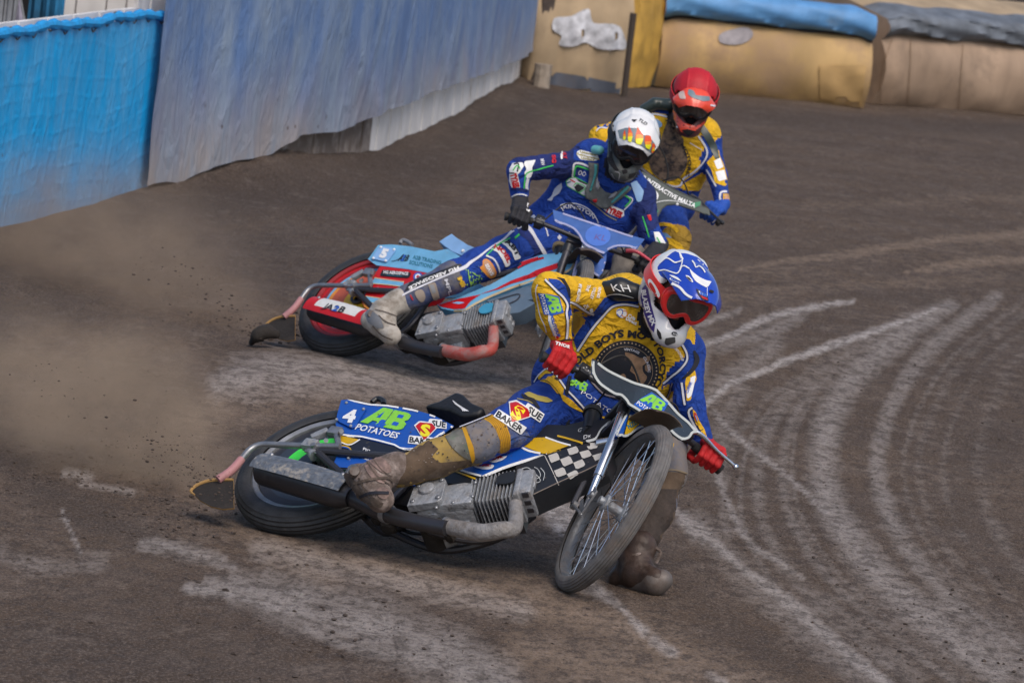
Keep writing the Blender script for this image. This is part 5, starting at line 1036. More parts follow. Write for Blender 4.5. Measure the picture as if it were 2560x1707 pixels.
# ================================================================== riders
skin = mat("skin", (.30, .15, .10), .55, var=.1)
jerY = mat("yellow_fabric", (.72, .42, .010), .82, dirt=.12, dirtcol=(.22, .16, .09), bump=.8, bscale=16, var=.10, dscale=10)
jerB = mat("blue_fabric", (.005, .045, .30), .85, dirt=.17, dirtcol=(.10, .10, .14), bump=.8, bscale=16, var=.15, dscale=10)
jerBd = mat("muddy_blue_fabric", (.018, .07, .26), .85, dirt=.60, dirtcol=(.15, .14, .16), bump=.4, bscale=26, var=.2, dscale=9)
navy = mat("navy_fabric", (.008, .02, .13), .85, dirt=.08, dirtcol=(.1, .1, .14), bump=.35, bscale=24, var=.2, dscale=10)
kneeG = mat("muddy_knee", (.12, .13, .17), .85, dirt=.65, dirtcol=(.20, .17, .15), bump=.5, bscale=26, var=.3, dscale=12)
shinY = mat("muddy_yellow_shin", (.34, .23, .06), .88, dirt=.62, dirtcol=(.155, .125, .10), bump=.5, bscale=22, var=.3, dscale=8)
shinM = mat("mud_covered_shin", (.10, .068, .045), .95, dirt=.35, dirtcol=(.16, .125, .10), bump=.8, bscale=22, var=.3, dscale=9)
ribY = mat("ribbed_yellow", (.52, .27, .01), .8, dirt=.15, bump=.2); wpip = mat("white_piping", (.64, .65, .72), .75, dirt=.08, var=.08); bpip = mat("black_piping", (.010, .011, .02), .8)
bootW = mat("scuffed_boot", (.26, .21, .19), .65, dirt=.68, dirtcol=(.095, .068, .055), bump=1., bscale=34, var=.45, dscale=20); bootBr = mat("brown_boot", (.05, .030, .022), .5, dirt=.4, dirtcol=(.13, .10, .085), bump=.7, bscale=22, var=.4, dscale=14)
steels = mat("steel_shoe", (.17, .15, .14), .6, .5, dirt=.65, dirtcol=(.09, .06, .045), dscale=10); redg = mat("red_glove", (.48, .010, .014), .75, dirt=.10, bump=.5, bscale=40, var=.25, dscale=16); blackg = mat("black_glove", (.018, .018, .024), .75, dirt=.1, bump=.6, bscale=40, var=.3, dscale=16); blueg = mat("blue_glove", (.01, .07, .38), .75, dirt=.1, bump=.5, bscale=40, var=.2)
hwhite = mat("helmet_white", (.80, .81, .82), .22, dirt=.10, dirtcol=(.22, .18, .16), dscale=26, coat=.5, var=.03); hblue = mat("helmet_blue", (.010, .055, .46), .2, dirt=.05, dirtcol=(.3, .3, .35), dscale=40, coat=.6, var=.05); hpad = mat("padding", (.014, .013, .016), .9)
lensm = mat("smoked_lens", (.055, .040, .036), .12, dirt=.35, dirtcol=(.12, .095, .085), dscale=16, coat=.6, spec=.8); lensd = mat("dark_lens", (.020, .016, .018), .12, dirt=.25, dirtcol=(.07, .05, .05), dscale=18, coat=.6); ggrey = mat("gunmetal_shell", (.075, .085, .085), .45, dirt=.40, dirtcol=(.20, .19, .17), dscale=22, bump=.3, var=.3)

def J(p): return unp(*p)
def hand(root, pf, H, side, wrist, m, name="glove", hook=None):
    """gloved hand closed round the grip; side -1 right, +1 left"""
    g = H.w([.026, .332*side, .574]); b = H.R[:, 1]*side; w_ = np.array(wrist); e1 = w_-g; e1 -= b*(e1@b); e1 /= np.linalg.norm(e1)
    e2 = np.cross(b, e1); e2 = e2 if e2@H.R[:, 0] > 0 else -e2
    pt = lambda o, a, r: g+b*o+r*(math.cos(math.radians(a))*e1+math.sin(math.radians(a))*e2)
    S = Body(.008); lens = (1.0, 1.08, 1.05, .88)
    for i in range(4):
        o = -.036+.024*i; k = lens[i]; mcp = pt(o, 28+3*i, .052); pip = pt(o*1.05, 88, .050*k+.002); dip = pt(o*1.02, 150, .040); tip = pt(o, 205, .036)
        base = pt(o*.75, -4, .075); S.cap(base, mcp, .0165, .0150, m, k=.014); S.cap(mcp, pip, .0145, .0128, m, k=.005); S.cap(pip, dip, .0128, .0118, m, k=.005); S.cap(dip, tip, .0118, .0105, m, k=.005)
        S.cap(w_+b*o*.4, base, .022, .018, m, k=.018)
    t0 = pt(-.040, -25, .055); t1 = pt(-.050, -78, .044); t2 = pt(-.038, -128, .036); S.cap(w_-b*.018, t0, .021, .018, m, k=.012); S.cap(t0, t1, .016, .0138, m, k=.006); S.cap(t1, t2, .0138, .0118, m, k=.006)
    wdir = (w_-g)/np.linalg.norm(w_-g); S.cap(w_, w_+wdir*.012, .033, .035, m, k=.012)
    pb = PB(); S.mesh(.0036, pb)
    if hook: hook(pb)
    return pb.build(name, root, pf, sharp=60)
def sdfpart(pb, fr, fn, lo, hi, h, mfn):
    lo = np.array(lo, float); n = np.ceil((np.array(hi)-lo)/h).astype(int)+1
    g = np.stack(np.meshgrid(*[lo[q]+np.arange(n[q])*h for q in range(3)], indexing='ij'), -1); V, Fs = surfnet(fn(g).astype(np.float32), lo, h)
    c = V[Fs].mean(1); mm = mfn(c); pb.add(fr.w(V), [tuple(f) for f in Fs], [pb.mi(q) for q in mm], world=True)
def helmet(root, pf, F, cfg):
    def outer(p, g=0.):
        a = ellip(p, (-.008, 0, .012), (.143+g, .121+g, .130+g)); b, _ = caps(p, (-.03, 0, -.055), (.045, 0, -.085), .108+g, .088+g); c, _ = caps(p, (.05, .0, -.095), (.128, 0, -.118), .078+g, .046+g)
        c2, _ = caps(p, (.125, -.022, -.118), (.125, .022, -.118), .045+g, .045+g); a = smin(a, b, .03); a = smin(a, smin(c, c2, .02), .03)
        rg = np.abs(p[..., 1])-.055-.12*p[..., 0]*0; a = a-.0035*np.exp(-(rg/.006)**2)*(p[..., 2] > 0)     # raised ribs along the crown
        return a
    def fn(p):
        d = outer(p); q = np.abs(p-np.array([.175, 0, .002]))-np.array([.104, .16, .048]); port = np.linalg.norm(np.maximum(q, 0), axis=-1)+np.minimum(q.max(-1), 0)-.012
        q2, _ = caps(p, (.19, 0, -.045), (.10, 0, -.047), .038, .033); port = smin(port, q2, .02); cav = ellip(p, (0, 0, .005), (.120, .098, .108)); c2, _ = caps(p, (.0, 0, -.03), (.03, 0, -.26), .088, .085); c3, _ = caps(p, (.03, 0, -.07), (.10, 0, -.095), .07, .045)
        d = np.maximum(d, -port); d = np.maximum(d, -smin(smin(cav, c2, .02), c3, .02)); return np.maximum(d, -(p[..., 2]+.168))
    def mf(c):
        o = outer(c); out = np.empty(len(c), object); out[:] = [cfg['shell']]*len(c); ins = o < -.007
        for i in np.where(ins)[0]: out[i] = hpad
        if 'top' in cfg:
            for i in np.where(~ins & (c[:, 2] > .055-.25*c[:, 0]))[0]: out[i] = cfg['top']
        return out
    pb = PB(); sdfpart(pb, F, fn, (-.165, -.14, -.19), (.19, .14, .165), .0042, mf)
    if 'shell_hook' in cfg: cfg['shell_hook'](pb)
    hm = pb.build("helmet", root, pf, sharp=50)
    # peak
    n, k = 26, 22; pl = cr(np.array(cfg.get('peak', [(.02, .150), (.075, .150), (.14, .135), (.21, .105), (.262, .070)])), 1); 
    P = cr(np.array(cfg.get('peak', [(.015, .149), (.075, .152), (.14, .142), (.205, .120), (.255, .092)])), 8); P = resample(P, .25/n); n = len(P)-1; V = []
    for i in range(n+1):
        v = i/n; hw = (.112+.010*math.sin(v*3.1)-.032*v**3)*cfg.get('pw', 1); dr = .085-.040*v
        for j in range(k+1):
            u = -1+2*j/k; sh = .006*math.exp(-((abs(u)-.52)/.10)**2)*(1-.5*v)-.004*math.exp(-(u/.12)**2); V.append((P[i][0]-.030*u*u*v, hw*u*(1-.06*u*u), P[i][1]-dr*u*u+sh))
    V = np.array(V); V2 = V-np.array([.002, 0, .0045]); N_ = len(V); Fs = []
    for i in range(n):
        for j in range(k): q = i*(k+1)+j; Fs += [(q, q+1, q+k+2, q+k+1), (N_+q, N_+q+k+1, N_+q+k+2, N_+q+1)]
    for i in range(n): q = i*(k+1); Fs += [(q, q+k+1, N_+q+k+1, N_+q), (q+k, q+2*k+1, N_+q+2*k+1, N_+q+k)]
    for j in range(k): q = n*(k+1)+j; Fs += [(j, j+1, N_+j+1, N_+j), (q, q+1, N_+q+1, N_+q)]
    pb = PB(F); pb.add(np.vstack([V, V2]), Fs, cfg['peakm'])
    if 'peak_hook' in cfg: cfg['peak_hook'](pb)
    pb.build("peak", hm, pf, sharp=40)
    # goggles
    cx = lambda y, z: .152-2.6*y*y-.9*(z-.006)**2*2
    def shape(s): return [(y*s, .006+(z+.020)*s) for y, z in [(0, .026), (.045, .028), (.078, .020), (.088, -.004), (.080, -.040), (.058, -.062), (.034, -.064), (.018, -.050), (.0, -.040), (-.018, -.050), (-.034, -.064), (-.058, -.062), (-.080, -.040), (-.088, -.004), (-.078, .020), (-.045, .028)]]
    O = cr(shape(1.0), 5, True); pb = PB(F); pb.tube([(cx(y, z)-.004, y, z) for y, z in O], .0085, cfg['gog'], 10, closed=True, flat=(1.0, 1.35)); pb.tube([(cx(y, z)-.022, y*1.02, z) for y, z in O], .010, cfg['gog'], 8, closed=True)
    gg = pb.build("goggles", hm, pf)
    I = resample(np.vstack([cr(shape(.97), 4, True)]), .006); y0, z0 = I.min(0); y1, z1_ = I.max(0); g = np.stack(np.meshgrid(np.arange(y0, y1, .008), np.arange(z0, z1_, .008)), -1).reshape(-1, 2); g = g[inpoly(g, I)]; dd = np.sqrt(((g[:, None]-I[None])**2).sum(-1)).min(1); g = g[dd > .003]
    VV = np.vstack([I, g]); m_ = len(I); r = delaunay_2d_cdt([Vector(v) for v in VV], [(i, (i+1) % m_) for i in range(m_)], [], 0, 1e-7); W2 = np.array([v[:] for v in r[0]]); F3 = [f for f in r[2] if inpoly(W2[list(f)].mean(0)[None], I)[0]]
    pb = PB(F); A_ = [(cx(y, z)+.001, y, z) for y, z in W2]; B_ = [(cx(y, z)-.002, y, z) for y, z in W2]; pb.add(A_+B_, list(F3)+[tuple(i+len(A_) for i in f)[::-1] for f in F3], cfg['lens']); pb.build("lens", gg, pf)
    pb = PB(F); V = []; Fs = []; n = 40
    for i in range(n+1):
        a = math.radians(46+268*i/n); ca, sa = math.cos(a), math.sin(a); bk = .5-.5*math.cos(math.radians(268*i/n*360/268)) ; zc = .008+.020*bk; 
        for dz, ex in ((-.024, .003), (-.024, .007), (.024, .007), (.024, .003)):
            z = zc+dz; e = np.sqrt(max(.05, 1-((z-.012)/.132)**2)); V.append((-.008+(.146+ex)*ca*e, (.124+ex)*sa*e, z))
    for i in range(n):
        for j in range(4): Fs.append((i*4+j, i*4+(j+1) % 4, (i+1)*4+(j+1) % 4, (i+1)*4+j))
    Fs += [(0, 1, 2, 3), tuple(n*4+j for j in range(4))[::-1]]; pb.add(V, Fs, cfg['strap'])
    if 'strap_hook' in cfg: cfg['strap_hook'](pb)
    pb.build("goggle_strap", gg, pf)
    return hm
def boot(root, pf, cuff, ankle, heel, toe, up, m, sole, extra=None, k=.022, wide=1., hook=None):
    c, a, h, t = map(J, (cuff, ankle, heel, toe)); S = Body(k); S.cap(c, a, .064, .055, m, (.003, 60, .4)); S.cap(a, h, .050, .040, m); mid = (a+t)/2*.45+(h+t)/2*.55; S.cap(a, mid, .050, .045, m, (.003, 70, 1.)); S.cap(mid, t, .048*wide, .040*wide, m); S.cap(h, t, .040, .038*wide, m); S.ell((a+h+t)/3, np.array([.062, .062, .060])*wide, m)
    pb = PB(); S.mesh(.006, pb)
    if hook: hook(pb)
    bt = pb.build("boot", root, pf, sharp=60)
    if sole:
        up = np.array(up, float); f = (t-h); L = np.linalg.norm(f); f /= L; up = up-f*(up@f); up /= np.linalg.norm(up); s_ = np.cross(f, up); pb = PB(); V = []; Fs = []; n = 14
        for i in range(n+1):
            q = i/n; wd = (.036+.014*math.sin(q*3.0))*wide*(1 if 0 < i < n else .6); p = h-f*.035+f*(L+.075)*q
            for sx, z in ((-1, -.045), (1, -.045), (1, -.030+.004*(q > .6)), (-1, -.030+.004*(q > .6))): V.append(p+s_*wd*sx+up*z)
        for i in range(n):
            for j in range(4): Fs.append((i*4+j, i*4+(j+1) % 4, (i+1)*4+(j+1) % 4, (i+1)*4+j))
        Fs += [(0, 1, 2, 3), tuple(n*4+j for j in range(4))[::-1]]; pb.add(V, Fs, sole, world=True); pb.build("sole", bt, pf, bevel=.004)
    if extra: extra(bt, c, a, h, t)
    return bt
def person(R, label, headF, bodyjoints):
    """continuous skinned body under the suit: trunk, neck, head with nose, limbs"""
    S = Body(.03)
    for a, b, ra, rb in bodyjoints: S.cap(J(a), J(b), ra, rb, skin)
    w_ = headF.w; S.ell(w_([0, 0, 0]), (.088, .088, .095), skin); S.cap(w_([.02, 0, -.03]), w_([.055, 0, -.085]), .065, .042, skin); S.cap(w_([.085, 0, -.02]), w_([.105, 0, -.052]), .010, .016, skin, k=.012)
    for s_ in (-1, 1): S.cap(w_([.075, .016*s_, -.078]), w_([.082, 0, -.078]), .008, .009, skin, k=.006)
    S.cap(w_([0, 0, -.06]), J(R['neck']), .055, .06, skin)
    pb = PB(); S.mesh(.012, pb); fr = Frame(np.eye(3), J(R['pelvis'])*np.array([1, 1, 0]))
    V = np.concatenate(pb.v); o = pb.build("person", None, fr, sharp=60); o.location = Vector(fr.O)
    tag(o, label, "person", "riders racing through the bend"); return o, fr
def torso(S, R, mats):
    """R: pelvis/neck pixel+depth, lateral px half widths along the trunk"""
    p, n = np.array(R['pelvis'], float), np.array(R['neck'], float); ax = (n-p)[:2]; L = np.linalg.norm(ax); ax /= L; lat = np.array([-ax[1], ax[0]]); lat = lat if lat[0] > 0 else -lat
    rows = []
    for t, hw, r, dd, m in R['rows']:
        q = p+(n-p)*t; c = []
        for s_ in (-1, 0, 1): xy = q[:2]+lat*hw*s_; c.append(unp(xy[0], xy[1], q[2]+dd+R.get('yaw', 0)*s_))
        rows.append((c, r, m))
    for (c0, r0, m0), (c1, r1, m1) in zip(rows[:-1], rows[1:]):
        for i in range(3): S.cap(c0[i], c1[i], r0, r1, m0, k=.05)
    for c, r, m in rows: S.cap(c[0], c[2], r, r, m, k=.05)

def pipe(pb, z, pts, w=5, edge=1.5, off=.003, inner=None):
    pb.stroke(T(z, pts), w+2*edge, bpip, off=off); pb.stroke(T(z, pts), w, inner or wpip, off=off+.0009)

# ---------------------------------------------------------------- rider one
F1 = camframe([.20, -.53, .82], [.47, .79, .40], unp(1692, 724, 17.42))
R = dict(pelvis=(1452, 985, 17.74), neck=(1640, 800, 17.62), rows=[(0, 50, .120, 0, jerB), (.28, 46, .118, .0, jerY), (.60, 66, .128, .0, jerY), (.88, 78, .105, .0, jerY), (1.0, 34, .062, .0, bpip)])
gR = H1.w([.026, -.332, .574]); gL = H1.w([.026, .332, .574])
wR = (1404, 848, 17.37); wL = (1757, 1102, 17.50)
bj = [((1452, 985, 17.74), (1520, 915, 17.7), .09, .085), ((1520, 915, 17.7), (1610, 830, 17.64), .085, .09), ((1540, 770, 17.64), (1700, 870, 17.64), .05, .05), ((1520, 748, 17.62), (1376, 728, 17.33), .045, .035), ((1376, 728, 17.33), wR, .035, .025), ((1715, 882, 17.63), (1722, 1008, 17.50), .045, .035), ((1722, 1008, 17.50), wL, .035, .025),
      ((1430, 990, 17.66), (1262, 1076, 17.24), .07, .05), ((1262, 1076, 17.24), (1000, 1180, 17.11), .045, .035), ((1530, 1020, 17.70), (1668, 1128, 17.42), .07, .05), ((1668, 1128, 17.42), (1592, 1385, 17.16), .045, .035)]
per1, pf1 = person(R, "person in yellow and blue suit with blue and white helmet, nearest the camera", F1, bj)
S = Body(.03); torso(S, R, None); S.cap(F1.w([.035, 0, -.095]), J(R['neck']), .076, .068, bpip, k=.01)
S.cap(J((1522, 752, 17.62)), J((1374, 724, 17.32)), .072, .060, jerY, (.0035, 95, .3)); S.cap(J((1374, 724, 17.32)), J((1385, 790, 17.33)), .058, .060, jerY, (.002, 70, .8)); S.cap(J((1385, 790, 17.33)), J((1403, 842, 17.37)), .058, .040, jerY, (.002, 80, .1))
S.cap(J((1716, 880, 17.63)), J((1723, 1008, 17.50)), .068, .052, jerB, (.004, 85, 1.)); S.cap(J((1723, 1008, 17.50)), J((1755, 1095, 17.50)), .052, .040, jerB, (.003, 90, .4))
S.cap(J((1432, 990, 17.66)), J((1330, 1040, 17.42)), .115, .098, jerB, (.004, 60, .2)); S.cap(J((1330, 1040, 17.42)), J((1278, 1068, 17.28)), .096, .080, jerB, (.002, 60, .2)); S.cap(J((1278, 1068, 17.28)), J((1190, 1108, 17.19)), .080, .072, jerB)
S.cap(J((1188, 1108, 17.19)), J((1085, 1148, 17.14)), .072, .066, shinY, (.002, 60, .5)); S.cap(J((1085, 1148, 17.14)), J((1000, 1180, 17.11)), .066, .058, shinY, (.003, 70, .1))
S.cap(J((1530, 1020, 17.72)), J((1660, 1110, 17.48)), .105, .080, jerB, (.003, 60, .2)); S.cap(J((1664, 1118, 17.45)), J((1668, 1175, 17.40)), .074, .070, kneeG, (.002, 60, .2)); S.cap(J((1668, 1180, 17.40)), J((1640, 1280, 17.29)), .070, .062, kneeG, (.003, 60, .2)); S.cap(J((1640, 1280, 17.29)), J((1596, 1375, 17.17)), .062, .052, shinM, (.003, 60, .2))
pb = PB(); S.mesh(.0082, pb)
# --- graphics on the suit
sy = lambda *a, **k: pb.poly(*a, **k)
sy(T(zr, [(995, 440), (1200, 400), (1440, 380), (1450, 530), (1220, 505), (1060, 560), (920, 720), (800, 880), (640, 1120), (600, 1000), (610, 950), (740, 760), (880, 600)]), jerB, off=.0015, step=8)
pipe(pb, zr, [(1445, 560), (1330, 535), (1220, 530), (1110, 555), (1040, 610), (930, 740), (820, 880), (740, 1000), (650, 1140)], 5.5)
sy(T(z3, [(1330, 740), (1390, 745), (1425, 830), (1405, 960), (1290, 1060), (1150, 1160), (1165, 1105), (1290, 1010), (1370, 925), (1375, 870), (1320, 770)]), jerB, off=.0015, step=8); pipe(pb, z3, [(1310, 770), (1355, 850), (1362, 915), (1330, 970), (1285, 1015), (1250, 1040), (1165, 1105)], 5)
sy(T(z3, [(430, 650), (600, 500), (640, 540), (570, 640), (470, 760), (430, 720)]), jerB, off=.001, step=9) if False else None
# chest badge
cxy = z3(868, 1000)
ring = lambda rx, ry, n=40, a0=0, a1=2*math.pi: [(cxy[0]+rx*math.cos(a), cxy[1]+ry*math.sin(a)) for a in np.linspace(a0, a1, n, endpoint=False)]
badgem = mat("badge_black", (.012, .014, .022), .8, dirt=.22, dirtcol=(.16, .11, .08), dscale=22)
sy(ring(82, 76), badgem, off=.003, step=9)
for k_ in range(40):
    a = math.radians(-165+k_*7.2); 
    if k_ % 1 == 0 and k_ < 32:
        c = (cxy[0]+75*math.cos(a), cxy[1]+69*math.sin(a)); r_ = 3.0; sy([(c[0]+(r_ if i % 2 == 0 else r_*.45)*math.cos(a+i*math.pi/5), c[1]+(r_ if i % 2 == 0 else r_*.45)*math.sin(a+i*math.pi/5)) for i in range(10)], mat("star_tan", (.46, .34, .22), .7), off=.0042, step=4)
pb.stroke([(cxy[0]+66*math.cos(a), cxy[1]+60*math.sin(a)) for a in np.linspace(math.radians(-170), math.radians(60), 40)], .9, mat("star_tan", (.46, .34, .22)), off=.0042, sm=1)
pb.text("VINTAGE", [(cxy[0]+54*math.cos(a), cxy[1]+50*math.sin(a)) for a in np.linspace(math.radians(-96), math.radians(-55), 8)], 6, wpip, off=.0045); pb.text("CLASSIC", [(cxy[0]+54*math.cos(a), cxy[1]+50*math.sin(a)) for a in np.linspace(math.radians(-40), math.radians(5), 8)], 6, wpip, off=.0045)
mott = mat("mud_print", (.28, .17, .10), .9, dirt=.3, dscale=30, var=.3)
for q in ([(860, 850), (930, 870), (990, 900), (1060, 880), (1050, 930), (1000, 960), (1010, 1020), (1040, 1050), (1000, 1110), (960, 1100), (940, 1030), (900, 1000), (920, 930), (870, 890)], [(820, 1040), (850, 1020), (870, 1060), (830, 1080)], [(1020, 960), (1060, 950), (1075, 990), (1030, 1010)]): sy(T(z3, q), mott, off=.0042, step=5, sm=2)
pb.text("OLD BOYS MO", T(zr, [(640, 1330), (740, 1235), (860, 1150), (970, 1058), (1100, 985), (1240, 948), (1390, 965), (1540, 985)]), 17, bpip, off=.004, bold=.045)
pb.text("TORCYCLE", T(z3, [(1080, 775), (1125, 850), (1142, 930), (1140, 1000), (1115, 1070), (1080, 1120), (1030, 1165)]), 14, bpip, off=.004, bold=.045)
sy(T(zr, [(1160, 600), (1215, 580), (1290, 610), (1300, 670), (1250, 705), (1190, 690), (1158, 655)]), whitep, off=.003, sm=2); pb.stroke(T(zr, [(1165, 610), (1215, 590), (1240, 630), (1200, 690), (1165, 650)]), 2.2, bluef, off=.004); pb.stroke(T(zr, [(1240, 610), (1290, 620), (1290, 680), (1245, 690), (1225, 655)]), 2.2, orangep, off=.004)
pb.text("Cris", T(zr, [(1300, 690), (1395, 740)]), 9, whitep, off=.004, bold=.05, up=(.35, -.93)); pb.text("Direct", T(zr, [(1275, 725), (1415, 800)]), 8, whitep, off=.004, bold=.05, up=(.35, -.93)); pb.text("CHAMPIONSHIP", T(z3, [(1225, 800), (1262, 830), (1300, 875), (1318, 925)]), 6.5, whitep, off=.003, bold=.02)
# right sleeve (left of the picture)
sy(T(zr, [(265, 190), (400, 205), (520, 320), (548, 450), (548, 560), (590, 740), (610, 990), (540, 990), (530, 740), (510, 560), (400, 380), (300, 280)]), jerB, off=.0015, step=7); sy(T(zr, [(370, 175), (470, 190), (550, 330), (552, 460), (520, 400), (490, 290), (430, 210)]), bpip, off=.0022, step=7)
pipe(pb, zr, [(225, 205), (290, 270), (380, 360), (460, 440), (510, 540), (498, 640), (512, 740), (510, 860), (500, 985)], 5); pipe(pb, zr, [(540, 500), (620, 520), (700, 575), (790, 630), (860, 655)], 5); sy(T(zr, [(545, 560), (640, 590), (760, 660), (850, 690), (780, 760), (700, 680), (600, 640), (540, 600)]), jerB, off=.0015, step=7)
sy(T(zr, [(605, 645), (665, 640), (690, 660), (780, 760), (720, 800), (640, 890), (585, 915), (575, 800)]), ribY, off=.0015, step=7)
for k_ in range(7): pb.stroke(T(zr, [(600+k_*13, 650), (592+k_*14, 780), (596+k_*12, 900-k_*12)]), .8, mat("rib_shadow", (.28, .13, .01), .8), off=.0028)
pb.stroke(T(zr, [(130, 270), (105, 360), (130, 520), (165, 680), (215, 790), (245, 890)]), 2.5, wpip, off=.003); pb.stroke(T(zr, [(325, 1030), (420, 1000), (520, 985), (610, 990)]), 4, blackp, off=.004)
ab_logo(pb, zr, ((160, 395), (232, 650), (372, 372)), off=.004, panel=bluef)
for (a, b, s_) in (((660, 265), (620, 490), "MY MILLWALL"), ((775, 270), (745, 350), "THE"), ((850, 300), (800, 450), "VALLEY"), ((915, 300), (890, 440), "VINTAGE")): pb.text(s_, T(zr, [a, b]), 7.5, whitep, off=.004, bold=.03)
sy(T(zr, [(270, 640), (300, 640), (350, 800), (410, 960), (370, 970), (330, 900), (300, 850), (265, 740)]), whitep, off=.003, step=5); pb.text("POLITOUR", T(zr, [(285, 660), (330, 800), (392, 960)]), 7, bluef, off=.004, bold=.05, shear=.2); pb.stroke(T(zr, [(275, 740), (310, 850), (340, 930)]), 1.6, paleb, off=.004); sy(T(zr, [(365, 930), (400, 935), (405, 968), (372, 966)]), redp, off=.0045, step=4)
pb.text("Dx", T(zr, [(745, 590), (800, 545)]), 11, whitep, off=.004, shear=.3); sy(T(zr, [(800, 590), (830, 570), (850, 600), (850, 650), (810, 650)]), whitep, off=.003, step=4)
# left sleeve
pb.stroke(T(zl, [(960, -120), (1000, -20), (985, 60), (945, 130), (880, 200), (820, 250)]), [5, 12, 12, 10, 8, 4], bpip, off=.004)
sy(T(zl, [(880, 160), (980, 130), (1000, 250), (940, 380), (930, 520), (870, 540), (860, 400), (850, 300)]), jerY, off=.0015, step=6); sy(T(zl, [(920, 230), (990, 200), (960, 360), (935, 470), (880, 510), (870, 420), (915, 330)]), whitep, off=.0025, step=6); pb.text("CURRIE", T(zl, [(890, 440), (940, 300)]), 7, bluef, off=.004)
pipe(pb, zl, [(810, 300), (822, 400), (835, 500), (850, 585)], 5); sy(T(zl, [(560, 340), (650, 300), (640, 370), (600, 470), (565, 470)]), jerY, off=.0015, step=6); pipe(pb, zl, [(690, 300), (660, 380), (610, 490)], 3.5, inner=mat("dusky_piping", (.28, .24, .26), .8))
pipe(pb, zl, [(945, 620), (900, 660), (915, 740), (965, 840), (1030, 950), (1110, 1020)], 5); sy(T(zl, [(950, 640), (985, 670), (1030, 780), (1100, 900), (1140, 1020), (1090, 990), (1040, 900), (990, 830), (960, 740)]), jerY, off=.002, step=6); sy(T(zl, [(965, 680), (990, 690), (1020, 780), (1000, 800), (970, 750)]), redp, off=.003, step=4); pb.stroke(T(zl, [(985, 720), (1010, 790)]), 2, paleb, off=.004); pb.stroke(T(zl, [(1010, 850), (1050, 920), (1085, 900)]), 1.6, bpip, off=.003); pb.stroke(T(zl, [(1070, 940), (1110, 1010)]), 1.6, bpip, off=.003)
# hips and right thigh
sy(T(z3, [(150, 1030), (225, 990), (300, 1060), (360, 1130), (350, 1200), (300, 1190), (240, 1110), (150, 1085)]), jerY, off=.002, step=7); sy(T(z3, [(300, 1150), (345, 1195), (420, 1240), (500, 1320), (540, 1350), (480, 1330), (400, 1290), (350, 1250)]), jerY, off=.0022, step=7)
pipe(pb, z3, [(225, 985), (285, 1030), (330, 1090), (380, 1160), (440, 1220), (540, 1330)], 4.5); pb.stroke(T(z3, [(250, 960), (190, 1005), (145, 1050), (110, 1110)]), 3, wpip, off=.003); pb.stroke(T(z3, [(145, 1080), (210, 1085), (270, 1130), (330, 1210)]), 1.5, bpip, off=.003)
ab_logo(pb, z3, ((385, 1150), (515, 1210), (430, 1050)), off=.004, pot=" "); pb.text("POTATOES", T(z3, [(490, 1190), (560, 1230), (640, 1290), (720, 1340), (830, 1385)]), 10.5, whitep, off=.004, bold=.0)
pipe(pb, z3, [(560, 1060), (620, 1130), (690, 1190), (780, 1215)], 4, inner=mat("dusky_piping", (.28, .24, .26))); sy(T(z3, [(660, 1370), (760, 1380), (750, 1395), (680, 1390)]), jerY, off=.003, step=5)
sue_logo(pb, z2, (1236, 494), 38, .58, off=.004)
bee = mat("gold_print", (.42, .34, .08), .6); sy(T(z2, [(1290, 350), (1320, 335), (1380, 360), (1450, 375), (1490, 400), (1450, 412), (1390, 400), (1330, 380)]), bee, off=.004, step=5); sy(T(z2, [(1270, 350), (1310, 370), (1360, 385), (1400, 450), (1380, 455), (1340, 410), (1280, 380)]), bpip, off=.0048, step=5); pb.stroke(T(z2, [(1240, 385), (1310, 400), (1350, 420)]), 2, bee, off=.004)
pb.stroke(T(z2, [(1060, 495), (980, 528), (880, 568), (700, 635), (520, 700), (380, 748)]), 3, wpip, off=.004); pb.stroke(T(z2, [(1062, 500), (980, 534), (880, 574), (700, 641), (520, 706)]), 1.4, bpip, off=.005)
sy(T(z2, [(210, 740), (380, 725), (500, 690), (620, 672), (690, 735), (640, 790), (700, 830), (900, 810), (935, 830), (900, 870), (700, 930), (500, 980), (350, 1030), (220, 1010)]), shinM, off=.0012, step=8)
sy(T(z2, [(885, 575), (1000, 520), (1050, 545), (1090, 600), (1120, 680), (1125, 775), (1000, 825), (945, 840), (935, 760), (910, 650)]), kneeG, off=.0012, step=8)
sy(T(z2, [(1100, 480), (1420, 330), (1500, 700), (1190, 760), (1192, 640), (1150, 550)]), jerB, off=.0009, step=9)
sy(T(z2, [(1150, 560), (1192, 640), (1192, 730), (1260, 720), (1330, 640), (1300, 600), (1230, 610)]), jerBd, off=.0012, step=8)
sy(T(z2, [(1005, 525), (1055, 490), (1112, 512), (1160, 560), (1192, 640), (1192, 730), (1165, 755), (1118, 768), (1120, 680), (1090, 600), (1048, 548)]), ribY, off=.002, step=7)
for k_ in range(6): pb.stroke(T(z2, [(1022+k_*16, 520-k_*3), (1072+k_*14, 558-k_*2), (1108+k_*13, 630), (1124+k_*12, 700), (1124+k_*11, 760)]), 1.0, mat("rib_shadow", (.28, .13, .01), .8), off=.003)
sy(T(z4, [(1000, 760), (1240, 765), (1200, 860), (1040, 1240), (700, 1260), (780, 900)]), mat('dark_wet_mud', (.045, .032, .026), .8, dirt=.3, dirtcol=(.11, .085, .07), bump=.8, var=.3, dscale=10), off=.0018, step=8); sy(T(z4, [(1040, 632), (1240, 645), (1220, 760), (1140, 860), (900, 900)]), shinM, off=.0012, step=8); sy(T(z4, [(1050, 420), (1120, 430), (1110, 470), (1060, 460)]), jerY, off=.002, step=6); pb.stroke(T(z4, [(1060, 625), (1130, 625), (1210, 648)]), 3.5, mat("tan_strap", (.22, .17, .11), .85), off=.004)
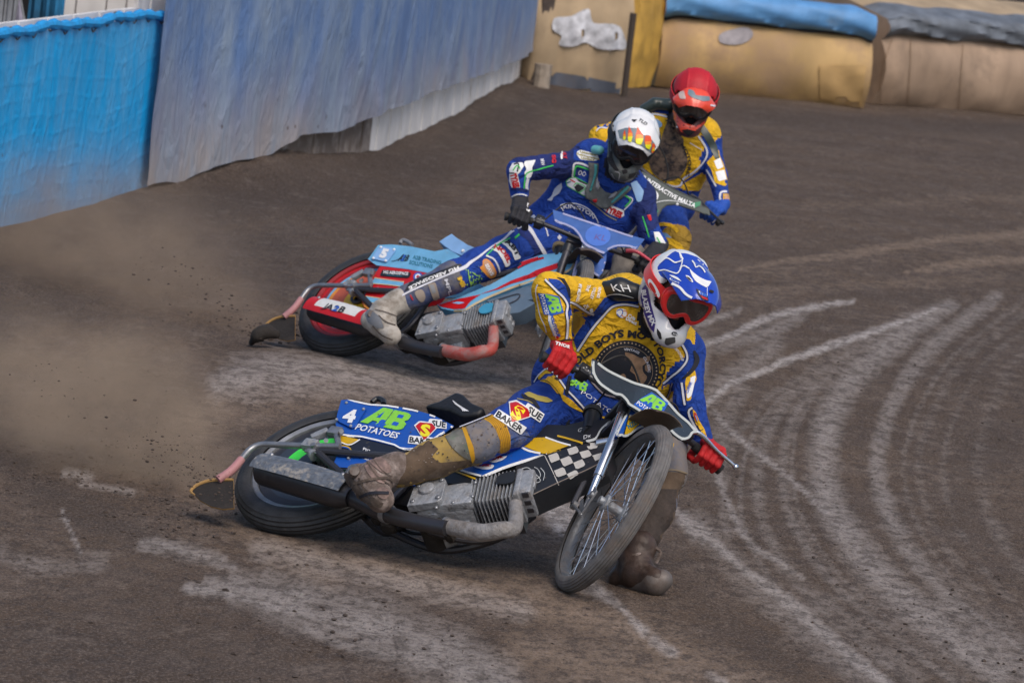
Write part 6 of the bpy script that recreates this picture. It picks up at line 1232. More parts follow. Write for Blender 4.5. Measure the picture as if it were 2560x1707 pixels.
stain = mat("shin_slab", (.12, .12, .11), .8, dirt=.4, dirtcol=(.05, .12, .06), dscale=14, var=.5); sy(T(z2, [(735, 615), (860, 600), (900, 680), (935, 800), (880, 800), (800, 740), (760, 690)]), stain, off=.003, step=6, sm=2); sy(T(z2, [(850, 575), (880, 590), (935, 720), (945, 800), (925, 835), (905, 760), (880, 660)]), ribY, off=.0036, step=6); pb.stroke(T(z2, [(235, 745), (300, 790), (345, 850), (372, 940)]), 4, mat("red_cuff", (.22, .03, .03), .7, dirt=.3), off=.004); sy(T(z2, [(470, 690), (600, 650), (740, 612), (760, 640), (560, 690)]), ribY, off=.003, step=6)
for q in ((640, 690), (715, 680), (690, 760), (870, 745), (655, 720), (1040, 690), (750, 790)): sy([(z2(*q)[0]+2.2*math.cos(a), z2(*q)[1]+2.2*math.sin(a)) for a in np.linspace(0, 6.28, 7, endpoint=False)], bpip, off=.004, step=3)
for _ in range(70):
    t = RNG.random(); q = z2(380+t*780+RNG.normal()*10, 850-t*200+RNG.normal()*60); s_ = RNG.uniform(.8, 2.6); sy([(q[0]+s_*math.cos(a)*RNG.uniform(.7, 1.3), q[1]+s_*math.sin(a)) for a in np.linspace(0, 6.28, 6, endpoint=False)], mudm if RNG.random() < .6 else mat("dried_mud", (.24, .20, .17), .9), off=.0034, step=3)
mfl = mat("mud_fleck_dark", (.09, .062, .045), .9); pb.splat(z2, 1180, 1520, 480, 800, 90, .6, 2.0, mfl, off=.005); pb.splat(z2, 900, 1130, 540, 800, 60, .7, 2.6, mfl, off=.0045); pb.splat(zr, 600, 1500, 500, 1200, 70, .4, 1.3, mfl, off=.0055); pb.splat(z3, 1150, 1420, 800, 1120, 40, .4, 1.4, mfl, off=.0055)
pb.build("race_suit", per1, pf1, sharp=70)
# gloves, boots
def ghook(pb): pb.text("THOR", T(zr, [(355, 1055), (540, 1110)]), 7.5, whitep, off=.004, bold=.05, shear=.1, up=(.2, -.98))
hand(per1, pf1, H1, -1, J(wR), redg, hook=ghook); hand(per1, pf1, H1, 1, J(wL), redg)
def ex1(bt, c, a, h, t):
    pb = PB(); q = J((886, 1181, 17.04)); pb.tube([q, q+np.array([0, -.02, .01])], [.022, .018], steels, 16); pb.build("buckle", bt, pf1)
def bh1(pb):
    pk = MATS["pinkish_leather"]
    for q in ([(1560, 640), (1620, 600), (1720, 650), (1770, 740), (1700, 760), (1640, 720)], [(1540, 700), (1600, 690), (1650, 760), (1720, 800), (1700, 850), (1600, 800)], [(1640, 900), (1700, 880), (1750, 920), (1720, 980), (1660, 960)]): pb.poly(T(z1, q), pk, off=.003, step=5, sm=2)
    for q, w in (([(1490, 800), (1530, 880), (1600, 960), (1660, 1000)], 5), ([(1370, 760), (1430, 800), (1500, 930)], 6), ([(1560, 660), (1640, 780), (1750, 860)], 3), ([(1600, 620), (1680, 730), (1770, 790)], 2)): pb.stroke(T(z1, q), w, mudm, off=.004)
    pb.poly(T(z1, [(1360, 740), (1440, 680), (1480, 700), (1420, 770)]), greyst, off=.004, step=5); pb.poly(T(z1, [(1330, 770), (1400, 760), (1480, 850), (1560, 960), (1700, 1010), (1680, 1050), (1560, 1030), (1400, 930)]), mudm, off=.005, step=5); pb.stroke(T(z1, [(1500, 1000-40), (1600, 930), (1740, 930)]), 7, bpip, off=.006); pb.stroke(T(z1, [(1450, 850), (1560, 820), (1720, 800), (1780, 830)]), 6, mudm, off=.006)
mat("pinkish_leather", (.20, .135, .12), .65, dirt=.5, dirtcol=(.12, .085, .07), bump=.8, var=.4, dscale=22)
boot(per1, pf1, (992, 1172, 17.11), (945, 1186, 17.08), (893, 1190, 17.11), (952, 1248, 17.0), CY*.2+CZ*.1+np.array([0, 0, .3])-CX*.0, bootW, None, ex1, wide=1.1, hook=bh1)
def ex2(bt, c, a, h, t):
    pb = PB(); S = Body(.01); S.cap(h+np.array([0, 0, -.022]), t+np.array([0, 0, -.008]), .034, .046, steels); S.cap(t+np.array([0, 0, -.008]), t+CX*.02, .046, .040, steels); S.mesh(.006, pb); pb.build("steel_shoe", bt, pf1, sharp=60)
    pb = PB(); pb.tube([a+CX*.05+CY*.035, a-CX*.0+CY*.02-CZ*-.055, a-CX*.06+CY*.01], .008, bootW, 8, sm=5); pb.tube([a+CX*.055+CY*.05, a+CX*.09+CY*.03, a+CX*.075-CY*.01], .006, bootW, 6, sm=4); pb.build("strap", bt, pf1)
boot(per1, pf1, (1598, 1368, 17.17), (1588, 1400, 17.15), (1552, 1446, 17.18), (1640, 1450, 17.03), (0, 0, 1), bootBr, None, ex2)
# collar / neck protector
pb = PB(); nb_ = blackp; S = Body(.02)
S.cap(J(zr(1030, 345)+(17.53,)), J(zr(1200, 330)+(17.50,)), .036, .040, nb_); S.cap(J(zr(1200, 330)+(17.50,)), J(zr(1390, 370)+(17.50,)), .040, .034, nb_);
S.mesh(.006, pb); pb.text("KH", T(zr, [(1095, 350), (1345, 365)]), 17, whitep, off=.004, bold=-.0, shear=-.2, up=(-.15, -.98)); pb.stroke(T(zr, [(1000, 430), (1080, 400), (1200, 395), (1380, 440)]), 2, mat("grey_line", (.5, .52, .52)), off=.003)
for q in ((1015, 80), (1010, 110)): pass
pb.build("neck_brace", per1, pf1, sharp=60)
pb = PB(); pb.tube([J((1393, 945, 17.50)), J((1400, 1010, 17.47)), J((1412, 1040, 17.46)), J((1418, 1080, 17.46))], [.012, .010, .016, .012], blackp, 8, sm=5); pb.tube([J((1425, 940, 17.48)), J((1415, 985, 17.46)), J((1402, 1000, 17.46)), J((1398, 975, 17.47))], .007, bpip, 6, sm=5); pb.tube([J((1520, 965, 17.4)), J((1505, 990, 17.45)), J((1480, 1020, 17.5))], .004, bpip, 6, sm=4); pb.ball(J((1431, 954, 17.46)), .008, greenl, 8); pb.build("cut_out_lanyard", per1, pf1)
# helmet one
def sh1(pb):
    pb.poly(T(zk, [(560, 690), (640, 560), (820, 400), (900, 340), (1010, 380), (1100, 380), (1310, 450), (1430, 560), (1580, 750), (1650, 900), (1640, 1300), (1400, 1200), (1000, 900), (640, 800)]), hblue, off=.0009, step=8); paint1(pb)
    pb.poly(T(z3, [(1000, 330), (1028, 300), (1045, 330), (1075, 470), (1110, 600), (1095, 690), (1060, 650), (1010, 520), (985, 400)]), mat("deep_violet", (.03, .02, .22), .4), off=.0015, step=6)
    pb.text("BLAZEY MX", T(z3, [(995, 345), (1012, 440), (1040, 540), (1085, 640)]), 11, whitep, off=.003, bold=.05)
    pb.poly(T(z3, [(1120, 655), (1150, 690), (1160, 740), (1140, 745), (1120, 700)]), hpad, off=.002, step=5); pb.poly(T(z3, [(1190, 735), (1265, 725), (1270, 770), (1200, 795), (1180, 775)]), mat("vent_mesh", (.06, .06, .06), .8), off=.002, step=5)
    pb.poly([(z3(1262, 700)[0]+8*math.cos(a), z3(1262, 700)[1]+5*math.sin(a)+1.5*math.cos(a)) for a in np.linspace(0, 6.28, 14, endpoint=False)], darkpr, off=.002, step=4); pb.text("Arai", T(z3, [(1245, 705), (1282, 712)]), 4.5, whitep, off=.003, bold=.02)
    pb.stroke(T(z3, [(1040, 210), (1020, 300), (985, 330)]), 2, mat("grey_line", (.5, .52, .52)), off=.002)
def pk1(pb):
    return paint1(pb)
def paint1(pb):
    pb.poly(T(zk, [(600, 700), (740, 680), (950, 745), (1000, 700), (1060, 600), (1120, 640), (1200, 780), (1280, 870), (1480, 990), (1475, 1260), (1640, 1420), (1400, 1290), (1100, 1110), (1000, 1000), (860, 915), (640, 800)]), hblue, off=.0012, step=8)
    pb.poly(T(zk, [(1160, 650), (1230, 720), (1330, 800), (1460, 865), (1560, 880), (1510, 960), (1480, 998), (1380, 950), (1270, 880), (1200, 770)]), hwhite, off=.002, step=7); pb.stroke(T(zk, [(600, 705), (640, 690), (730, 682), (820, 710), (940, 745), (990, 700), (1020, 640), (1045, 610), (1090, 615), (1160, 660)]), 3.2, hwhite, off=.003)
    pb.stroke(T(zk, [(640, 560), (740, 475), (800, 480), (860, 520), (920, 550), (1030, 515), (1040, 470), (1000, 430)]), 3.4, hwhite, off=.003); pb.stroke(T(zk, [(1040, 520), (1030, 590), (1000, 660)]), 2.6, hwhite, off=.003); pb.stroke(T(zk, [(1210, 515), (1250, 570), (1280, 640), (1330, 610), (1400, 660), (1440, 730)]), 3.2, hwhite, off=.003); pb.poly(T(zk, [(500, 700), (600, 600), (610, 700), (660, 790), (830, 900), (1000, 1000), (900, 960), (640, 900), (560, 960)]), hwhite, off=.003, step=6); pb.stroke(T(zk, [(640, 805), (860, 920), (1000, 996), (1110, 1114), (1250, 1194), (1400, 1276), (1630, 1426)]), 6, hwhite, off=.003); pb.stroke(T(zk, [(1480, 1000), (1475, 1130), (1475, 1220)]), 1.4, hwhite, off=.003)
    pb.poly(T(zk, [(810, 770), (880, 780), (960, 815), (1030, 890), (960, 860), (860, 810)]), hwhite, off=.003, step=4); pb.poly(T(zk, [(1100, 775), (1150, 785), (1220, 860), (1232, 905), (1190, 890), (1110, 810)]), hwhite, off=.003, step=4); pb.poly(T(zk, [(1110, 800), (1150, 810), (1210, 880), (1180, 875)]), hpad, off=.0038, step=4)
    pb.poly(T(zk, [(1510, 1045), (1540, 1035), (1595, 1055), (1590, 1090), (1550, 1092), (1520, 1075)]), hpad, off=.0035, step=4); pb.poly(T(zk, [(1280, 1012), (1470, 1110), (1510, 1240), (1400, 1210), (1320, 1130)]), darkpr, off=.003, step=5); pb.poly(T(zk, [(1325, 1050), (1450, 1115), (1470, 1175), (1345, 1115)]), whitep, off=.004, step=4); pb.text("SB", T(zk, [(1335, 1110), (1465, 1170)]), 6.5, bluef, off=.005, bold=.06, up=(.3, -.95)); pb.poly(T(zk, [(1350, 1130), (1480, 1190), (1490, 1225), (1400, 1190)]), redp, off=.004, step=4)
    pb.poly(T(zk, [(822, 822), (995, 905), (980, 930), (812, 858)]), whitep, off=.003, step=4); pb.text("AMPED", T(zk, [(825, 858), (985, 925)]), 4.6, bluef, off=.004, bold=.03)
def st1(pb):
    e = T(zk, [(430, 860), (470, 835), (530, 900), (600, 1010), (645, 1120), (620, 1170), (570, 1150), (500, 1060), (445, 950)]); pb.poly(e, whitep, off=.002, step=5, sm=3); pb.poly(T(zk, [(450, 920), (480, 895), (530, 960), (575, 1050), (570, 1100), (530, 1080), (470, 990)]), redp, off=.003, step=5, sm=3)
redgog = mat("red_goggle_frame", (.78, .03, .03), .3, dirt=.04)
helmet(per1, pf1, F1, dict(shell=hwhite, peakm=hblue, peak=[(.015, .142), (.075, .148), (.14, .144), (.205, .130), (.250, .112)], gog=redgog, lens=lensm, strap=redgog, shell_hook=sh1, peak_hook=pk1, strap_hook=st1))
# ---------------------------------------------------------------- rider two
F2 = camframe([-.10, -.58, .80], [.36, .80, .52], unp(1583, 346, 23.10))
R = dict(pelvis=(1400, 588, 23.48), neck=(1545, 432, 23.36), rows=[(0, 38, .118, 0, jerB), (.30, 34, .112, 0, jerB), (.62, 50, .125, 0, jerB), (.88, 60, .105, 0, jerB), (1., 26, .062, 0, bpip)])
wR2 = tuple(proj(H2.w([-.03, -.335, .66])).tolist()); wR2 = (1300, 492, 23.06); wL2 = (1652, 612, 23.22)
bj = [((1400, 588, 23.48), (1460, 525, 23.45), .09, .085), ((1460, 525, 23.45), (1530, 450, 23.38), .085, .09), ((1460, 415, 23.38), (1590, 485, 23.38), .05, .05), ((1450, 405, 23.36), (1297, 428, 23.06), .045, .035), ((1297, 428, 23.06), wR2, .035, .025), ((1606, 490, 23.36), (1620, 580, 23.24), .045, .035), ((1620, 580, 23.24), wL2, .035, .025),
      ((1370, 596, 23.40), (1205, 655, 22.98), .07, .05), ((1205, 655, 22.98), (1000, 752, 22.86), .045, .035), ((1450, 620, 23.46), (1578, 640, 23.14), .07, .05), ((1578, 640, 23.14), (1500, 840, 22.95), .045, .035)]
per2, pf2 = person(R, "person in royal blue race suit with white topped helmet, leaning over the sky blue motorcycle", F2, bj)
S = Body(.03); torso(S, R, None); S.cap(F2.w([.035, 0, -.095]), J(R['neck']), .076, .066, bpip, k=.01); royalf = jerB
muddyblue = mat("dusty_blue_shin", (.05, .07, .16), .85, dirt=.6, dirtcol=(.17, .16, .16), bump=.4, var=.3, dscale=10); kneetan = mat("dusty_tan_knee", (.20, .18, .16), .9, dirt=.5, dirtcol=(.13, .11, .10), bump=.4, var=.3, dscale=10)
S.cap(J((1452, 408, 23.36)), J((1302, 424, 23.06)), .066, .058, navy, (.004, 80, .3)); S.cap(J((1296, 430, 23.05)), J((1299, 484, 23.06)), .057, .046, jerB, (.002, 70, .8))
S.cap(J((1606, 492, 23.36)), J((1622, 578, 23.24)), .066, .050, navy, (.004, 80, 1.)); S.cap(J((1622, 578, 23.24)), J((1648, 606, 23.22)), .050, .040, jerB)
S.cap(J((1372, 596, 23.40)), J((1262, 638, 23.12)), .115, .094, jerB, (.005, 55, .2)); S.cap(J((1262, 638, 23.12)), J((1200, 662, 22.99)), .090, .080, jerB, (.003, 55, .2)); S.cap(J((1200, 662, 22.99)), J((1130, 694, 22.93)), .080, .075, jerB, (.003, 70, .2)); S.cap(J((1130, 694, 22.93)), J((1010, 748, 22.87)), .075, .062, muddyblue, (.003, 60, .5))
S.cap(J((1450, 620, 23.46)), J((1570, 638, 23.17)), .10, .078, jerB); S.cap(J((1574, 642, 23.14)), J((1545, 730, 23.05)), .072, .066, kneetan); S.cap(J((1545, 730, 23.05)), J((1500, 840, 22.95)), .066, .055, kneetan)
pb = PB(); S.mesh(.0095, pb); sy = lambda *a, **k: pb.poly(*a, **k)
gpip = mat("green_piping", (.05, .50, .10), .6); tanw = mat("tan_ink", (.40, .34, .12), .7)
# chest
pb.stroke(T(zh, [(1035, 500), (1040, 400), (1060, 300), (1170, 300), (1290, 350)]), 5, wpip, off=.003); pb.stroke(T(zh, [(1055, 490), (1075, 345), (1170, 350), (1280, 390)]), 4, gpip, off=.004)
pb.text("8", T(zh, [(1130, 455), (1225, 490)]), 12, whitep, off=.004, bold=.0, up=(.9, .3)) if False else pb.text("OO", T(zh, [(1110, 460), (1225, 495)]), 12, whitep, off=.004, bold=.0)
sy(T(zh, [(930, 560), (1000, 500), (1080, 495), (1270, 600), (1230, 800), (1090, 720), (950, 640)]), gpip, off=.002, step=6); sy(T(zh, [(945, 565), (1005, 512), (1080, 508), (1260, 608), (1225, 785), (1095, 708), (962, 632)]), wpip, off=.003, step=6); sy(T(zh, [(1080, 510), (1260, 605), (1250, 620), (1130, 570)]), darkpr, off=.004, step=5)
sy(T(zh, [(1060, 650), (1110, 600), (1220, 660), (1130, 730), (1085, 700)]), darkpr, off=.004, step=5); pb.stroke(T(zh, [(1000, 535), (1075, 580)]), 3, redp, off=.004); pb.stroke(T(zh, [(950, 590), (1010, 570)]), 3, tealp, off=.004); pb.stroke(T(zh, [(1050, 640), (1100, 590), (1230, 655), (1130, 740)]), 2, gpip, off=.005)
pb.stroke(T(zh, [(850, 930), (900, 905), (1000, 890), (1120, 905), (1250, 960), (1340, 1040), (1400, 1130), (1425, 1190)]), 2.2, whitep, off=.004); pb.text("KINGTON", T(zh, [(900, 975), (1000, 965), (1100, 985), (1200, 1020), (1290, 1080), (1350, 1130)]), 9.5, wpip, off=.004, bold=.03); pb.stroke(T(zh, [(860, 950), (900, 1010)]), 2, whitep, off=.004)
sy(T(zh, [(1500, 990), (1600, 920), (1809, 1000), (1809, 1080), (1740, 1120), (1600, 1060)]), whitep, off=.003, step=6); pb.text("TYRES", T(zh, [(1520, 1010), (1640, 1060), (1760, 1115)]), 14, redp, off=.004, bold=.07); pb.stroke(T(zh, [(1290, 870), (1450, 990), (1560, 1080), (1700, 1150)]), 2, tanw, off=.003)
sy(T(zh, [(870, 590), (880, 660), (840, 740), (740, 810), (730, 860), (650, 850), (720, 790), (760, 680), (820, 620)]), wpip, off=.002, step=6); pb.stroke(T(z6, [(1180, 790), (1320, 830), (1240, 930)]), 3, wpip, off=.003); pb.stroke(T(z6, [(1250, 800), (1300, 840), (1250, 900)]), 4, gpip, off=.004)
# shoulder panel
sy(T(zi, [(205, 700), (300, 690), (590, 770), (600, 900), (400, 870), (200, 850)]), jerB, off=.002, step=7); sy(T(zi, [(230, 740), (310, 695), (560, 760), (590, 840), (510, 865), (300, 840)]), whitep, off=.003, step=6)
for s_, a, b in (("Lakeview", (300, 735), (545, 790)), ("Refrigeration", (245, 770), (590, 850)), ("Limited", (310, 825), (510, 865))): pb.text(s_, T(zi, [a, b]), 5.0, tanw, off=.004, bold=.04)
# sleeves
sy(T(zh, [(420, 360), (480, 240), (400, 255), (310, 260), (300, 310), (340, 380), (300, 440), (340, 520), (400, 510), (430, 430)]), whitep, off=.002, step=6); sy(T(zh, [(130, 290), (280, 280), (300, 330), (240, 430), (200, 470), (90, 450), (80, 380)]), whitep, off=.002, step=6)
pb.stroke(T(zh, [(740, 325), (600, 360), (500, 390), (430, 405), (330, 455), (310, 560), (300, 670)]), 3.2, gpip, off=.003); pb.stroke(T(zh, [(360, 520), (340, 620), (345, 700)]), 7, wpip, off=.002); pb.stroke(T(zh, [(140, 400), (180, 340), (220, 330), (240, 380)]), 3, gpip, off=.003); pb.stroke(T(zh, [(90, 440), (160, 440)]), 3, darkpr, off=.003); pb.stroke(T(zh, [(150, 310), (220, 300), (200, 420)]), 3.5, darkpr, off=.003); sy(T(zh, [(85, 450), (200, 430), (240, 620), (240, 670), (130, 690), (80, 560)]), whitep, off=.0025, step=6)
pb.text("TYRES", T(zh, [(100, 455), (125, 560), (150, 668)]), 14, redp, off=.004, bold=.07); pb.text("ALY", T(zh, [(880, 110), (890, 235)]), 9, redp, off=.004, bold=.06); sy(T(zh, [(850, 120), (890, 100), (880, 240), (850, 230)]), whitep, off=.003, step=5); pb.text("SG", T(zh, [(720, 170), (725, 290)]), 9, redp, off=.003, bold=.06); pb.text("MW", T(zh, [(545, 235), (560, 330)]), 9, wpip, off=.003)
pb.stroke(T(zh, [(110, 680), (230, 680), (350, 705)]), 7, navy, off=.003); pb.stroke(T(zh, [(70, 900), (100, 820), (180, 765), (290, 760), (365, 800)]), 3, whitep, off=.004)
pb.stroke(T(z6, [(1410, 990), (1440, 1080), (1470, 1180)]), 3, gpip, off=.003); sy(T(z6, [(1450, 980), (1480, 970), (1495, 1030), (1470, 1030)]), redp, off=.003, step=5); sy(T(z6, [(1510, 1130), (1560, 1130), (1640, 1270), (1600, 1270), (1530, 1220)]), whitep, off=.003, step=6); pb.stroke(T(z6, [(1540, 1180), (1570, 1230), (1600, 1250)]), 3, gpip, off=.004); sy(T(z6, [(1300, 690), (1350, 660), (1420, 760), (1400, 850), (1360, 860)]), paleb, off=.003, step=6)
# trousers
sy(T(zj, [(2020, 60), (2100, 10), (2180, 80), (2260, 200), (2340, 330), (2352, 410), (2240, 440), (2230, 330), (2150, 200), (2050, 130)]), navy, off=.002, step=7); pb.stroke(T(zj, [(2135, 0), (2170, 60), (2260, 190), (2330, 300), (2400, 420)]), 7, wpip, off=.003); pb.stroke(T(z6, [(430, 985), (340, 1060), (390, 1110), (450, 1220), (520, 1340)]), 8, wpip, off=.003); pb.stroke(T(z6, [(500, 1060), (530, 1110), (545, 1170)]), 3, wpip, off=.003)
for c in ((620, 1110), (680, 1130), (740, 1150), (650, 1180)): sy([(z6(*c)[0]+6*math.cos(a), z6(*c)[1]+7*math.sin(a)) for a in np.linspace(0, 6.28, 4, endpoint=False)], wpip, off=.003, step=5)
pb.stroke(T(zj, [(2090, 20), (1960, 95), (1860, 190), (1700, 290), (1560, 400), (1440, 480), (1380, 530), (1150, 630), (900, 740), (700, 830), (560, 910)]), [7, 6, 4, 4, 6, 9, 6, 4, 4, 4, 4], wpip, off=.003); pb.stroke(T(zj, [(2050, 130), (1990, 180)]), 5, gpip, off=.004); pb.stroke(T(zj, [(1940, 175), (1800, 250), (1650, 380)]), 3, gpip, off=.004)
sy(T(zj, [(1820, 230), (1900, 205), (1980, 260), (2050, 380), (2070, 420), (1990, 445), (1960, 350), (1880, 270)]), whitep, off=.003, step=6); pb.text("ABT", T(zj, [(1860, 225), (1950, 290), (2010, 400)]), 10, darkpr, off=.004, bold=.05); sy(T(zj, [(1700, 310), (1800, 265), (1870, 330), (1930, 450), (1940, 500), (1880, 530), (1840, 440), (1780, 350)]), whitep, off=.003, step=6); pb.text("NOEL", T(zj, [(1730, 300), (1830, 350), (1905, 480)]), 10, redp, off=.004, bold=.06)
pb.stroke(T(zj, [(1640, 390), (1740, 440), (1800, 560), (1810, 680)]), 4, wpip, off=.004); sy(T(zj, [(1600, 450), (1650, 425), (1720, 490), (1770, 600), (1740, 650), (1690, 665), (1620, 600), (1560, 530), (1600, 510)]), orangep, off=.003, step=5, sm=2); sy(T(zj, [(1610, 470), (1650, 445), (1705, 500), (1750, 600), (1700, 640), (1640, 570)]), mat("salmon_print", (.55, .30, .18), .7), off=.004, step=5, sm=2); pb.text("SEAVS", T(zj, [(1625, 500), (1700, 630)]), 8, whitep, off=.005, bold=.04)
neonm = mat("neon_splash", (.30, .55, .06), .7)
for _ in range(60): q = zj(RNG.normal(1500, 60), RNG.normal(700, 70)); s_ = RNG.uniform(.8, 2.2); sy([(q[0]+s_*math.cos(a), q[1]+s_*math.sin(a)*1.5) for a in np.linspace(0, 6.28, 5, endpoint=False)], neonm, off=.003, step=3)
for q in ([(1420, 560), (1430, 650), (1450, 740)], [(1470, 590), (1530, 630), (1570, 630)]): pb.stroke(T(zj, q), 2.2, neonm, off=.004)
pb.text("MK", T(zj, [(1290, 660), (1340, 760), (1380, 830)]), 10, yelp, off=.004, bold=.08); pb.text("MPL", T(zj, [(1130, 680), (1160, 780), (1190, 870)]), 9, wpip, off=.004, bold=.02); sy(T(zj, [(930, 740), (1020, 710), (1070, 880), (1080, 960), (1000, 940)]), mat("sandy_print", (.30, .25, .21), .8, dirt=.3), off=.003, step=6); sy(T(zj, [(950, 750), (1000, 740), (1030, 840), (980, 850)]), greym, off=.004, step=5)
sy(T(zj, [(770, 830), (860, 800), (900, 900), (850, 960), (790, 900)]), mat("sandy_print", (.30, .25, .21)), off=.003, step=6, sm=2); pb.stroke(T(zj, [(715, 870), (745, 930)]), 3, redp, off=.004)
sy(T(zj, [(640, 830), (720, 700), (900, 640), (1100, 570), (1300, 490), (1360, 500), (1200, 600), (1000, 680), (800, 760)]), darkpr, off=.0035, step=7); pb.text("HG AEROSPACE", [zj(*p) for p in [(690, 780), (860, 690), (1040, 620), (1300, 520)]][::-1], 7.5, whitep, off=.0045, bold=.03)
suit2 = pb._bvh(); pb.splat(zj, 700, 1700, 600, 1000, 110, .5, 1.6, mfl, off=.005); pb.splat(zh, 700, 1700, 300, 1100, 50, .3, .9, mfl, off=.005); pb.build("race_suit", per2, pf2, sharp=70)
hand(per2, pf2, H2, -1, J(wR2), blackg, hook=lambda p: p.poly(T(zh, [(345, 890), (400, 910), (425, 950), (380, 1030), (335, 1000)]), whitep, off=.004, step=5)); hand(per2, pf2, H2, 1, J(wL2), blackg)
bootP = mat("pale_boot", (.42, .39, .35), .6, dirt=.52, dirtcol=(.16, .13, .10), bump=.5, bscale=24, var=.2, dscale=12)
def bh2(pb):
    pb.poly(T(z5, [(1010, 760), (1060, 740), (1140, 800), (1180, 900), (1120, 900), (1040, 850)]), mat('grey_guard', (.16, .17, .19), .5, dirt=.3), off=.003, step=5)
    for q, w in (([(1100, 740), (1180, 760), (1290, 800)], 2), ([(1130, 790), (1200, 850), (1290, 880)], 2.5), ([(1080, 880), (1160, 960), (1250, 1000)], 3)): pb.stroke(T(z5, q), w, mudm, off=.004)
def ex3(bt, c, a, h, t): pb = PB(); q = J(z5(1070, 790)+(22.80,)); pb.tube([q, q+np.array([0, -.02, .01])], [.022, .018], steels, 16); pb.build("buckle", bt, pf2)
boot(per2, pf2, (1002, 752, 22.87), (958, 776, 22.84), (925, 800, 22.85), (978, 838, 22.76), (0, 0, 1), bootP, None, ex3, wide=1.1, hook=bh2)
boot(per2, pf2, (1504, 832, 22.95), (1490, 862, 22.93), (1462, 905, 22.95), (1525, 908, 22.86), (0, 0, 1), bootBr, None)
# neck brace: V in charcoal with teal edges
tealf = mat("teal_band", (.05, .28, .30), .6, dirt=.2); chf = mat("charcoal_brace", (.09, .10, .10), .6, dirt=.3, dirtcol=(.2, .19, .18), bump=.4, var=.3, dscale=20); 
pb = PB(); pb.base = suit2; pb.nb = 1
pb.poly(T(zi, [(430, 880), (585, 905), (575, 1010), (570, 1120), (600, 1230), (680, 1320), (780, 1350), (880, 1310), (1010, 1235), (1080, 1290), (960, 1400), (830, 1500), (700, 1590), (570, 1550), (480, 1460), (390, 1410), (375, 1300), (430, 1180), (440, 1020)]), chf, off=.020, step=6)
pb.poly(T(zi, [(510, 910), (560, 920), (555, 1060), (520, 1180), (470, 1320), (440, 1320), (500, 1150), (520, 1020)]), tealf, off=.024, step=5); pb.poly(T(zi, [(1010, 1250), (1040, 1275), (900, 1400), (790, 1500), (760, 1490), (900, 1350)]), tealf, off=.024, step=5)
pb.poly(T(zi, [(565, 1100), (605, 1240), (575, 1310), (540, 1250)]), mat("silver_print", (.30, .31, .34), .5, dirt=.2), off=.024, step=5); pb.poly(T(zi, [(780, 1350), (870, 1320), (820, 1400), (720, 1430)]), MATS["silver_print"], off=.024, step=5); pb.poly(T(zi, [(500, 1440), (560, 1430), (560, 1480), (510, 1480)]), redp, off=.026, step=5)
nb2 = pb.build("neck_brace", per2, pf2, sharp=60); so = nb2.modifiers.new("s", "SOLIDIFY"); so.thickness = .012; so.offset = 0
pb = PB(); S = Body(.015); S.cap(J(zi(530, 690)+(23.25,)), J(zi(600, 700)+(23.22,)), .022, .022, mat("aqua_pad", (.15, .50, .52), .6)); S.mesh(.006, pb); pb.build("shoulder_pad", per2, pf2, sharp=60)
def sh2(pb):
    pb.poly(T(zi, [(770, 440), (760, 370), (800, 290), (880, 210), (1060, 165), (1200, 190), (1350, 270), (1450, 390), (1490, 560), (1490, 680), (1440, 700), (1370, 560), (1200, 430), (1000, 370), (850, 390)]), hwhite, off=.0012, step=7)
    for q in ([(690, 420), (740, 450), (760, 520)], [(700, 480), (760, 520), (800, 540)]): pb.stroke(T(zi, q), 4, wpip, off=.003)
    pb.poly(T(zi, [(610, 880), (640, 900), (680, 980), (650, 985)]), mat("cream_flash", (.55, .52, .36), .5), off=.002, step=4)
    pb.poly(T(zi, [(690, 560), (760, 560), (800, 640), (790, 800), (860, 960), (900, 1010), (830, 1010), (740, 900), (690, 740)]), hpad, off=.002, step=6); pb.poly(T(zi, [(930, 1000), (1010, 990), (1020, 1040), (950, 1060)]), hpad, off=.002, step=5); pb.poly(T(zi, [(1040, 1060), (1180, 1020), (1150, 1090), (1030, 1120)]), hpad, off=.002, step=5)
    for q in ([(620, 640), (640, 800), (690, 900)], [(780, 1050), (860, 1170), (960, 1180), (1150, 1100)], [(830, 1020), (900, 1050), (880, 1150)]): pb.stroke(T(zi, q), 2.5, mat("scratch_grey", (.30, .30, .31), .5), off=.002)
flame = mat("flame_yellow", (.80, .80, .02), .35); fred = mat("flame_red", (.75, .09, .02), .35); forg = mat("flame_orange", (.85, .30, .02), .35)
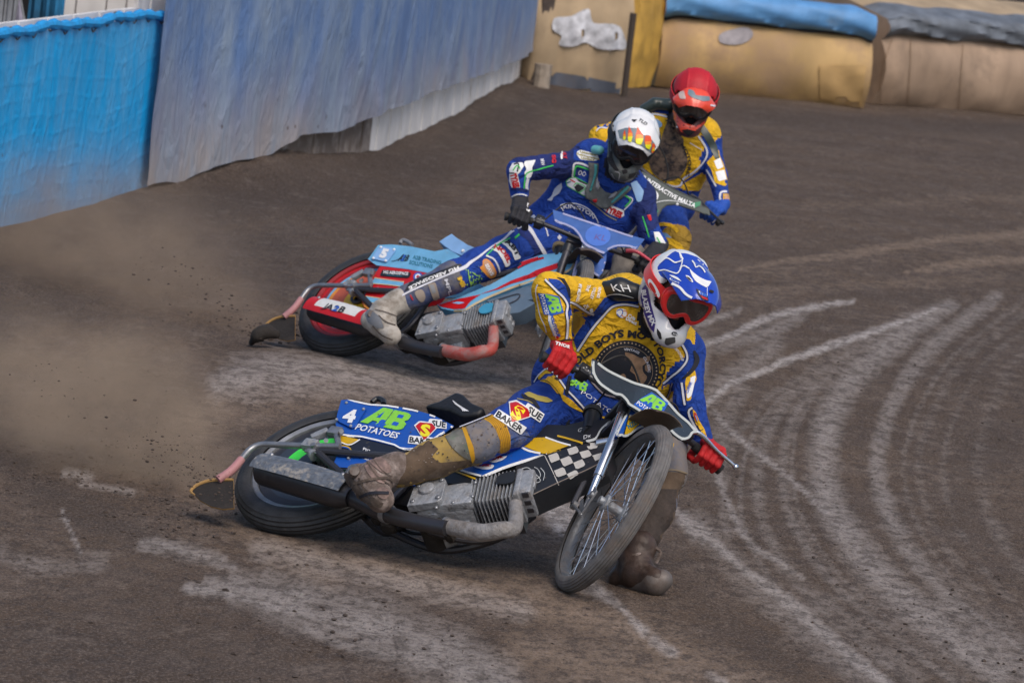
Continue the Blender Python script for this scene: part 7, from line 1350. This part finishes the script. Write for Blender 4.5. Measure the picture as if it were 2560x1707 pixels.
def pk2(pb):
    pb.poly(T(zi, [(870, 400), (1000, 360), (1180, 370), (1330, 470), (1440, 620), (1470, 740), (1400, 760), (1200, 620), (1060, 560), (900, 520)]), mat("slate_flash", (.16, .22, .26), .4), off=.0012, step=7); pb.poly(T(zi, [(1180, 360), (1250, 380), (1340, 470), (1270, 480), (1200, 430)]), hwhite, off=.002, step=6)
    for pts in ([(980, 390), (1000, 480), (990, 550), (950, 540), (955, 450)], [(1040, 340), (1070, 400), (1100, 460), (1080, 580), (1030, 570), (1020, 500), (1030, 420)], [(1170, 350), (1200, 400), (1260, 480), (1250, 560), (1220, 620), (1140, 600), (1130, 540), (1150, 430)], [(1280, 480), (1360, 480), (1380, 560), (1340, 690), (1290, 660), (1270, 570)], [(1390, 590), (1430, 610), (1420, 740), (1370, 730)]):
        c = np.array(pts); y0, y1 = c[:, 1].min(), c[:, 1].max(); pb.poly(T(zi, pts), fred, off=.003, step=5)
        for fr_, m_ in ((.42, forg), (.64, flame)): cc = c.astype(float).copy(); cc[:, 1] = np.maximum(cc[:, 1], y0+(y1-y0)*fr_); cc[:, 0] = cc[:, 0].mean()+(cc[:, 0]-cc[:, 0].mean())*.92; pb.poly(T(zi, cc.tolist()), m_, off=.0036 if m_ is forg else .0042, step=5)
    pb.poly(T(zi, [(1075, 240), (1165, 240), (1120, 280)]), darkpr, off=.003, step=5); pb.text("TLD", T(zi, [(1180, 255), (1300, 330)]), 7, darkpr, off=.003, shear=.2)
helmet(per2, pf2, F2, dict(shell=ggrey, top=hwhite, peakm=hwhite, gog=blackp, lens=lensd, strap=mat("dark_strap", (.03, .035, .04), .7, dirt=.2), shell_hook=lambda p: (sh2(p), pk2(p)), peak_hook=pk2, peak=[(.005, .149), (.06, .152), (.115, .138), (.16, .112), (.19, .082)]))
# ---------------------------------------------------------------- rider three
F3 = camframe([-.08, -.60, .79], [.16, .76, .52], unp(1735, 240, 24.95))
R = dict(pelvis=(1648, 500, 25.40), neck=(1696, 306, 25.25), rows=[(0, 34, .115, 0, jerB), (.30, 34, .110, 0, jerY), (.62, 48, .125, 0, jerY), (.88, 56, .105, 0, jerY), (1., 24, .062, 0, bpip)], yaw=0)
wL3 = (1806, 512, 24.98); wR3 = (1520, 400, 25.0)
g3 = H3.w([.026, -.332, .574]); wp = proj(g3+H3.R[:, 2]*.085-H3.R[:, 0]*.03); wR3 = (float(wp[0]), float(wp[1]), float(-(g3-CC)@CZ)+.03)
bj = [((1648, 500, 25.40), (1665, 420, 25.35), .09, .085), ((1665, 420, 25.35), (1692, 330, 25.28), .085, .09), ((1610, 310, 25.28), (1770, 350, 25.28), .05, .05), ((1604, 306, 25.28), (1500, 342, 25.10), .045, .035), ((1500, 342, 25.10), wR3, .035, .025), ((1774, 354, 25.28), (1794, 440, 25.15), .045, .035), ((1794, 440, 25.15), wL3, .035, .025),
      ((1665, 520, 25.35), (1690, 600, 24.98), .07, .05), ((1690, 600, 24.98), (1645, 790, 24.9), .045, .035), ((1625, 520, 25.40), (1560, 620, 25.15), .07, .05), ((1560, 620, 25.15), (1545, 780, 25.1), .045, .035)]
per3, pf3 = person(R, "person with plain red topped helmet in yellow and blue suit, rearmost of the three riders", F3, bj)
S = Body(.03); torso(S, R, None); S.cap(F3.w([.035, 0, -.095]), J(R['neck']), .076, .066, bpip, k=.01)
S.cap(J((1608, 308, 25.28)), J((1503, 342, 25.10)), .068, .056, jerY, (.003, 80, .3)); S.cap(J((1500, 344, 25.10)), J(wR3), .056, .042, jerY)
S.cap(J((1770, 356, 25.28)), J((1793, 440, 25.15)), .066, .050, jerB, (.004, 85, 1.)); S.cap(J((1793, 440, 25.15)), J((1805, 502, 25.0)), .050, .040, jerB)
S.cap(J((1663, 520, 25.35)), J((1688, 592, 25.02)), .105, .082, jerB, (.003, 60, .2)); S.cap(J((1690, 600, 24.98)), J((1670, 700, 24.95)), .078, .068, mat("ochre_fabric", (.42, .25, .03), .85, dirt=.2, bump=.3, dscale=12)); S.cap(J((1670, 700, 24.95)), J((1645, 790, 24.9)), .066, .055, shinM)
S.cap(J((1628, 520, 25.40)), J((1562, 620, 25.15)), .10, .078, jerB); S.cap(J((1562, 620, 25.15)), J((1545, 780, 25.1)), .07, .055, shinM)
pb = PB(); S.mesh(.0095, pb); sy = lambda *a, **k: pb.poly(*a, **k)
sy(T(z7, [(560, 300), (780, 290), (770, 390), (640, 370), (570, 400), (540, 420), (530, 360)]), jerB, off=.002, step=6); pb.stroke(T(z7, [(560, 430), (600, 390), (680, 390), (760, 410)]), 4.5, wpip, off=.003); sy(T(z7, [(1040, 560), (1090, 590), (1130, 700), (1090, 790), (1040, 880), (900, 960), (860, 1010), (880, 960), (1020, 860), (1075, 770), (1090, 700), (1060, 620)]), jerB, off=.002, step=6); pb.stroke(T(z7, [(1020, 570), (1070, 640), (1095, 710), (1070, 780), (980, 870), (900, 920), (870, 980), (800, 985), (700, 950)]), 4.5, wpip, off=.003)
pb.stroke(T(z7, [(1040, 480), (1090, 560), (1140, 650), (1180, 760)]), [14, 18, 18, 10], charg, off=.004)
grime = mat("grimy_print", (.045, .036, .036), .9, dirt=.62, dirtcol=(.30, .20, .13), dscale=26, var=.5); sy([(z7(770, 770)[0]+48*math.cos(a), z7(770, 770)[1]+52*math.sin(a)) for a in np.linspace(0, 6.28, 26, endpoint=False)], grime, off=.003, step=7); sy(T(z7, [(700, 640), (760, 450), (800, 440), (860, 560), (900, 600), (860, 720), (740, 700)]), grime, off=.0036, step=7, sm=2)
pb.text("MOTORC", T(z7, [(870, 640), (915, 720), (935, 800), (915, 900)]), 8, bpip, off=.004, bold=.04); sy(T(z7, [(640, 430), (680, 430), (720, 470), (700, 500), (650, 470)]), paleb, off=.003, step=5, sm=2); pb.stroke(T(z7, [(950, 625), (1050, 685)]), 2, wpip, off=.003)
sy(T(z7, [(170, 490), (230, 460), (290, 470), (260, 500), (190, 510)]), jerB, off=.002, step=6); pb.stroke(T(z7, [(170, 530), (200, 500), (260, 505)]), 3, wpip, off=.003); sy(T(z7, [(1090, 790), (1190, 680), (1200, 740), (1230, 800), (1270, 960), (1240, 990), (1160, 960), (1130, 850)]), jerY, off=.002, step=6); sy(T(z7, [(1150, 780), (1200, 750), (1230, 830), (1180, 850)]), whitep, off=.003, step=6); sy(T(z7, [(1165, 870), (1235, 850), (1255, 930), (1190, 950)]), whitep, off=.003, step=6); pb.stroke(T(z7, [(1090, 850), (1120, 900), (1170, 990)]), 4, wpip, off=.003)
pb.stroke(T(z7, [(1290, 1035), (1210, 1040), (1205, 1120), (1210, 1180)]), 5, wpip, off=.003); sy(T(z7, [(1225, 1050), (1300, 1050), (1295, 1130), (1275, 1230), (1230, 1180)]), jerY, off=.002, step=6); sy(T(z7, [(1235, 1060), (1295, 1060), (1290, 1110), (1245, 1110)]), mat("salmon_print", (.55, .30, .18)), off=.003, step=5); pb.stroke(T(z7, [(1240, 1120), (1270, 1150)]), 3, tealp, off=.004)
for q, w_ in (([(645, 1325), (720, 1305), (800, 1320), (850, 1370)], 9), ([(740, 1440), (800, 1450), (865, 1500), (870, 1560)], 16)): pb.stroke(T(z7, q), w_, jerY, off=.003)
sy(T(z7, [(700, 1370), (760, 1380), (800, 1420), (740, 1410)]), paleb, off=.003, step=6)
pb.build("race_suit", per3, pf3, sharp=70)
hand(per3, pf3, H3, 1, J(wL3), blueg, hook=lambda p: p.stroke(T(z7, [(1140, 1290), (1180, 1250), (1230, 1230), (1260, 1270)]), 2.5, wpip, off=.003)); hand(per3, pf3, H3, -1, J(wR3), blueg)
for c, a, h, t in (((1648, 780, 24.92), (1640, 806, 24.9), (1622, 838, 24.92), (1668, 840, 24.84)), ((1546, 775, 25.12), (1540, 800, 25.1), (1522, 826, 25.12), (1566, 828, 25.05))): boot(per3, pf3, c, a, h, t, (0, 0, 1), bootBr, None)
S = Body(.015); 
for a, b, ra, rb in (((570, 350), (660, 300), .030, .032), ((660, 300), (780, 310), .032, .034)): S.cap(J(z7(*a)+(25.18,)), J(z7(*b)+(25.16,)), ra, rb, charg)
pb = PB(); S.mesh(.008, pb); pb.build("neck_brace", per3, pf3, sharp=60)
coral = mat("coral_gloss", (.80, .07, .035), .3, dirt=.1, dscale=24, coat=.4); redcap = mat("red_cover", (.48, .008, .02), .6, bump=.2, var=.1)
def sh3(pb):
    pb.stroke(T(z7, [(785, 290), (820, 400), (880, 480), (1000, 515)]), 7, coral, off=.002); pb.poly(T(z7, [(800, 330), (830, 440), (880, 540), (1000, 520), (1090, 450), (1080, 440), (1000, 490), (900, 460), (850, 400)]), coral, off=.002, step=6); pb.stroke(T(z7, [(775, 300), (785, 400), (850, 500)]), 3, wpip, off=.003); pb.poly(T(z7, [(880, 520), (930, 510), (1000, 530), (940, 570)]), hpad, off=.003, step=5)
    for q in ((850, 450), (900, 480), (950, 500), (1000, 490), (1040, 470)): pb.poly([(z7(*q)[0]+2*math.cos(a), z7(*q)[1]+1.5*math.sin(a)) for a in np.linspace(0, 6.28, 6, endpoint=False)], hpad, off=.0035, step=3)
def pk3(pb):
    pb.poly(T(z7, [(940, 180), (980, 190), (1000, 230), (1110, 240), (1120, 275), (1060, 280), (970, 250), (930, 220)]), mat("slate_flash", (.16, .22, .26)), off=.002, step=5); pb.poly(T(z7, [(850, 210), (900, 190), (920, 260), (870, 260)]), mat("pale_flash", (.65, .50, .45), .4), off=.002, step=5); pb.stroke(T(z7, [(1120, 310), (1160, 320)]), 4, wpip, off=.003)
helmet(per3, pf3, F3, dict(shell=mat("dark_coral_shell", (.10, .03, .03), .4, dirt=.2), top=redcap, peakm=coral, gog=mat('black_frame', (.012, .012, .014), .5), lens=lensm, strap=redcap, shell_hook=sh3, peak_hook=pk3, peak=[(.075, .108), (.10, .112), (.14, .104), (.17, .090), (.195, .070)]))
# ================================================================== dust thrown up by the rear wheels
def plume(name, label, pts, dens, col, seed):
    """pts: world centre and radius; one lumpy closed hull filled with an even-coloured, noisy dust volume"""
    S = Body(.25)
    for (c0, r0), (c1, r1) in zip(pts[:-1], pts[1:]): S.cap(c0, c1, r0, r1, MATS["clod"])
    pb = PB(); S.mesh(.06, pb); V = np.concatenate(pb.v)
    m = bpy.data.materials.new(name); m.use_nodes = True; n = m.node_tree; n.nodes.remove(n.nodes["Principled BSDF"]); L = n.links.new
    pv = n.nodes.new("ShaderNodeVolumePrincipled"); pv.inputs["Color"].default_value = (*col, 1); pv.inputs["Anisotropy"].default_value = .1
    tc = n.nodes.new("ShaderNodeTexCoord"); mp = n.nodes.new("ShaderNodeMapping"); mp.inputs["Scale"].default_value = (1, .6, 1.5); mp.inputs["Location"].default_value = (seed, 0, 0); L(tc.outputs["Object"], mp.inputs[0])
    nz = n.nodes.new("ShaderNodeTexNoise"); nz.inputs["Scale"].default_value = 4.5; nz.inputs["Detail"].default_value = 8; nz.inputs["Roughness"].default_value = .7; L(mp.outputs[0], nz.inputs["Vector"])
    mr = n.nodes.new("ShaderNodeMapRange"); mr.inputs[1].default_value = .30; mr.inputs[2].default_value = .85; mr.inputs[4].default_value = dens; L(nz.outputs[0], mr.inputs[0])
    # fade towards the hull: distance from the plume's spine
    prod = None
    for (c, r) in pts:
        vd = n.nodes.new("ShaderNodeVectorMath"); vd.operation = 'DISTANCE'; L(tc.outputs["Object"], vd.inputs[0]); vd.inputs[1].default_value = tuple(c)
        f = n.nodes.new("ShaderNodeMapRange"); f.interpolation_type = 'SMOOTHSTEP'; f.inputs[1].default_value = r*1.25; f.inputs[2].default_value = 0.; f.inputs[3].default_value = 0; f.inputs[4].default_value = 1; L(vd.outputs["Value"], f.inputs[0])
        if prod is None: prod = f.outputs[0]
        else: a = n.nodes.new("ShaderNodeMath"); a.operation = 'MAXIMUM'; L(prod, a.inputs[0]); L(f.outputs[0], a.inputs[1]); prod = a.outputs[0]
    q = n.nodes.new("ShaderNodeMath"); q.operation = 'MULTIPLY'; L(prod, q.inputs[0]); L(mr.outputs[0], q.inputs[1]); L(q.outputs[0], pv.inputs["Density"]); L(pv.outputs[0], n.nodes["Material Output"].inputs["Volume"])
    m.cycles.volume_step_rate = 4.0
    pb2 = PB(); pb2.add(V, pb.f, m, world=True); o = pb2.build("dust_cloud", sharp=180); tag(o, label, "dust", kind="stuff")
def D_(px, py, d): return unp(px, py, d)
plume("dust_a", "tan dust cloud trailing behind the rear wheel of the nearest motorcycle", [(D_(500, 1160, 18.15), .14), (D_(450, 1120, 18.3), .26), (D_(370, 1080, 18.4), .36), (D_(230, 1040, 18.4), .36), (D_(60, 970, 18.9), .36), (D_(330, 980, 18.6), .34)], 5.5, (.92, .68, .48), 1.0)
plume("dust_b", "thin brown dust cloud trailing behind the second motorcycle's rear wheel", [(D_(640, 820, 23.7), .14), (D_(560, 770, 23.9), .30), (D_(420, 700, 24.2), .50), (D_(240, 650, 25.0), .62), (D_(40, 620, 25.8), .62)], 2.1, (.86, .64, .46), 5.0)
# clods in the air behind the wheels
pb = PB(); rg = np.random.default_rng(11); mcl = MATS["clod"]
for c0, c1, dd, n_, sc in (((575, 1240), (330, 1090), 17.5, 170, .0042), ((655, 845), (380, 660), 23.3, 130, .005), ((560, 1230), (60, 900), 17.9, 120, .003)):
    for _ in range(n_):
        t = rg.random()**1.4; x = c0[0]+(c1[0]-c0[0])*t+rg.normal()*12*(1+3*t); y = c0[1]+(c1[1]-c0[1])*t+rg.normal()*10*(1+4*t); p = unp(x, y, dd+.5*t+rg.normal()*.1)
        if p[2] < .02: continue
        r = sc*(.35+rg.random()**2); pb.ball(p, (r*1.5, r, r*.8), mcl, 6)
tag(pb.build("flying_dirt"), "small dark lumps of shale thrown up behind the rear wheels", "dirt", kind="stuff")
pb = PB(); S = Body(.02)
for a, b, r in (((645, 838), (668, 822), .035), ((640, 842), (628, 858), .02), ((655, 830), (690, 835), .03)): S.cap(unp(a[0], a[1], 23.15), unp(b[0], b[1], 23.2), r, r*.8, underm)
S.mesh(.012, pb); tag(pb.build("mud_clump"), "dark clump of mud hanging below the second motorcycle's deflector", "mud")
